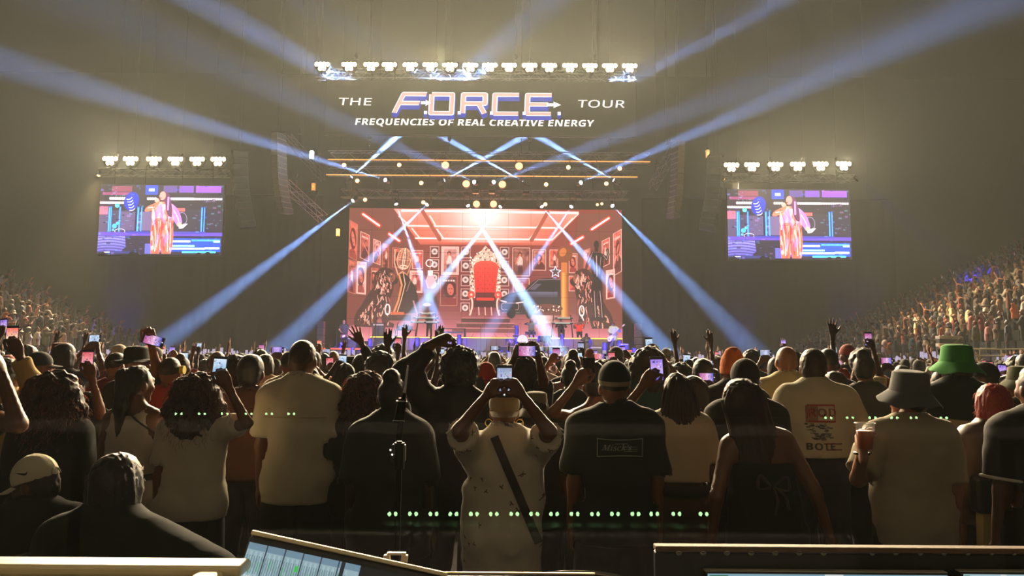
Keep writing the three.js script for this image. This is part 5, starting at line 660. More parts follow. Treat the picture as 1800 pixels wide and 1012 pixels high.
// 11 patterned white tee, cap, crossbody strap, phone overhead
{ const printM = cloth(0xffffff, 0.9); printM.map = canvas(512, 512, (c) => { c.fillStyle = '#bdb49c'; c.fillRect(0, 0, 512, 512); const r = rng(9); for (let i = 0; i < 24; i++) { c.save(); c.translate(r() * 480 + 16, r() * 480 + 16); c.rotate(r() * 6); c.strokeStyle = '#5a4c36'; c.lineWidth = 5; c.beginPath(); c.moveTo(-12, -3); c.quadraticCurveTo(-4, -8, 0, 0); c.quadraticCurveTo(4, -8, 13, -2); c.moveTo(0, 0); c.lineTo(2, 10); c.stroke(); c.restore(); } }); printM.map.wrapS = printM.map.wrapT = THREE.RepeatWrapping; printM.map.repeat.set(2.1, 2.1);
  const g = hero({ px: 887, crown: 674, Z: 3.85, label: 'person in a white bird-print tee with a dark crossbody strap and cap', build: 1.02, skin: 3, hat: 'backcap', hatM: cloth(0x8a8064), hair: 'fade', hairM: hairBlack, hatTilt: [0.1, 0, 0], seed: 4, top: { m: printM, sleeve: 0.78, hem: 0.72, curved: 0.13, loose: 0.024, flare: 0.015, folds: 0.014, cuff: 0.02 }, bottom: { m: darkTrousers }, armL: { at: [856, 694, 3.55], pole: [-1, -0.75, 0.25], hand: 'grip', palm: [0.8, 0, -0.6] }, armR: { at: [917, 694, 3.55], pole: [1, -0.75, 0.25], hand: 'grip', palm: [-0.8, 0, -0.6] } }); const ph = handPoint(g, 'L', GRIP).add(handPoint(g, 'R', GRIP)).multiplyScalar(0.5), r = rigDone(g);
  const S = r.S, pts = []; for (let i = 0; i <= 16; i++) { const t = i / 16, x = lerp(-0.055, 0.2, t) * S, y = lerp(1.5, 0.92, t) * S; pts.push(V(x, y, backZ(r.topMesh, x, y) + 0.004)); }
  { const c = new THREE.CatmullRomCurve3(pts), pos = [], idx = [], n = 40; for (let i = 0; i <= n; i++) { const p = c.getPointAt(i / n), d = c.getTangentAt(i / n), w = d.clone().cross(V(0, 0, 1)).normalize().multiplyScalar(0.021); for (const [q, o] of [[1, 0], [1, 0.004], [-1, 0.004], [-1, 0]]) pos.push(p.x + w.x * q, p.y + w.y * q, p.z + o); if (i) for (let k = 0; k < 4; k++) { const A = (i - 1) * 4 + k, B = (i - 1) * 4 + (k + 1) % 4; idx.push(A, B, B + 4, A, B + 4, A + 4); } } const sg = new THREE.BufferGeometry(); sg.setAttribute('position', new THREE.Float32BufferAttribute(pos, 3)); sg.setIndex(idx); sg.computeVertexNormals(); part('crossbody_strap', sg, std(0x241c14, 0.6, 0, { side: THREE.DoubleSide }), g); }
  for (const x of [-0.075, 0.075]) part('earring', new THREE.TorusGeometry(0.018, 0.003, 6, 16).translate(x * 1.06, 1.57 * S, 0.02), std(0xd8b860, 0.25, 1), g);
  const t = phone(ph, [-0.15, 0, 0], 5, 'phone with a pale screen held overhead by the bird-print tee wearer'); }
// 12 cap and dark top between
{ const g = hero({ px: 942, crown: 684, Z: 4.75, label: 'short person in a dark top and a light sun hat beside the bird-print tee', fem: 1, build: 0.99, skin: 2, hat: 'bucket', hatM: cloth(0x6e6650), hair: 'bob', hairM: hairBlack, top: { m: cloth(0x121110), sleeve: 0.8, hem: 0.78, loose: 0.02 }, bottom: { m: darkTrousers } }); rigDone(g); }
// 13 bare shoulders, phone
{ const g = hero({ px: 1046, crown: 646, Z: 4.9, label: 'woman with bare shoulders and pulled-back hair lifting a dark phone to her left', fem: 1, skin: 3, build: 0.96, hair: 'bun', hairM: hairBrown, top: { name: 'bandeau_top', m: black(), sleeve: 0, strapless: 1, hem: 0.85, loose: 0.006 }, bottom: { m: darkTrousers }, armL: { at: [1014, 672, 4.6], pole: [-1, -0.8, 0.2], hand: 'grip', palm: [0.6, 0, -1] } }); const q = handPoint(g, 'L', GRIP); rigDone(g); phone(q, [-0.1, Math.PI, 0], 5, 'dark back of a phone held left of the two-tone cap'); }
// 14 black tee with printed sign on the back, two-tone cap
{ const g = hero({ px: 1083, crown: 631, Z: 3.95, label: 'man in a black tee with a framed sign print and two-tone cap', build: 1.02, skin: 3, hat: 'cap', hatM: cloth(0x86795f), brimM: black(), hatTilt: [0.06, 0, 0], hair: 'fade', hairM: hairBlack, seed: 6, dx: -0.01, top: { m: cloth(0x121a16), sleeve: 0.85, hem: 0.8, loose: 0.024, flare: 0.02, folds: 0.01, cuff: 0.02 }, bottom: { m: cloth(0x1c1815), loose: 0.02 } }); const r = rigDone(g), S = r.S;
  const pm = new THREE.MeshStandardMaterial({ roughness: 0.9, transparent: true, map: canvas(768, 340, (c, W, H) => { c.clearRect(0, 0, W, H); c.strokeStyle = 'rgba(150,150,140,0.9)'; c.lineWidth = 14; c.beginPath(); c.moveTo(40, 30); c.quadraticCurveTo(W / 2, 66, W - 40, 30); c.lineTo(W - 40, 300); c.quadraticCurveTo(W / 2, 262, 40, 300); c.closePath(); c.stroke(); c.fillStyle = 'rgba(150,150,140,0.9)'; c.font = 'italic bold 120px serif'; c.save(); c.transform(1, 0, -0.15, 1, 0, 0); c.fillText("Misck's", 130, 205); c.restore(); c.fillRect(300, 100, 190, 10); c.fillRect(420, 150, 230, 8); c.fillRect(440, 185, 210, 8); c.fillRect(430, 215, 220, 8); }) });
  backPrint(r.topMesh, 0.01, 1.32 * S, 0.27 * S, 0.12 * S, pm);
  r.HMset('cap_panel', new THREE.SphereGeometry(1, 16, 12, 0, Math.PI * 2, 0, Math.PI / 2).scale(0.0925, 0.108, 0.1125).translate(0, 0.052, 0.012).applyMatrix4(new THREE.Matrix4().makeRotationX(0.06)), black(), g).scale.set(1, 1, 1); }
// 15 dreadlocks, light tee
{ const g = hero({ px: 1190, crown: 655, Z: 4.5, label: 'woman with dreadlocks in a cropped light tee and brown trousers holding a phone', fem: 1, build: 1.03, skin: 2, hair: 'dreads', hairM: hairMat(0x1c120c), seed: 7, top: { m: cloth(0xaba084), sleeve: 0.78, hem: 1.08, loose: 0.014, folds: 0.006, cuff: 0.03 }, bottom: { m: cloth(0x4a3420), waist: 1.0, loose: 0.012 }, armL: { at: [1132, 675, 4.25], pole: [-1, -0.7, -0.2], hand: 'grip', palm: [0.6, 0, -1] } }); const q = handPoint(g, 'L', GRIP), r = rigDone(g); phone(q, [-0.1, 0.05, 0.03], 4, 'phone with a violet screen held up right of the two-tone cap'); part('waistband', new THREE.TorusGeometry(0.165 * 1.2, 0.022, 6, 40).scale(1.02, 0.8, 1.6).rotateX(Math.PI / 2).translate(0, 1.03 * r.S, 0.005), std(0x1a120c, 0.7), g); }
// 16 orange beanie
{ const g = hero({ px: 1288, crown: 615, Z: 5.5, label: 'person in an orange beanie and dark jacket', skin: 2, build: 0.98, hat: 'beanie', hatM: cloth(0xc8641c), headYaw: -0.2, top: { m: cloth(0x1b1a18), sleeve: 1.8, hem: 0.8, loose: 0.03, collar: 0.02 }, bottom: { m: denim } }); rigDone(g); }
// 17 black tee behind the long-haired woman
{ const g = hero({ px: 1309, crown: 627, Z: 4.6, label: 'man in a black tee and dark cap behind the woman with the tilted head', skin: 1, build: 1.01, hat: 'backcap', hatM: cloth(0x1c1a18), top: { m: cloth(0x141416), sleeve: 0.8, hem: 0.8, loose: 0.025, cuff: 0.02 }, bottom: { m: darkTrousers } }); rigDone(g); }
// 18 long-haired woman, head tilted
{ const g = hero({ px: 1342, crown: 672, Z: 3.8, label: 'woman with long lit-edge hair, bare back and tied dress, head tilted left', fem: 1, build: 1.04, skin: 3, lean: -0.1, headTilt: 0.24, headShift: [-0.05, 0], headScale: 1.04, hair: 'long', hairM: hairMat(0x2a170c), strands: [60, 0.03, 0.004], strandM: hairMat(0x3a2012), seed: 11, extra: -0.01, top: { name: 'dress', m: cloth(0x14110f), sleeve: 0, strapless: 1, tank: 0.06, hem: 0.62, loose: 0.004, flare: 0.03, folds: 0.005 }, bottom: { name: 'skirt', m: cloth(0x14110f), skirt: 0.45, length: 0.45 }, armR: { to: [0.33, 0.92, 0.04] }, armL: { to: [-0.3, 0.9, 0.0] } }); const r = rigDone(g), S = r.S;
  part('bow', [tube([V(-0.02, 1.2, 0.135), V(-0.08, 1.26, 0.15), V(-0.09, 1.19, 0.15), V(-0.02, 1.19, 0.14)], 0.008, 16), tube([V(0, 1.2, 0.135), V(0.06, 1.25, 0.15), V(0.07, 1.18, 0.15), V(0, 1.19, 0.14)], 0.008, 16), tube([V(-0.01, 1.2, 0.14), V(0.01, 1.12, 0.15), V(0.0, 1.05, 0.14)], 0.008, 12), tube([V(-0.01, 1.2, 0.14), V(0.05, 1.15, 0.15), V(0.07, 1.08, 0.145)], 0.008, 12)].map((q) => q.scale(S, S, S)), cloth(0x4a3c30), g); }
// 19 pale shirt, bald
{ const g = hero({ px: 1382, crown: 607, Z: 6.1, label: 'bald man in a pale yellow shirt left of the printed sweatshirt', skin: 4, build: 0.99, hair: 'bald', top: { m: cloth(0xbdae7e), sleeve: 0.85, hem: 0.8, loose: 0.025, collar: 0.013 }, bottom: { m: denim } }); rigDone(g); }
// 20 cream sweatshirt
{ const g = hero({ px: 1422, crown: 612, Z: 5.0, label: 'man in a cream sweatshirt with faded red and black back print', skin: 3, build: 1.04, headYaw: -0.35, hair: 'short', hairM: hairBrown, dx: 0.03, seed: 9, top: { name: 'sweatshirt', m: cloth(0xb5ab90), sleeve: 1.85, hem: 1.06, loose: 0.035, flare: -0.02, folds: 0.009, cuff: 0.018, cuff2: 0.028, collar: 0.014 }, bottom: { m: denim, waist: 1.08 }, armR: { to: [0.3, 1.05, -0.25] }, armL: { to: [-0.22, 1.1, -0.25] } }); const r = rigDone(g), S = r.S;
  const pm = new THREE.MeshStandardMaterial({ roughness: 0.9, transparent: true, map: canvas(512, 768, (c, W, H) => { c.clearRect(0, 0, W, H); const q = rng(3); c.strokeStyle = 'rgba(150,52,44,0.7)'; c.lineWidth = 9; for (let i = 0; i < 9; i++) c.strokeRect(60 + i * 14, 40 + q() * 20, 300 - i * 14, 220); c.font = 'bold 150px sans-serif'; c.fillStyle = 'rgba(140,44,40,0.6)'; c.fillText('ROD', 70, 200); c.fillStyle = 'rgba(40,44,40,0.65)'; for (let i = 0; i < 60; i++) c.fillRect(40 + q() * 260, 290 + q() * 210, 8 + q() * 50, 8 + q() * 16); c.font = 'bold 130px sans-serif'; c.fillStyle = 'rgba(50,46,40,0.7)'; c.fillText('BOTE', 40, 650); c.fillStyle = 'rgba(150,52,44,0.6)'; c.fillRect(250, 560, 190, 16); c.fillRect(250, 640, 190, 16); }) });
  backPrint(r.topMesh, 0.0, 1.24 * S, 0.3 * S, 0.36 * S, pm); }
// 21 bucket hat with a drink
{ const g = hero({ px: 1588, crown: 646, Z: 3.9, label: 'man in a grey bucket hat and long beige shirt holding a drink', skin: 4, build: 1.02, hat: 'bucket', hatM: cloth(0x5d6060), headYaw: 0.55, hatTilt: [0.08, 0, 0.05], hair: 'short', hairM: hairBlack, seed: 12, dx: 0.02, top: { m: cloth(0x9f9278), sleeve: 0.85, hem: 0.83, loose: 0.016, flare: 0.02, folds: 0.013, collar: 0.014, cuff: 0.02 }, bottom: { m: darkTrousers, loose: 0.02 }, armL: { at: [1516, 790, 3.62], pole: [-0.7, -0.8, 0.5], hand: 'grip', palm: [1, 0, -0.3], dir: [0.1, 1, -0.4] } }); const r = rigDone(g);
  const p = at(1521, 768, 3.58), t = thing('plastic_cup', 'clear cup of amber drink in the hand of the bucket-hat man', 'cup', p); const wall = lathe([[0.001, -0.06], [0.034, -0.06], [0.045, 0.065], [0.0465, 0.067], [0.044, 0.066], [0.033, -0.056], [0.001, -0.057]], 28);
  part('cup', wall, new THREE.MeshPhysicalMaterial({ color: 0xffffff, roughness: 0.08, transmission: 1, thickness: 0 }), t); part('drink', lathe([[0.001, -0.055], [0.0325, -0.055], [0.0405, 0.03], [0.001, 0.03]], 28), new THREE.MeshPhysicalMaterial({ color: 0xb06a34, roughness: 0.3, transmission: 0.4, thickness: 0 }), t); part('rim', new THREE.TorusGeometry(0.0455, 0.0022, 6, 28).rotateX(Math.PI / 2).translate(0, 0.066, 0), std(0xd8d4c8, 0.3), t);
  part('wristwatch', new THREE.TorusGeometry(0.033, 0.007, 8, 20).rotateX(Math.PI / 2), std(0x1a1a1a, 0.3, 0.6), g, r.A.L.wr.clone().lerp(r.A.L.el, 0.12).toArray()); }
// 22 green bucket hat, tricolour shirt: three dyed bands
const triM = cloth(0xffffff); triM.map = canvas(8, 512, (c) => { c.fillStyle = '#a8872e'; c.fillRect(0, 0, 8, 512); c.fillStyle = '#b3a37c'; c.fillRect(0, 0, 8, 512 * (1 - 0.58)); c.fillStyle = '#12271a'; c.fillRect(0, 0, 8, 512 * (1 - 0.685)); }); triM.map.repeat.set(1, 0.5); triM.map.wrapS = THREE.RepeatWrapping;
{ const g = hero({ px: 1653, crown: 602, Z: 5.0, label: 'man in a green bucket hat and green, cream and yellow striped shirt', skin: 1, build: 1.04, hat: 'bucket', hatM: cloth(0x2f8a34), headYaw: 0.3, hair: 'short', hairM: hairBlack, dx: 0.1, seed: 13, top: { m: triM, sleeve: 0.85, hem: 0.93, loose: 0.03, folds: 0.008, cuff: 0.02 }, bottom: { m: darkTrousers } }); rigDone(g); }
// 23 red hair
{ const g = hero({ px: 1745, crown: 675, Z: 4.2, label: 'woman with bright red hair in a brown leather jacket carrying a handbag', fem: 1, build: 0.99, skin: 3, hair: 'bob', hairM: hairRed, strands: [300, 0.04, 0.004], strandM: hairMat(0xb02a18, 0.4), headYaw: -0.2, seed: 14, top: { name: 'jacket', m: cloth(0x4a2d18, 0.45, { sheen: 0 }), sleeve: 1.8, hem: 0.84, loose: 0.024, folds: 0.016, cuff: 0.026, cuff2: 0.02, collar: 0.02 }, bottom: { name: 'trousers', m: darkTrousers }, armL: { to: [-0.27, 0.86, 0.05] } }); rigDone(g);
  const p = at(1743, 875, 4.05), t = thing('handbag', 'black handbag with a shiny chain below the red-haired woman', 'bag', p); part('pouch', box(0.2, 0.2, 0.1, 0, 0.02, 0, 0.03), std(0x100c0a, 0.35), t); const ch = []; for (let i = 0; i < 14; i++) ch.push(new THREE.TorusGeometry(0.012, 0.0032, 6, 12).rotateY(i % 2 ? 1.2 : 0).translate(-0.02 + i * 0.008, 0.14 + i * 0.016, 0.03)); ch.forEach((q) => part('chain_link', q, chrome, t));
  const q2 = at(1738, 925, 4.05), b = thing('paper_bag', 'pale yellow paper bag hanging below the black handbag', 'bag', q2); part('paper', extrude([[-0.05, -0.1], [0.06, -0.1], [0.035, 0.1], [-0.045, 0.1]], 0.05, 0.004).translate(0, 0, -0.025), cloth(0xb9a668), b); part('strap', bar(V(0, 0.1, 0), V(0.02, 0.26, 0), 0.006), rubber, b); }
// 24 right edge black tee with white cuff
{ const g = hero({ px: 1822, crown: 640, Z: 3.7, label: 'man in a black tee with white-edged sleeves at the right frame edge', skin: 2, build: 1.03, hair: 'short', hairM: hairBlack, top: { m: cloth(0x151412), sleeve: 0.8, hem: 0.8, loose: 0.028, cuff: 0.02 }, bottom: { m: darkTrousers } }); const r = rigDone(g), q = r.A.L, d = q.el.clone().sub(q.sh).normalize(), c = q.sh.clone().lerp(q.el, 0.79); const m = new THREE.Mesh(); part('sleeve_band', new THREE.TorusGeometry(0.098 * r.S, 0.008, 8, 30).applyQuaternion(new THREE.Quaternion().setFromUnitVectors(V(0, 0, 1), d)).translate(c.x, c.y, c.z), cloth(0xd8d0b8), g); }
// 25, 26 seated at the lower left
{ const capM = cloth(0xd9cfae); const g = hero({ px: 66, crown: 797, Z: 3.5, sit: 1, yaw: 0.75, extra: 0.03, label: 'seated person in a white cap with a curved check mark and black clothes', skin: 1, build: 1.03, hat: 'cap', hatM: capM, headYaw: 0.75, headTilt: 0.0, headPitch: -0.3, hair: 'short', hairM: hairBlack, clothCell: 0.014, top: { m: cloth(0x09090a, 0.95, { sheen: 0 }), sleeve: 1.8, hem: 0.9, loose: 0.04, collar: 0.02 }, bottom: { m: darkTrousers }, armL: { to: [-0.2, 0.62, -0.35] }, armR: { to: [0.2, 0.62, -0.35] } }); const r = rigDone(g);
  const sw = new THREE.Shape(); sw.moveTo(-0.032, 0.006); sw.quadraticCurveTo(-0.03, -0.016, -0.012, -0.008); sw.lineTo(0.036, 0.016); sw.lineTo(-0.012, 0.002); sw.quadraticCurveTo(-0.026, -0.004, -0.032, 0.006); const sg = new THREE.ShapeGeometry(sw, 10); { const P = sg.attributes.position; for (let i = 0; i < P.count; i++) { const a = 0.12 - P.getX(i) * 0, x = P.getX(i), y = P.getY(i), u = x / 0.108; P.setXYZ(i, -(0.0915 * Math.cos(u)) * Math.sqrt(Math.max(0, 1 - ((y + 0.02) / 0.105) ** 2)) - 0.0015, 0.05 + y + 0.02, 0.012 - 0.112 * Math.sin(u)); } sg.computeVertexNormals(); }
  r.HMset('check_mark', sg, std(0x17171a, 0.8, 0, { side: THREE.DoubleSide }), g); r.HMset('strap_opening', new THREE.TorusGeometry(0.03, 0.004, 6, 20, Math.PI).translate(0, 0.03, 0).applyMatrix4(new THREE.Matrix4().makeTranslation(0, 0.0, 0.121)), cloth(0xb8ae8e), g); }
{ const g = hero({ px: 166, crown: 799, Z: 2.95, sit: 1, yaw: -0.1, bend: 0.1, label: 'seated person with short wavy black hair in a black jacket beside the white cap', skin: 1, build: 1.04, hair: 'bob', hairM: hairMat(0x15100d), headScale: 0.98, clothCell: 0.014, strands: [200, 0.03, 0.004], dx: 0.05, top: { m: cloth(0x08080a, 0.95, { sheen: 0 }), sleeve: 1.8, hem: 0.9, loose: 0.045, collar: 0.022 }, bottom: { m: darkTrousers }, armR: { to: [0.42, 0.66, -0.12], pole: [1, -0.2, 0.3] }, armL: { to: [-0.2, 0.62, -0.35] } }); rigDone(g); }
// 27 onwards: second row, partly hidden
const row2 = [
  { px: 243, crown: 606, Z: 6.0, label: 'man in a black wide-brimmed hat among the left front rows', hat: 'widehat', hatM: black(), headYaw: -0.5, skin: 3, top: { m: black(), sleeve: 0.8 }, armR: { at: [266, 602, 5.6], pole: [1, -1, 0], hand: 'grip', palm: [-0.5, 0, -1] } },
  { px: 206, crown: 619, Z: 6.6, label: 'man in a dark red tee with close-cropped hair left of the black hat', hair: 'fade', hairM: hairBrown, skin: 4, headYaw: -0.4, top: { m: cloth(0x7a1712), sleeve: 0.8 } },
  { px: 300, crown: 627, Z: 5.8, label: 'person in a bright red tee wearing a yellow ear cup', hair: 'fade', hairM: hairBrown, skin: 3, top: { m: cloth(0x8e1a14), sleeve: 0.8 } },
  { px: 442, crown: 625, Z: 5.3, label: 'person with a cropped round afro in a rust-coloured top left of the cream shirt', hair: 'short', hairM: hairBlack, skin: 1, headScale: 1.1, top: { m: cloth(0x44220e), sleeve: 0.8 } },
  { px: 415, crown: 628, Z: 6.4, label: 'person with a large afro and olive top behind the rust-coloured top', hair: 'afro', hairM: hairBlack, skin: 2, top: { m: cloth(0x4a4426), sleeve: 0.8 } },
  { px: 670, crown: 622, Z: 6.2, label: 'person with a round afro in dark grey behind the auburn curls', hair: 'afro', hairM: hairBlack, skin: 1, top: { m: cloth(0x202226), sleeve: 0.8 } },
  { px: 635, crown: 622, Z: 7.2, label: 'person raising an open spread hand left of the stage stair', hair: 'short', hairM: hairBlack, skin: 2, top: { m: cloth(0x1c1c20), sleeve: 1.8 }, armR: { at: [634, 600, 6.9], pole: [1, -0.6, 0], hand: 'spread', palm: [0, 0, -1] } },
  { px: 917, crown: 630, Z: 5.8, label: 'person with a full round afro holding a phone overhead with both hands', hair: 'afro', hairM: hairBlack, skin: 1, headScale: 1.05, top: { m: cloth(0x24211c), sleeve: 0.8 }, armL: { at: [908, 618, 5.4], pole: [-1, -0.6, 0.1], hand: 'grip', palm: [0.7, 0, -0.7] }, armR: { at: [944, 618, 5.4], pole: [1, -0.6, 0.1], hand: 'grip', palm: [-0.7, 0, -0.7] } },
  { px: 1002, crown: 640, Z: 6.4, label: 'person in a dark hoodie with lifted elbow left of the bare-shouldered woman', hair: 'bun', hairM: hairBlack, skin: 2, fem: 1, top: { m: cloth(0x2a3028), sleeve: 1.8 } },
  { px: 1218, crown: 660, Z: 5.3, label: 'woman with straight dark hair just behind the dreadlocks', fem: 1, hair: 'long', hairM: hairBrown, skin: 3, top: { m: cloth(0x8a5a34), sleeve: 0.8 } },
  { px: 1235, crown: 632, Z: 6.6, label: 'person with short rounded hair left of the orange beanie', hair: 'short', hairM: hairBlack, skin: 1, headScale: 1.1, top: { m: cloth(0x1e1e22), sleeve: 0.8 } },
  { px: 1455, crown: 612, Z: 6.6, label: 'man in a dark tee hidden behind the cream sweatshirt', hair: 'fade', hairM: hairBlack, skin: 1, top: { m: cloth(0x202024), sleeve: 0.8 } },
  { px: 1520, crown: 622, Z: 6.0, label: 'woman with pinned curly hair in grey left of the grey bucket hat', fem: 1, hair: 'bun', hairM: hairBlack, skin: 3, headYaw: -0.6, top: { m: cloth(0x3a3632), sleeve: 0.8 }, armL: { to: [-0.1, 1.35, -0.35], hand: 'fist' } },
  { px: 1480, crown: 650, Z: 5.6, label: 'person in a grey cardigan bending forward behind the printed sweatshirt', fem: 1, hair: 'bob', hairM: hairBrown, skin: 3, bend: 0.2, top: { m: cloth(0x45413a), sleeve: 1.8 } },
  { px: 1728, crown: 634, Z: 6.0, label: 'person in dark clothes and cap facing left above the red hair', hat: 'cap', hatM: black(), headYaw: 0.9, hair: 'short', hairM: hairBlack, skin: 3, top: { m: cloth(0x1c1a18), sleeve: 1.8 } },
  { px: 1793, crown: 640, Z: 5.6, label: 'person in an olive bucket hat at the right frame edge', hat: 'bucket', hatM: cloth(0x4a4a30), skin: 3, headYaw: 0.6, top: { m: cloth(0x2a2620), sleeve: 0.8 } },
  { px: 72, crown: 616, Z: 6.6, label: 'man in a dark cap facing right in the left front rows', hat: 'cap', hatM: cloth(0x1d1f20), headYaw: -0.9, skin: 4, top: { m: cloth(0x1c1c1c), sleeve: 0.8 } },
  { px: 855, crown: 640, Z: 5.7, label: 'woman with a red headscarf beside the man stretching his arm', fem: 1, hat: 'beanie', hatM: cloth(0xa02a1c), hair: 'bob', hairM: hairBlack, skin: 3, top: { m: cloth(0x2a2018), sleeve: 0.8 } },
];
for (const o of row2) { o.bottom ??= { m: darkTrousers }; o.cell = 0.026; o.clothCell = 0.022; o.headCell = 0.01; o.handCell = 0.007; o.build ??= 0.98; o.face = false; o.shoes = true; const g = hero(o); const r = rigDone(g); if (/yellow ear cup/.test(o.label)) r.HMset('ear_cup', cyl(0.034, 0.034, 0.03, 18).rotateZ(Math.PI / 2).translate(0.098, 0.03, 0.0), std(0xd8c020, 0.5), g); }
phone(at(927, 617, 5.3), [-0.15, 0, Math.PI / 2], 1, 'phone held level overhead by two hands right of the wooden stage front'); phone(at(269, 598, 5.55), [-0.2, 0.5, 1.4], 1, 'phone held sideways over the brim of the black wide-brimmed hat');
// ---------------------------------------------------------------- the band and its gear
{
  const mid = { cell: 0.026, clothCell: 0.024, headCell: 0.012, handCell: 0.009, hairCell: 0.012 };
  const player = (o, px, crown, Z, floorY) => { const p = at(px, crown, Z); o = { ...mid, ...o }; const extra = o.extra ?? 0.02; o.h = clamp((p.y - extra - floorY) / (o.sit ? 1.285 : 1.755) * 1.75, 1.35, 1.95); const g = figure(o); g.name = numbered('person'); g.position.set(p.x, floorY, -Z); g.rotation.y = o.yaw ?? Math.PI; scene.add(g); tag(g, o.label, 'person'); g.updateMatrixWorld(true); const r = rigDone(g); return [g, r]; };
  const guitar = (name, label, p, rot, bodyM, neckL, s) => { const t = thing(name, label, 'guitar', p); t.rotation.set(...rot); const pts = []; for (let i = 0; i < 40; i++) { const a = i / 40 * Math.PI * 2, r = 0.16 + 0.035 * Math.cos(2 * a) + 0.02 * Math.cos(a * 3 + 0.6); pts.push([Math.cos(a) * r * 1.25, Math.sin(a) * r]); } part('body', extrude(pts, 0.035, 0.006), bodyM, t); part('neck', box(neckL, 0.05, 0.02, 0.18 + neckL / 2, 0, 0.045, 0.006), std(0x6b4a2c, 0.5), t); part('headstock', extrude([[0, -0.035], [0.17, -0.05], [0.18, 0.03], [0, 0.035]], 0.018, 0.003).translate(0.18 + neckL, 0, 0.03), std(0xc9b48c, 0.5), t); part('pickguard', extrude([[-0.08, -0.09], [0.1, -0.07], [0.12, 0.03], [-0.06, 0.03]], 0.004).translate(0, 0, 0.042), std(0xe6e0d2, 0.4), t); part('bridge', box(0.03, 0.09, 0.02, -0.1, 0, 0.05), chrome, t); t.scale.setScalar(s); return t; };
  // guitarist on the left riser
  player({ label: 'grey-haired guitarist in a dark polo shirt on the left riser', build: 1.15, skin: 5, hair: 'short', hairM: hairMat(0x8a857c), headYaw: 0.35, top: { m: cloth(0x2a2a2c), sleeve: 0.75, hem: 0.9, collar: 0.014, loose: 0.02 }, bottom: { m: cloth(0x15161f) }, armR: { to: [0.12, 1.02, -0.27], pole: [1, -0.2, 0.6] }, armL: { to: [-0.42, 1.12, -0.3], pole: [-0.6, -1, 0.2], hand: 'grip', palm: [0, 1, 0] } }, 605, 562, 46.2, SIDE_TOP);
  { const p = at(604, 590, 45.88); guitar('electric_guitar', 'dark red electric guitar slung on the grey-haired guitarist', p, [0, 0, 0.2], std(0x5a1612, 0.3), 0.62, 0.95); }
  player({ label: 'keyboard player wearing a yellow hat behind the left keyboards', skin: 1, hat: 'bucket', hatM: cloth(0xe0c020), extra: 0.04, top: { m: black(), sleeve: 0.8 }, bottom: { m: darkTrousers }, armR: { to: [0.2, 1.0, -0.32] }, armL: { to: [-0.2, 1.0, -0.32] } }, 755, 548, 49.4, BAND_TOP);
  player({ label: 'bald player in dark clothes bent over a laptop left of the keyboards', sit: 1, bend: 0.25, skin: 3, hair: 'bald', build: 1.25, top: { m: cloth(0x23262a), sleeve: 1.8, hem: 0.9 }, bottom: { m: darkTrousers }, armR: { to: [0.25, 0.72, -0.35] }, armL: { to: [-0.2, 0.72, -0.38] } }, 713, 566, 48.9, BAND_TOP);
  player({ label: 'drummer in a loose patterned shirt behind the drum kit', sit: 1, skin: 2, hair: 'dreads', hairM: hairMat(0x2a2014), top: { m: cloth(0x5a6040), sleeve: 0.8, hem: 0.9 }, bottom: { m: darkTrousers }, armR: { to: [0.32, 1.0, -0.32], hand: 'fist' }, armL: { to: [-0.36, 1.15, -0.25], hand: 'fist' } }, 934, 560, 48.75, BAND_TOP);
  player({ label: 'person in a red jersey with both hands on the head beside the right keyboards', sit: 1, skin: 3, hair: 'short', hairM: hairBlack, build: 1.2, top: { name: 'jersey', m: cloth(0xe02416), sleeve: 0.8, hem: 0.9 }, bottom: { m: darkTrousers }, armR: { to: [0.12, 1.27, -0.02], pole: [1, -0.2, -0.1] }, armL: { to: [-0.12, 1.27, -0.02], pole: [-1, -0.2, -0.1] } }, 1018, 566, 49.3, BAND_TOP);
  player({ label: 'second keyboard player in a dark cap behind the right keyboards', sit: 1, skin: 1, hat: 'cap', hatM: black(), top: { m: black(), sleeve: 1.8, hem: 0.9 }, bottom: { m: darkTrousers }, armR: { to: [0.2, 0.78, -0.38] }, armL: { to: [-0.2, 0.78, -0.38] } }, 986, 558, 49.7, BAND_TOP);
  const [sing, sr] = player({ label: 'singer in a buttoned dark suit and hat raising a microphone on stage', fem: 1, build: 1.25, skin: 3, hat: 'cap', hatM: black(), hair: 'bob', hairM: hairBlack, extra: 0.03, top: { name: 'suit_jacket', m: cloth(0x26262a, 0.5), sleeve: 1.85, hem: 0.7, loose: 0.03 }, bottom: { m: cloth(0x26262a), wide: 0.03 }, armR: { to: [0.08, 1.46, -0.24], pole: [1, -0.5, 0.1], hand: 'fist' }, armL: { to: [-0.32, 0.95, -0.05] } }, 1031, 585, 44.2, STAGE_TOP);
  for (let i = 0; i < 4; i++) part('button', new THREE.SphereGeometry(0.022, 8, 6).translate(-0.03, 1.2 - i * 0.13, -0.185), chrome, sing);
  { const q = sr.A.R.wr.clone().applyMatrix4(sing.matrixWorld), t = thing('microphone', 'black handheld microphone at the mouth of the singer', 'microphone', [q.x - 0.0, q.y + 0.04, q.z + 0.03]); t.rotation.set(0.3, 0, -0.9); part('handle', cyl(0.022, 0.016, 0.2, 12, 0, 0, 0), blackMetal, t); part('grille', new THREE.SphereGeometry(0.034, 12, 10).translate(0, 0.12, 0), darkMetal, t); }
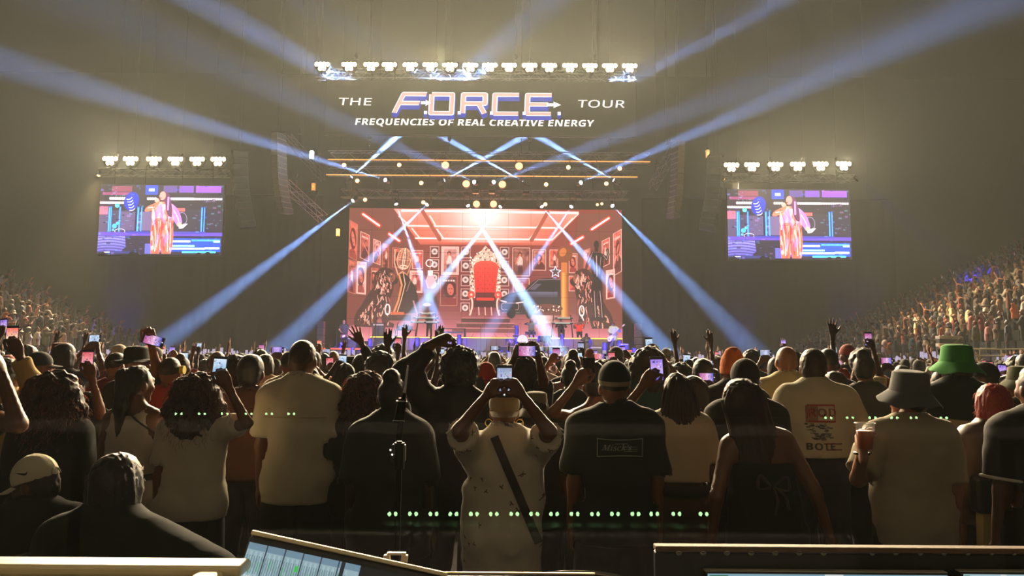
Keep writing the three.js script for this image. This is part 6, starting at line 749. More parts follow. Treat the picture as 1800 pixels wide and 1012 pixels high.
  player({ label: 'bass player in a cream and green outfit on the right riser', skin: 2, build: 1.1, hair: 'dreads', hairM: hairMat(0x2a1c12), headYaw: -0.5, top: { m: cloth(0x9fae86), sleeve: 1.7, hem: 0.6, loose: 0.035 }, bottom: { m: cloth(0x4a4e42), wide: 0.03 }, armR: { to: [0.16, 1.0, -0.28], pole: [1, -0.2, 0.5] }, armL: { to: [-0.4, 1.35, -0.3], pole: [-0.6, -1, 0.2], hand: 'grip', palm: [0, 1, 0] } }, 1078, 566, 46.0, SIDE_TOP);
  { const p = at(1073, 594, 45.66); guitar('bass_guitar', 'pale bass guitar with its neck pointing up beside the right riser player', p, [0, 0, 0.78], std(0xc8bfa2, 0.35), 0.86, 1.0); }
  // drum kit
  const d = thing('drum_kit', 'drum kit with a white bass drum head and several cymbals', 'drum kit', [at(930, 608, 46.6).x, at(928, 608, 46).y, -46.6]), shell = std(0x2a2a44, 0.3, 0.3), headM = std(0xcfd2f2, 0.5), brass = std(0xc9a24a, 0.25, 1);
  const bd = part('bass_drum', cyl(0.35, 0.35, 0.42, 32).rotateX(Math.PI / 2), shell, d, [-0.42, 0.36, 0.2]); part('drum_head', new THREE.CircleGeometry(0.33, 32).translate(0, 0, 0.216), headM, bd); part('hoop', new THREE.TorusGeometry(0.345, 0.018, 8, 36).translate(0, 0, 0.21), chrome, bd);
  for (const [x, y, z, r, h] of [[-0.1, 0.82, -0.1, 0.16, 0.2], [0.25, 0.82, -0.1, 0.17, 0.22], [0.75, 0.45, -0.1, 0.22, 0.4], [-0.85, 0.62, -0.2, 0.18, 0.14], [1.15, 0.45, 0, 0.22, 0.42]]) { const t = part('drum', cyl(r, r, h, 24), shell, d, [x, y, z]); part('drum_head', cyl(r * 0.97, r * 0.97, 0.012, 24, 0, h / 2, 0), headM, t); part('leg', [0, 2.1, 4.2].map((a) => bar(V(Math.cos(a) * r, 0, Math.sin(a) * r), V(Math.cos(a) * r * 1.1, -y, Math.sin(a) * r * 1.1), 0.012, 5)), chrome, t); }
  for (const [x, y, z, r] of [[-1.0, 1.25, 0, 0.24], [-0.55, 1.45, -0.2, 0.22], [0.5, 1.5, -0.15, 0.25], [1.05, 1.25, -0.1, 0.23], [-1.25, 0.95, -0.3, 0.18]]) { const t = part('cymbal', lathe([[0.001, 0.03], [0.03, 0.025], [0.05, 0.01], [r, -0.012], [0.05, 0.006]], 28).rotateZ(0.2), brass, d, [x, y, z]); part('stand', [bar(V(0, 0, 0), V(0, -y + 0.25, 0), 0.012), ...[0, 2.1, 4.2].map((a) => bar(V(0, -y + 0.4, 0), V(Math.cos(a) * 0.25, -y, Math.sin(a) * 0.25), 0.01, 5))], chrome, t); }
  // keyboards
  const keys = (x, y, z, w, parent, tilt = 0.15) => { const k = part('keyboard', box(w, 0.09, 0.34, 0, 0, 0, 0.015), blackPlastic, parent, [x, y, z], [tilt, 0, 0]); part('white_key', (() => { const l = []; for (let i = 0; i < 30; i++) l.push(box(w / 31 - 0.003, 0.012, 0.14, -w / 2 + (i + 1) * w / 31, 0.05, -0.08)); return l; })(), std(0xe8e6da, 0.4), k); part('lit_panel', box(w * 0.7, 0.05, 0.006, 0, 0.01, 0.173), glow(0xd8ecd0, 0.7), k); return k; };
  for (const [px, label, list] of [[750, 'stacked keyboards on a stand before the yellow-hat player', [[-0.5, 0.95, 0.2, 1.1], [0.35, 0.95, 0.25, 1.0], [-0.35, 1.25, 0, 1.1], [0.3, 1.25, 0, 0.9], [0.0, 1.52, -0.1, 1.0]]], [988, 'stacked keyboards on a stand right of the drum kit', [[0, 0.95, 0.2, 1.4], [0.1, 1.3, 0, 1.2]]]]) {
    const t = thing('keyboard_rig', label, 'keyboards', [at(px, 592, 48.6).x, BAND_TOP, -48.6]); for (const k of list) keys(...k, t); part('stand_leg', [[-0.7, -0.2], [0.7, -0.2], [-0.7, 0.25], [0.7, 0.25]].map(([x, z]) => bar(V(x, 0, z), V(x * 0.8, 1.5, z * 0.4), 0.025)), blackMetal, t); part('stand_beam', [bar(V(-0.62, 0.88, 0.15), V(0.62, 0.88, 0.15), 0.02), bar(V(-0.6, 1.2, 0.05), V(0.6, 1.2, 0.05), 0.02)], blackMetal, t);
  }
  { const a = at(770, 577, 48.3), b = at(818, 592, 48.3), t = thing('piano_case', 'black open piano case right of the yellow-hat player', 'piano', [(a.x + b.x) / 2, BAND_TOP, -48.7]), w = b.x - a.x, h = a.y - BAND_TOP; part('lid', box(w, 0.04, 0.7, 0, h, 0, 0.01), blackPlastic, t); part('side_panel', box(0.12, h, 0.7, w / 2 - 0.06, h / 2, 0, 0.01), blackPlastic, t); part('side_panel', box(0.05, h, 0.7, -w / 2 + 0.03, h / 2, 0, 0.01), blackPlastic, t); part('keyboard', box(w * 0.8, 0.1, 0.35, 0, h * 0.55, 0.1), std(0x2a2f52, 0.4), t); }
  { const t = thing('laptop_table', 'small table with two laptops before the bald player', 'table', [at(712, 592, 48.3).x, BAND_TOP, -48.35]); part('top', box(1.4, 0.04, 0.3, 0, 0.42, 0, 0.01), blackPlastic, t); for (const x of [-0.65, 0.65]) part('leg', bar(V(x, 0, 0), V(x, 0.4, 0), 0.02), blackMetal, t); for (const x of [-0.3, 0.3]) part('laptop', [box(0.36, 0.02, 0.22, x, 0.45, 0), box(0.36, 0.24, 0.015, x, 0.57, 0.12)], std(0x4a4c52, 0.4, 0.6), t); }
  for (const [px, py, Z, w, h, y, label] of [[666, 572, 49, 0.8, 0.9, BAND_TOP, 'black stage monitor cabinet on the band platform above the stair'], [619, 593, 46.8, 0.62, 0.7, SIDE_TOP, 'grey guitar amplifier beside the guitarist'], [1010, 590, 46.4, 0.7, 0.6, STAGE_TOP + 0.0, 'dark amplifier between drum riser and singer'], [880, 612, 44, 0.7, 0.42, STAGE_TOP, 'low wedge speaker at the stage lip left of the bass drum'], [1095, 605, 45.6, 0.7, 0.4, SIDE_TOP, 'low wedge speaker at the feet of the bass player'], [1046, 594, 47.4, 0.9, 0.9, STAGE_TOP, 'road case between the singer and the band platform']]) { const t = thing('stage_amplifier', label, 'amplifier', [at(px, py, Z).x, y, -Z]); part('cabinet', box(w, h, 0.4, 0, h / 2, 0, 0.03), std(0x1e1e22, 0.6), t); part('grille', box(w * 0.86, h * 0.66, 0.02, 0, h * 0.42, 0.205, 0.01), std(0x3a3c44, 0.8), t); part('control_panel', box(w * 0.86, h * 0.12, 0.02, 0, h * 0.86, 0.205), std(0x9a9a96, 0.4, 0.5), t); }
  for (const [px, Z, y, h, label] of [[591, 45.4, SIDE_TOP, 1.5, 'microphone stand in front of the guitarist'], [1112, 45.5, SIDE_TOP, 1.6, 'microphone stand right of the bass player'], [845, 47.6, STAGE_TOP, 2.0, 'tall thin stand in front of the wooden panels']]) { const t = thing('microphone_stand', label, 'stand', [at(px, 610, Z).x, y, -Z]); part('pole', bar(V(0, 0, 0), V(0, h, 0), 0.014), blackMetal, t); part('leg', [0, 2.1, 4.2].map((a) => bar(V(0, 0.12, 0), V(Math.cos(a) * 0.3, 0, Math.sin(a) * 0.3), 0.012)), blackMetal, t); part('microphone', [cyl(0.02, 0.02, 0.16, 10).rotateX(1.2).translate(0, h, 0.06), new THREE.SphereGeometry(0.03, 10, 8).translate(0, h + 0.03, 0.13)], darkMetal, t); }
}
// ---------------------------------------------------------------- the stands at both sides
const ROWS = 15, RISE = 0.5, RUN = 1.05, STAND_Y = 1.15;
const stands = [['right', 1, at(1438, 620, 45).x, 29.5, 50], ['left', -1, at(232, 612, 43).x, 30, 48]];
for (const [word, s, x0, z0, z1] of stands) {
  const t = thing('grandstand', `stepped seating stand on the ${word} side filled with spectators`, 'stand', [x0, 0, 0]), m = std(0x191816, 0.9);
  for (let i = 0; i < ROWS; i++) part('tier', box(RUN, STAND_Y + i * RISE, z1 - z0, s * (i + 0.5) * RUN, (STAND_Y + i * RISE) / 2, -(z0 + z1) / 2), m, t);
  const seat = []; for (let i = 0; i < ROWS; i++) for (let z = z0 + 0.4; z < z1 - 0.3; z += 0.62) seat.push(box(0.08, 0.42, 0.5, s * ((i + 1) * RUN - 0.1), STAND_Y + i * RISE + 0.6, -z)); tag(part('seat_back', seat, std(0x15161a, 0.6), t), null, null, null, 'stuff');
}
{ // bright rails across the near end of the right stand, with two stair handrails
  const Z = 28.4, P = (x, y) => at(x, y, Z), railM = std(0xd8cfae, 0.35, 0.3), post = [], r = (a, b, q = 0.03) => bar(a, b, q, 8);
  const t = thing('guard_railing', 'pale horizontal guard rails in front of the right stand', 'railing', [0, 0, 0]); for (const [x, y, x1] of [[1676, 613, 1830], [1682, 625, 1830], [1686, 652, 1830], [1640, 682, 1780]]) part('rail', r(P(x, y), P(x1, y + 0.5)), railM, t);
  for (const x of [1684, 1722, 1760, 1800]) { const a = P(x, 612), b = a.clone(); b.y = 0; part('post', r(a, b, 0.025), railM, t); }
  const h = thing('stair_handrail', 'dark sloping stair handrails left of the guard rails', 'railing', [0, 0, 0]); for (const [x, y, x1, y1] of [[1668, 612, 1690, 593], [1670, 634, 1725, 612], [1660, 652, 1720, 630]]) { const a = at(x - 20, y + 12, Z + 0.6), b = at(x1, y1, Z + 0.6); part('handrail', r(a, b, 0.025), std(0x5a5348, 0.4, 0.5), h); for (const q of [a, b]) { const f = q.clone(); f.y = Math.max(0, f.y - 1.0); part('post', r(q, f, 0.02), std(0x5a5348, 0.4, 0.5), h); } }
  for (const [x, y, k] of [[1692, 592, 0], [1682, 606, 1], [1686, 619, 2]]) { const a = P(x, y); const st = thing('stair_tread', `pale edged stair tread beside the sloping handrails, ${['top', 'middle', 'bottom'][k]} one of three`, 'stairs', [a.x, 0, -Z - 0.9 + k * 0.4]); part('tread', box(0.9, 0.12, 0.3, 0, a.y, 0, 0.01), std(0xb0a890, 0.6), st); part('riser', box(0.9, a.y - 0.06, 0.26, 0, (a.y - 0.06) / 2, 0), std(0x1c1a18, 0.8), st); }
}
// ---------------------------------------------------------------- the crowd: a figure of each kind, then copies in clothes of their own
const tops = [['black', 0x141416], ['charcoal', 0x262628], ['white', 0xc8c0aa], ['cream', 0xb8a880], ['grey', 0x55534e], ['dark red', 0x6e1a16], ['orange', 0x9a4a1c], ['navy', 0x171c30], ['olive', 0x45432a], ['brown', 0x4a2f1c], ['pink', 0xa86a68], ['teal', 0x1e4a4a]].map(([n, c]) => [n, cloth(c)]);
const hairs = [['black', hairBlack], ['brown', hairBrown], ['auburn', hairAuburn]], pants = [denim, darkTrousers, cloth(0x3a3630)], hatMs = [['black', black()], ['white', cloth(0xb8b09a)], ['red', cloth(0x7a1c16)], ['grey', cloth(0x4e4c48)]];
const crowdKinds = [];
{
  const low = { cell: 0.03, clothCell: 0.028, headCell: 0.013, handCell: 0.0095, hairCell: 0.014, face: false, shoes: false, bottom: { m: darkTrousers }, hairM: hairBlack };
  const R = (x, y, z) => ({ to: [x, y, z], pole: [1, -0.8, 0.1], hand: 'grip', palm: [-0.4, 0, -1] }), Lh = (x, y, z) => ({ to: [x, y, z], pole: [-1, -0.8, 0.1], hand: 'grip', palm: [0.4, 0, -1] });
  const kinds = [
    ['short hair', 'standing', { hair: 'short', top: { m: black(), sleeve: 0.8 } }],
    ['long straight hair', 'standing', { fem: 1, hair: 'long', top: { m: black(), sleeve: 0.7 } }],
    ['a cap', 'phone raised', { hat: 'cap', hatM: black(), hair: 'fade', top: { m: black(), sleeve: 0.8 }, armR: R(0.2, 1.66, -0.3) }, 'R'],
    ['big curly hair', 'phone raised', { fem: 1, hair: 'curly', top: { m: black(), sleeve: 0.6 }, armR: R(0.22, 1.72, -0.28) }, 'R'],
    ['a round afro', 'clapping', { hair: 'afro', top: { m: black(), sleeve: 1.8 }, armR: { to: [0.03, 1.3, -0.34], hand: 'open', palm: [-1, 0, 0] }, armL: { to: [-0.03, 1.3, -0.34], hand: 'open', palm: [1, 0, 0] } }],
    ['hair in a bun', 'phone raised', { fem: 1, hair: 'bun', top: { m: black(), sleeve: 0, tank: 0.08, neck: 0.1 }, armL: Lh(-0.2, 1.68, -0.3) }, 'L'],
    ['a shaved head', 'arms crossed', { build: 1.15, hair: 'bald', top: { m: black(), sleeve: 0.8 }, armR: { to: [-0.1, 1.2, -0.25] }, armL: { to: [0.1, 1.16, -0.28] } }],
    ['bobbed hair', 'phone two-handed', { fem: 1, hair: 'bob', top: { m: black(), sleeve: 0.7 }, armR: R(0.06, 1.72, -0.34), armL: Lh(-0.06, 1.72, -0.34) }, 'B'],
    ['cropped hair', 'phone held high', { hair: 'fade', top: { m: black(), sleeve: 0.8 }, armR: { to: [0.22, 1.96, -0.16], pole: [1, -0.4, 0.3], hand: 'grip', palm: [-0.4, 0, -1] } }, 'R'],
    ['a small afro', 'hand waving', { fem: 1, hair: 'afro', top: { m: black(), sleeve: 0.6 }, armL: { to: [-0.26, 1.94, -0.1], pole: [-1, -0.4, 0.2], hand: 'spread', palm: [0, 0, -1] } }],
    ['a bucket hat', 'standing', { hat: 'bucket', hatM: black(), hair: 'fade', top: { m: black(), sleeve: 0.8 } }],
    ['dreadlocks', 'phone raised', { fem: 1, hair: 'dreads', top: { m: black(), sleeve: 0.8 }, armL: Lh(-0.18, 1.7, -0.3) }, 'L'],
    ['a knitted beanie', 'standing', { hat: 'beanie', hatM: black(), top: { m: black(), sleeve: 1.8 } }],
    ['a ponytail', 'both arms up', { fem: 1, hair: 'ponytail', top: { m: black(), sleeve: 0, tank: 0.085, neck: 0.1 }, armR: { to: [0.25, 1.95, -0.1], pole: [1, 0, 0.2], hand: 'open', palm: [0, 0, -1] }, armL: { to: [-0.25, 1.95, -0.1], pole: [-1, 0, 0.2], hand: 'open', palm: [0, 0, -1] } }],
  ];
  for (const [look, doing, o, holds] of kinds) { const g = figure({ ...low, ...o, build: (o.build ?? 1) * 0.98 }); g.updateMatrixWorld(true); const r = rigDone(g), q = holds ? (holds === 'B' ? V(0, r.A.R.wr.y + 0.1, r.A.R.wr.z - 0.03) : V(0, 0.105, -0.035).applyMatrix4(r.A[holds].handMatrix)) : null; crowdKinds.push({ look, doing, g, q }); }
}
const takenLabels = new Set(), placed = [], rc = rng(2024), spokenFor = {};
scene.children.forEach((o) => { if (o.userData.category === 'person') placed.push([o.position.x, o.position.z]); });
const landmarks = [[-999, 'far left'], [180, 'below left video screen'], [400, 'left of the stage'], [560, 'before the stage stair'], [700, 'before the left keyboards'], [800, 'before the throne'], [890, 'before the drum kit'], [990, 'before the singer'], [1100, 'right of the stage'], [1280, 'below right video screen'], [1480, 'before the right stand'], [1640, 'near the guard rails']];
const pxOf = (p) => { const v = p.clone().sub(camera.position).applyQuaternion(camera.quaternion.clone().invert()); return 900 + FOCAL * v.x / -v.z; };
function crowdPerson(kind, p, scale, yaw, where, group) {
  const k = crowdKinds[kind], g = k.g.clone(); g.name = numbered('person'); g.position.copy(p); g.rotation.y = yaw; g.scale.setScalar(scale); scene.add(g);
  let tn, tm, hn, hm, am, look, label, an; const sk = skinTones[Math.floor(rc() * 5)], pm = pants[Math.floor(rc() * 3)], hat = g.children.some((c) => c.name === 'hat');
  for (let tries = 0; tries < 40; tries++) {
    [tn, tm] = tops[Math.floor(Math.pow(rc(), 1.25) * tops.length)]; [hn, hm] = hairs[Math.floor(rc() * rc() * 3)]; [an, am] = hatMs[Math.floor(rc() * 4)];
    look = hat ? k.look.replace(/^a /, `a ${an} `) : /head$/.test(k.look) ? k.look : /in a bun/.test(k.look) ? `${hn} hair bun` : k.look.replace(/(hair|afro|haircut|dreadlocks|ponytail)/, `${hn} $1`);
    label = `person in ${tn} with ${look}, ${k.doing}, ${where}`; if (!takenLabels.has(label)) break;
  }
  takenLabels.add(label);
  g.children.forEach((c) => { c.material = c.name === 'body' ? sk : c.name === 'hair' ? hm : c.name === 'hat' ? am : c.name === 'trousers' ? pm : tm; c.children.forEach((q) => { if (q.name === 'brim' || q.name === 'cuff') q.material = am; }); });
  placed.push([p.x, p.z]); tag(g, label, 'person', group); g.updateMatrixWorld(true);
  if (k.q) { const q = k.q.clone().applyMatrix4(g.matrixWorld); const t = phone(q, [-0.12 + rc() * 0.1, yaw, kind === 7 ? Math.PI / 2 : (rc() - 0.5) * 0.2], Math.floor(rc() * 6), `lit phone of person in ${tn} with ${look}, ${where}`, 'phones held up in the crowd'); placed.phones = (placed.phones ?? 0) + 1; }
  return g;
}
const whereOf = (p, far) => { const x = pxOf(p); let w = landmarks[0][1]; for (const [l, n] of landmarks) if (x >= l) w = n; return w; };
const heads = [];
// phones that the photograph shows at their places, and the people under them
for (const [px, py, Z, kind] of [[66, 632, 9, 2], [580, 640, 7.4, 3], [602, 637, 6.9, 11], [702, 603, 7.2, 8], [775, 624, 8, 5], [757, 634, 9, 11], [978, 624, 7.6, 5], [940, 645, 7, 3], [1021, 612, 9, 8], [1018, 630, 8.5, 2], [1054, 627, 8.5, 7], [1075, 630, 8, 3], [1097, 617, 8, 2], [1144, 611, 11, 7], [1207, 635, 7.6, 3], [1242, 663, 6.3, 7], [1526, 597, 7.3, 8], [1466, 620, 8.6, 5], [1485, 614, 10, 2], [1558, 634, 8.5, 7], [1762, 655, 6.4, 3], [1345, 620, 9, 7], [1176, 618, 14, 2], [285, 618, 11, 7], [350, 610, 12, 8], [434, 632, 11, 2], [460, 614, 10, 11], [500, 622, 9.5, 7], [325, 630, 8.4, 5], [870, 612, 12, 7], [1420, 640, 10, 11], [1700, 640, 11, 2], [1730, 640, 13, 5], [1776, 632, 12, 3]]) {
  const k = crowdKinds[kind], q = at(px, py, Z), s = clamp(q.y / k.q.y, 0.84, 1.1), p = V(q.x - k.q.x * s, 0, q.z - k.q.z * s);
  for (let n = 0; n < 6 && placed.some(([x, z]) => Math.hypot(x - p.x, z - p.z) < 0.46); n++) { p.z -= 0.25; p.x *= 1 + 0.25 / -p.z; }
  crowdPerson(kind, p, s, 0, whereOf(p), 'standing crowd on the arena floor');
}
for (let Z = 6.6; Z < 13.2; Z += 0.86) { const n = Math.ceil(1.42 * Z / 0.74); for (let i = 0; i <= n; i++) { const x = -0.71 * Z + i * 0.74 + (rc() - 0.5) * 0.34, z = -(Z + (rc() - 0.5) * 0.4); const kind = Math.floor(rc() * 14), sc = lerp(0.89, 1.03, rc()), skip = rc() < 0.1; if (skip || placed.some(([a, b]) => Math.hypot(x - a, z - b) < 0.5)) continue; const p = V(x, 0, z); crowdPerson([3, 2, 5, 8, 11].includes(kind) && rc() < 0.3 ? 0 : kind, p, sc, (rc() - 0.5) * 0.5, whereOf(p), 'standing crowd on the arena floor'); } }
const floorCount = placed.length;
for (const [word, s, x0, z0, z1] of stands) for (let i = 0; i < 4; i++) for (let z = z0 + 0.4; z < z0 + (word === 'right' ? 9 : 8); z += 0.66) {
  if (rc() < 0.12) continue; const p = V(x0 + s * (i * RUN + 0.45), STAND_Y + i * RISE, -z - rc() * 0.2);
  crowdPerson(Math.floor(rc() * 14), p, lerp(0.9, 1.02, rc()), s * (0.95 + (rc() - 0.5) * 0.5), `row ${['one', 'two', 'three', 'four'][i]}, ${word} stand`, `spectators in the ${word} stand`);
}
console.log('people', placed.length, 'floor', floorCount, 'phones', placed.phones);
// everybody farther away: clusters of six, repeated
{
  const low = { cell: 0.045, clothCell: 0.04, headCell: 0.022, handCell: 0.016, hairCell: 0.022, face: false, shoes: false, flat: true }, r = rng(99), V3 = [];
  const poses = [{}, { armR: { to: [0.2, 1.75, -0.3], hand: 'grip' } }, { armL: { to: [-0.26, 1.94, -0.1], hand: 'open' } }, { armR: { to: [0.04, 1.3, -0.34] }, armL: { to: [-0.04, 1.3, -0.34] } }, { armL: { to: [-0.2, 1.72, -0.3], hand: 'grip' } }, { armR: { to: [0.3, 1.9, -0.1], hand: 'open' }, armL: { to: [-0.3, 1.9, -0.1], hand: 'open' } }];
  const tint = (g, c) => { const n = g.attributes.position.count, a = new Float32Array(n * 3), k = new THREE.Color(c); for (let i = 0; i < n; i++) k.toArray(a, i * 3); const q = new THREE.BufferGeometry(); q.setAttribute('position', g.attributes.position); q.setAttribute('normal', g.attributes.normal); q.setAttribute('color', new THREE.BufferAttribute(a, 3)); if (g.index) q.setIndex(g.index); return q; };
  const bodies = poses.map((o, i) => { const f = figure({ ...low, ...o, fem: i % 2, hair: ['short', 'bob', 'afro', 'fade', 'long', 'short'][i], hairM: hairBlack, top: { m: tops[0][1], sleeve: i % 3 ? 0.8 : 1.8 }, bottom: { m: denim } }); delete f.userData.rig; const top = [0x3a3a3e, 0xb0a68e, 0x6a3028, 0x8a8478, 0x22304a, 0x5a4a30][i], skin = [0x4a2a19, 0x6e432a, 0x8a5a3c][i % 3]; return f.children.map((c) => tint(c.geometry, c.name === 'body' ? skin : c.name === 'hair' ? 0x14100d : c.name === 'shirt' ? top : 0x1c1c22)); });
  const screenPos = poses.map((o) => (o.armR?.hand === 'grip' ? V(0.2, 1.86, -0.33) : o.armL?.hand === 'grip' ? V(-0.2, 1.83, -0.33) : null));
  function cluster(spots) { const parts = [], scr = []; spots.forEach(([x, y, z, k, s, yaw]) => { const m = new THREE.Matrix4().makeRotationY(yaw).scale(V(s, s, s)).setPosition(x, y, z); for (const g of bodies[k]) { const c = g.clone().applyMatrix4(m); parts.push(c); } if (screenPos[k]) scr.push(box(0.075, 0.15, 0.01).translate(...screenPos[k].toArray()).applyMatrix4(m)); }); return [mergeGeometries(parts), merge(scr)]; }
  const crowdM = new THREE.MeshStandardMaterial({ color: 0xffffff, vertexColors: true, roughness: 0.85 }), farScreen = glow(0xd8c8e8, 0.7);
  const spread = (label, all, spots, name, every = 1) => { const [g, sg] = cluster(spots); for (const [geo, mat, nm, lb, ct, list] of [[g, crowdM, name, label, 'crowd', all], [sg, farScreen, 'distant_phone_screens', label.replace('people', 'phone screens of the people'), 'phones', all.filter((q, i) => (i * 7) % every === 0)]]) { const im = new THREE.InstancedMesh(geo, mat, list.length); im.name = numbered(nm); im.castShadow = im.receiveShadow = true; const c = new THREE.Color(), m = new THREE.Matrix4(), e = new THREE.Euler(); list.forEach((q, i) => { m.makeRotationFromEuler(e.set(0, q[3] ?? 0, 0)).scale(V(1, q[4] ?? 1, 1)).setPosition(q[0], q[1], q[2]); im.setMatrixAt(i, m); const b = 0.3 + r() * r() * 1.2; if (nm === name) im.setColorAt(i, c.setRGB(b * (0.9 + 0.25 * r()), b * (0.85 + 0.2 * r()), b * (0.8 + 0.25 * r()))); }); scene.add(im); tag(im, lb, ct, null, 'stuff'); } };
  const fs = []; for (let i = 0; i < 6; i++) fs.push([(i % 3 - 1) * 0.72 + (r() - 0.5) * 0.2, 0, (i < 3 ? -0.42 : 0.42) + (r() - 0.5) * 0.25, [0, 3, 1, 4, 0, 2][i], lerp(0.9, 1.0, r()), (r() - 0.5) * 0.4]);
  const fl = []; for (let Z = 14.2; Z < 41.8; Z += 1.7) { const half = Math.min(0.72 * Z, 19.5); for (let x = -half; x < half; x += 2.2) fl.push([x + (r() - 0.5) * 0.6, 0, -Z + (r() - 0.5) * 0.4, (r() < 0.5 ? 0 : 0.2) * (r() - 0.5), 0.95 + r() * 0.09]); }
  spread('people standing far back on the arena floor up to the stage', fl, fs, 'crowd');
  for (const [word, s, x0, z0, z1] of stands) { const ss = []; for (let i = 0; i < 6; i++) ss.push([(r() - 0.5) * 0.2, 0, (i - 2.5) * 0.62 + (r() - 0.5) * 0.16, [0, 3, 5, 1, 2, 4][i], lerp(0.9, 1.02, r()), s * (0.95 + (r() - 0.5) * 0.5)]); const l = []; for (let i = 0; i < ROWS; i++) for (let z = z0 + 1.9 + (i < 4 ? (word === 'right' ? 9 : 8) : 0); z < z1 - 1.6; z += 3.75) l.push([x0 + s * (i * RUN + 0.45), STAND_Y + i * RISE, -z - r() * 0.3, 0, 0.95 + r() * 0.08]); spread(`people filling the upper and far rows of the ${word} stand`, l, ss, 'crowd', 9); }
}
// ---------------------------------------------------------------- the mixing position in the foreground
{ // window of the mixing room; two rows of green lights on the desk and on a shelf mirror in it
  const D = 0.6, glass = new THREE.MeshPhysicalMaterial({ color: 0xffffff, roughness: 0, transmission: 1, thickness: 0, ior: 1.5 });
  const w = tag(new THREE.Group(), null, null, null, 'structure'); w.name = 'window_1'; w.position.set(0, 2.6, -D); scene.add(w);
  part('pane', new THREE.PlaneGeometry(3.7, 2.9), glass, w); part('window_frame', [box(3.9, 0.08, 0.08, 0, 1.49, 0), box(3.9, 0.08, 0.06, 0, -1.49, 0), box(0.08, 3.06, 0.08, -1.9, 0, 0), box(0.08, 3.06, 0.08, 1.9, 0, 0)], darkMetal, w);
  struct('wall_front', [box(4.1, 1.07, 0.08, 0, 0.535, -D), box(0.1, 4.1, 0.08, -2.0, 2.05, -D), box(0.1, 4.1, 0.08, 2.0, 2.05, -D)], std(0x0e0e0f, 0.8));
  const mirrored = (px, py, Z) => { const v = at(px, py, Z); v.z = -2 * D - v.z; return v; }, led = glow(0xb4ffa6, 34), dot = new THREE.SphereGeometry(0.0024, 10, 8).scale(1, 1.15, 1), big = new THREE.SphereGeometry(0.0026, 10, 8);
  const rowA = [690, 726, 762, 797, 833, 868, 904, 939, 974, 1010, 1046, 1081, 1117, 1150, 1189, 1237], A0 = mirrored(960, 903, 1.0), c = thing('channel_console', 'black console just below the frame whose green channel lights mirror in the window', 'mixing console', [A0.x, A0.y, A0.z]);
  part('body', box(0.8, 0.08, 0.4, 0, -0.05, 0.16, 0.01), blackPlastic, c); part('leg', [box(0.06, A0.y - 0.09, 0.3, -0.36, -0.09 - (A0.y - 0.09) / 2, 0.2), box(0.06, A0.y - 0.09, 0.3, 0.36, -0.09 - (A0.y - 0.09) / 2, 0.2)], blackMetal, c);
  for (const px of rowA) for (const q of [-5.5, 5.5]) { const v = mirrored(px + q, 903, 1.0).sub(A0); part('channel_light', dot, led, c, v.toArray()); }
  const Zb = 1.6, B0 = mirrored(960, 729, Zb), s = thing('light_shelf', 'shelf behind the camera whose green lights mirror in the window', 'shelf', [B0.x, B0.y, B0.z]);
  part('board', box(2.4, 0.03, 0.2, 0, -0.03, 0.09, 0.005), blackPlastic, s); part('leg', [box(0.05, B0.y - 0.045, 0.05, -1.1, -0.045 - (B0.y - 0.045) / 2, 0.14), box(0.05, B0.y - 0.045, 0.05, 1.1, -0.045 - (B0.y - 0.045) / 2, 0.14)], blackMetal, s);
  for (const px of [314, 355, 395, 437, 473, 512, 1456, 1494, 1534, 1572, 1606, 1659]) for (const q of [-5, 5]) { const v = mirrored(px + q, px < 900 ? 727 : 734, Zb).sub(B0); part('shelf_light', big, led, s, v.toArray()); }
}
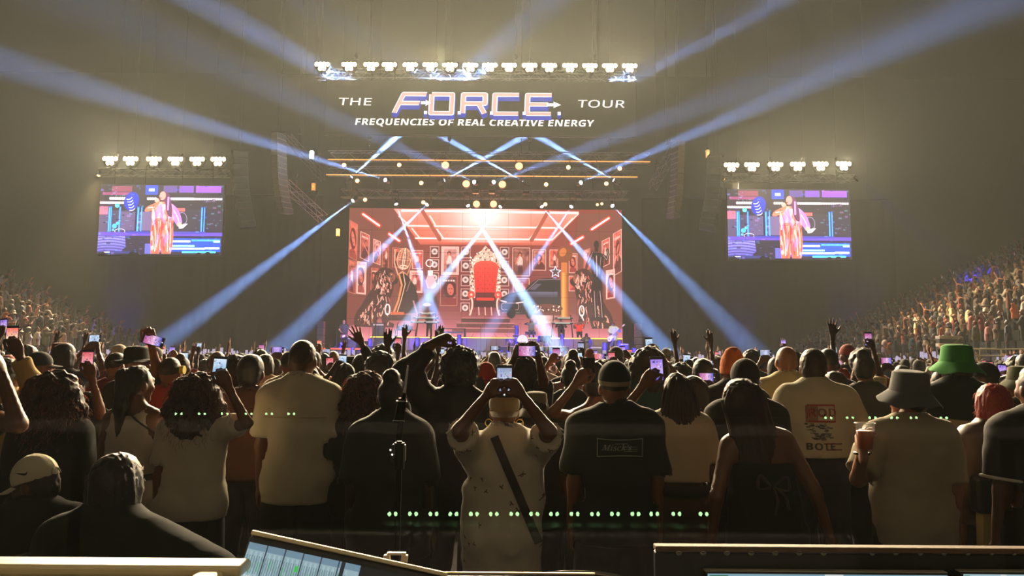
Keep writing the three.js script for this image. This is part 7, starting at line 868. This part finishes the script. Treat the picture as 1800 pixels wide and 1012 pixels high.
{
  const chairM = std(0x0c0c0d, 0.5), rimM = std(0x8a857a, 0.25, 0.9);
  // folding chairs behind the front row
  const seatG = box(0.42, 0.035, 0.4, 0, 0.44, 0, 0.015), backG = (() => { const g = box(0.43, 0.3, 0.025, 0, 0.66, 0.2, 0.01), P = g.attributes.position; return g; })();
  const rim = tube([V(-0.21, 0.02, 0.26), V(-0.21, 0.45, 0.2), V(-0.215, 0.74, 0.22), V(-0.19, 0.825, 0.225), V(-0.1, 0.85, 0.225), V(0.1, 0.85, 0.225), V(0.19, 0.825, 0.225), V(0.215, 0.74, 0.22), V(0.21, 0.45, 0.2), V(0.21, 0.02, 0.26)], 0.011, 60, 6);
  const proto = new THREE.Group(); proto.name = 'folding_chair'; part('seat', seatG, chairM, proto); part('backrest', backG, chairM, proto); part('back_frame', rim, rimM, proto); for (const x of [-0.19, 0.19]) part('leg', bar(V(x, 0.43, 0.1), V(x, 0.0, -0.2), 0.011), rimM, proto);
  [[-1.45, -3.3, 'behind the curly-haired woman in the white tee'], [-0.86, -3.34, 'behind the man in the cream shirt'], [-0.2, -3.26, 'left of the bird-print tee'], [0.3, -3.28, 'right of the bird-print tee'], [0.86, -3.3, 'behind the woman with dreadlocks'], [1.42, -3.26, 'behind the woman with the tilted head'], [2.0, -3.3, 'behind the man in the grey bucket hat'], [2.55, -3.34, 'below the red-haired woman']].forEach(([x, z, w], i) => { const g = i ? proto.clone() : proto; g.name = numbered('folding_chair'); g.position.set(x, 0, z); g.rotation.y = (i % 3 - 1) * 0.07; scene.add(g); tag(g, `dark folding chair with a metal back frame ${w}`, 'chair', 'folding chairs behind the front row'); });
  for (const [x, z, y, w] of [[at(66, 900, 3.5).x, -3.48, 0.75, 'under the seated person in the white cap'], [at(178, 900, 2.95).x, -2.93, -0.1, 'under the seated person in the black jacket']]) { const g = proto.clone(); g.name = numbered('folding_chair'); g.position.set(x, 0, z); g.rotation.y = y; scene.add(g); tag(g, `dark folding chair with a metal back frame ${w}`, 'chair', 'folding chairs behind the front row'); }
  // measurement microphone on its stand
  const Z = 2.6, tip = at(716.5, 640, Z), low = at(702, 775, Z), ms = thing('microphone_stand', 'black stand holding the thin measurement microphone in front of the dark figure', 'stand', [low.x, 0, -Z]);
  part('pole', bar(V(0, 0, 0), V(0, low.y - 0.0, 0), 0.011), blackMetal, ms); part('base', lathe([[0.001, 0], [0.14, 0], [0.14, 0.015], [0.02, 0.03], [0.001, 0.03]], 28), blackMetal, ms); part('clutch', cyl(0.018, 0.018, 0.09, 14, 0, low.y - 0.05, 0), darkMetal, ms);
  const mk = at(700, 735, Z), m = thing('measurement_microphone', 'thin tapered measurement microphone pointing up, with shiny clip', 'microphone', mk), q = (px, py) => at(px, py, Z).sub(mk); const shiny = std(0x0e0e10, 0.18, 0.8);
  part('body', bar(q(701, 772), q(707, 712), 0.011, 14, 0.0125), shiny, m); part('neck', bar(q(707, 712), q(711, 690), 0.0125, 14, 0.0055), shiny, m); part('capsule_tube', bar(q(711, 690), q(717, 642), 0.0055, 12, 0.0035), chrome, m);
  const clip = part('clip', [bar(q(700, 742), q(708, 700), 0.017, 12, 0.015)], shiny, m); part('clip_ring', new THREE.TorusGeometry(0.017, 0.003, 8, 20).rotateX(1.4).translate(...q(706, 706).toArray()), chrome, clip); part('clip_ring', new THREE.TorusGeometry(0.018, 0.003, 8, 20).rotateX(1.4).translate(...q(700.5, 740).toArray()), chrome, clip);
  const pack = thing('microphone_transmitter', 'small black box with tiny white lights below the measurement microphone', 'transmitter', at(699, 797, Z)); part('case', box(0.05, 0.06, 0.03, 0, 0, -0.02, 0.005), blackPlastic, pack); const pl = at(699, 797, Z); for (const [x, y] of [[698, 787], [705, 787], [697, 798], [706, 798], [689, 799], [686, 791]]) { const v = at(x, y, Z).sub(pl); part('indicator_light', new THREE.SphereGeometry(0.0032, 8, 6).translate(v.x, v.y, -0.004), glow(0xfff4e0, 2.5), pack); }
  // cream desk edge at the lower left
  { const a = at(-60, 991, 1.0), b = at(424, 989, 1.0), w = b.x - a.x, t = thing('mixing_desk', 'cream edged mixing desk along the lower left of the picture', 'desk', [(a.x + b.x) / 2, 0, -0.85]); const top = a.y; part('armrest', box(w, 0.016, 0.045, 0, top - 0.008, -0.17, 0.006), std(0xb9ab88, 0.45), t); part('surface', box(w - 0.02, 0.03, 0.5, 0, top - 0.065, 0.06, 0.006), std(0x101011, 0.5), t); part('front_panel', box(w - 0.03, top - 0.08, 0.03, 0, (top - 0.08) / 2, -0.17), std(0x0e0e0f, 0.6), t); for (const x of [-w / 2 + 0.03, w / 2 - 0.04]) part('end_cheek', box(0.035, 0.06, 0.42, x, top - 0.035, 0.05, 0.008), std(0xcdbd94, 0.5), t); }
  // laptop-like monitor with the mixer's channel strips, tilted
  { const Zl = 1.06, A = at(440, 939, Zl), B = at(776, 1012, Zl + 0.06), u = B.clone().sub(A).normalize(), W = A.distanceTo(B) * 1.03, t = thing('mixer_monitor', 'tilted monitor showing a mixing program, at the bottom left of centre', 'monitor', A); const down = V(-0.10, -1, 0.22).normalize(); down.sub(u.clone().multiplyScalar(down.dot(u))).normalize(); const n = u.clone().cross(down.clone().negate()).normalize(); t.quaternion.setFromRotationMatrix(new THREE.Matrix4().makeBasis(u, down.clone().negate(), n));
    const H = W * 0.62, ui = canvas(1024, 640, (g, w, h) => { g.fillStyle = '#16181c'; g.fillRect(0, 0, w, h); g.fillStyle = '#a9c6d2'; g.fillRect(0, 0, w * 0.56, h); g.fillStyle = '#7fa0b4'; g.fillRect(0, 0, w * 0.56, 34); const r = rng(31); let x = 6; for (let k = 0; k < 44; k++) { const cw = 12; if (k % 8 === 7) { g.fillStyle = '#39434c'; g.fillRect(x, 0, 6, h); x += 8; continue; } g.fillStyle = k % 2 ? '#b9d4dc' : '#9fc0cc'; g.fillRect(x, 40, cw - 1, h); g.fillStyle = '#5f7f90'; g.fillRect(x + 2, 60, 3, 90); g.fillStyle = r() < 0.25 ? '#58d86a' : '#8ab0a8'; g.fillRect(x + 6, 60 + r() * 40, 3, 50); g.fillStyle = '#e8f2f2'; g.fillRect(x + 1, 160, cw - 4, 8); g.fillStyle = '#6a8a98'; g.fillRect(x + 3, 200, 2, 380); g.fillStyle = '#e9efe6'; g.fillRect(x, 240 + r() * 220, cw - 3, 16); x += cw; } g.fillStyle = '#2a3036'; g.fillRect(x - 40, 0, 20, h); g.fillStyle = '#4fd860'; g.fillRect(250, 70, 18, 30); g.fillRect(x - 18, 80, 14, 26); });
    part('bezel', box(W, H, 0.016, W / 2, -H / 2, -0.009, 0.006), blackPlastic, t); part('top_edge', box(W, 0.006, 0.02, W / 2, 0.003, -0.008, 0.002), std(0xcbb892, 0.35, 0.4), t); part('screen', new THREE.PlaneGeometry(W * 0.985, H * 0.94).translate(W / 2, -H / 2 - 0.004, 0.001), glow(0xffffff, 0.75, { emissiveMap: ui }), t); part('stand', box(0.05, 0.6, 0.03, W / 2, -H - 0.2, -0.02), blackMetal, t);
    const l = new THREE.RectAreaLight(0xa8c8d8, 0.5, W * 0.5, H * 0.9); l.position.set(W * 0.28, -H / 2, 0.01); l.rotation.y = Math.PI; t.add(l); }
  // pale clip and cable tray edge just behind it
  { const p = at(697, 984, 1.3), t = thing('cable_clip', 'pale plastic clip with two prongs behind the tilted monitor', 'clip', p); for (const [x, r] of [[-0.016, 0.1], [0.013, -0.12]]) part('prong', box(0.011, 0.022, 0.012, x, 0, 0, 0.002), std(0xe0d0ac, 0.4), t, [0, 0, 0], [0, 0, r]); part('bridge', box(0.032, 0.004, 0.01, 0, 0.011, 0, 0.001), std(0xe0d0ac, 0.4), t); part('support', box(0.02, p.y - 0.01, 0.02, 0, -p.y / 2, 0), blackPlastic, t); }
  { const a = at(770, 1006, 1.3), b = at(1046, 1009, 1.3), t = thing('equipment_lid', 'black equipment lid with a thin bright front edge at the bottom centre', 'equipment case', [(a.x + b.x) / 2, 0, -1.3]); part('lid', box(b.x - a.x, 0.02, 0.3, 0, a.y - 0.012, 0.15, 0.004), blackPlastic, t); part('edge', box(b.x - a.x, 0.003, 0.004, 0, a.y, 0, 0.001), std(0xd9c29a, 0.3, 0.5), t); part('case', box(b.x - a.x - 0.02, a.y - 0.022, 0.28, 0, (a.y - 0.022) / 2, 0.15), blackPlastic, t); }
  // rack panel with screws and the two monitor tops at the right
  { const a = at(1150, 957, 1.185), b = at(1860, 962, 1.185), w = b.x - a.x, t = thing('rack_panel', 'black rack panel with a worn wooden top edge and a row of screws', 'rack', [(a.x + b.x) / 2, 0, -1.185]); const wood = std(0x8a7452, 0.7, 0, { map: canvas(1024, 32, (g) => { const r = rng(8); g.fillStyle = '#9a8460'; g.fillRect(0, 0, 1024, 32); for (let i = 0; i < 500; i++) { g.fillStyle = r() < 0.5 ? 'rgba(40,28,16,0.5)' : 'rgba(220,200,160,0.35)'; g.fillRect(r() * 1024, r() * 32, 10 + r() * 90, 1); } }) });
    const T0 = a.y; part('top_edge', box(w, 0.0085, 0.02, 0, T0 - 0.004, 0, 0.002), wood, t); part('panel', box(w, T0 - 0.01, 0.016, 0, (T0 - 0.01) / 2, -0.001, 0.002), std(0x101014, 0.35), t);
    for (const px of [1195, 1238, 1280, 1323, 1366, 1408, 1451, 1537, 1579, 1622, 1664, 1706, 1748, 1788]) { const v = at(px, 972.5, 1.17), s = part('screw', lathe([[0.001, 0.002], [0.003, 0.0018], [0.005, 0.0002], [0.005, 0]], 16).rotateX(Math.PI / 2), std(0x9a948a, 0.35, 0.6), t, [v.x - t.position.x, v.y, 0.008]); part('slot', box(0.006, 0.001, 0.001, 0, 0, 0.002), rubber, s); } }
  for (const [x0, x1, y, label, c] of [[1240, 1668, 1005, 'wide monitor at the bottom right, only its lit top edge in view', '#8ab4c8'], [1689, 1830, 1006, 'monitor in the lower right corner, only its lit top edge in view', '#b8dbe6']]) { const Zm = 1.15, a = at(x0, y, Zm), b = at(x1, y + 1, Zm), w = b.x - a.x, t = thing('desk_monitor', label, 'monitor', [(a.x + b.x) / 2, a.y, -Zm]); part('bezel', box(w, 0.26, 0.018, 0, -0.13, -0.009, 0.003), blackPlastic, t); part('top_edge', box(w, 0.0016, 0.012, 0, 0.0005, -0.009, 0.0005), std(0xb0a690, 0.3, 0.6), t); part('screen', new THREE.PlaneGeometry(w - 0.006, 0.25).translate(0, -0.127, 0.0012), glow(0xffffff, 0.8, { emissiveMap: canvas(512, 256, (g) => { g.fillStyle = c; g.fillRect(0, 0, 512, 256); g.fillStyle = '#e9f4f6'; g.fillRect(250, 0, 40, 8); g.fillStyle = '#3c7a58'; g.fillRect(4, 2, 40, 6); g.fillStyle = '#456878'; for (let i = 0; i < 20; i++) g.fillRect(10 + i * 24, 14, 14, 230); }) }), t); part('foot', box(0.08, a.y - 0.26, 0.03, 0, -0.26 - (a.y - 0.26) / 2, -0.02), blackMetal, t); const l = new THREE.RectAreaLight(new THREE.Color(c), 0.4, w, 0.25); l.position.set(0, -0.13, 0.01); l.rotation.y = Math.PI; t.add(l); }
}
renderer.render(scene, camera);
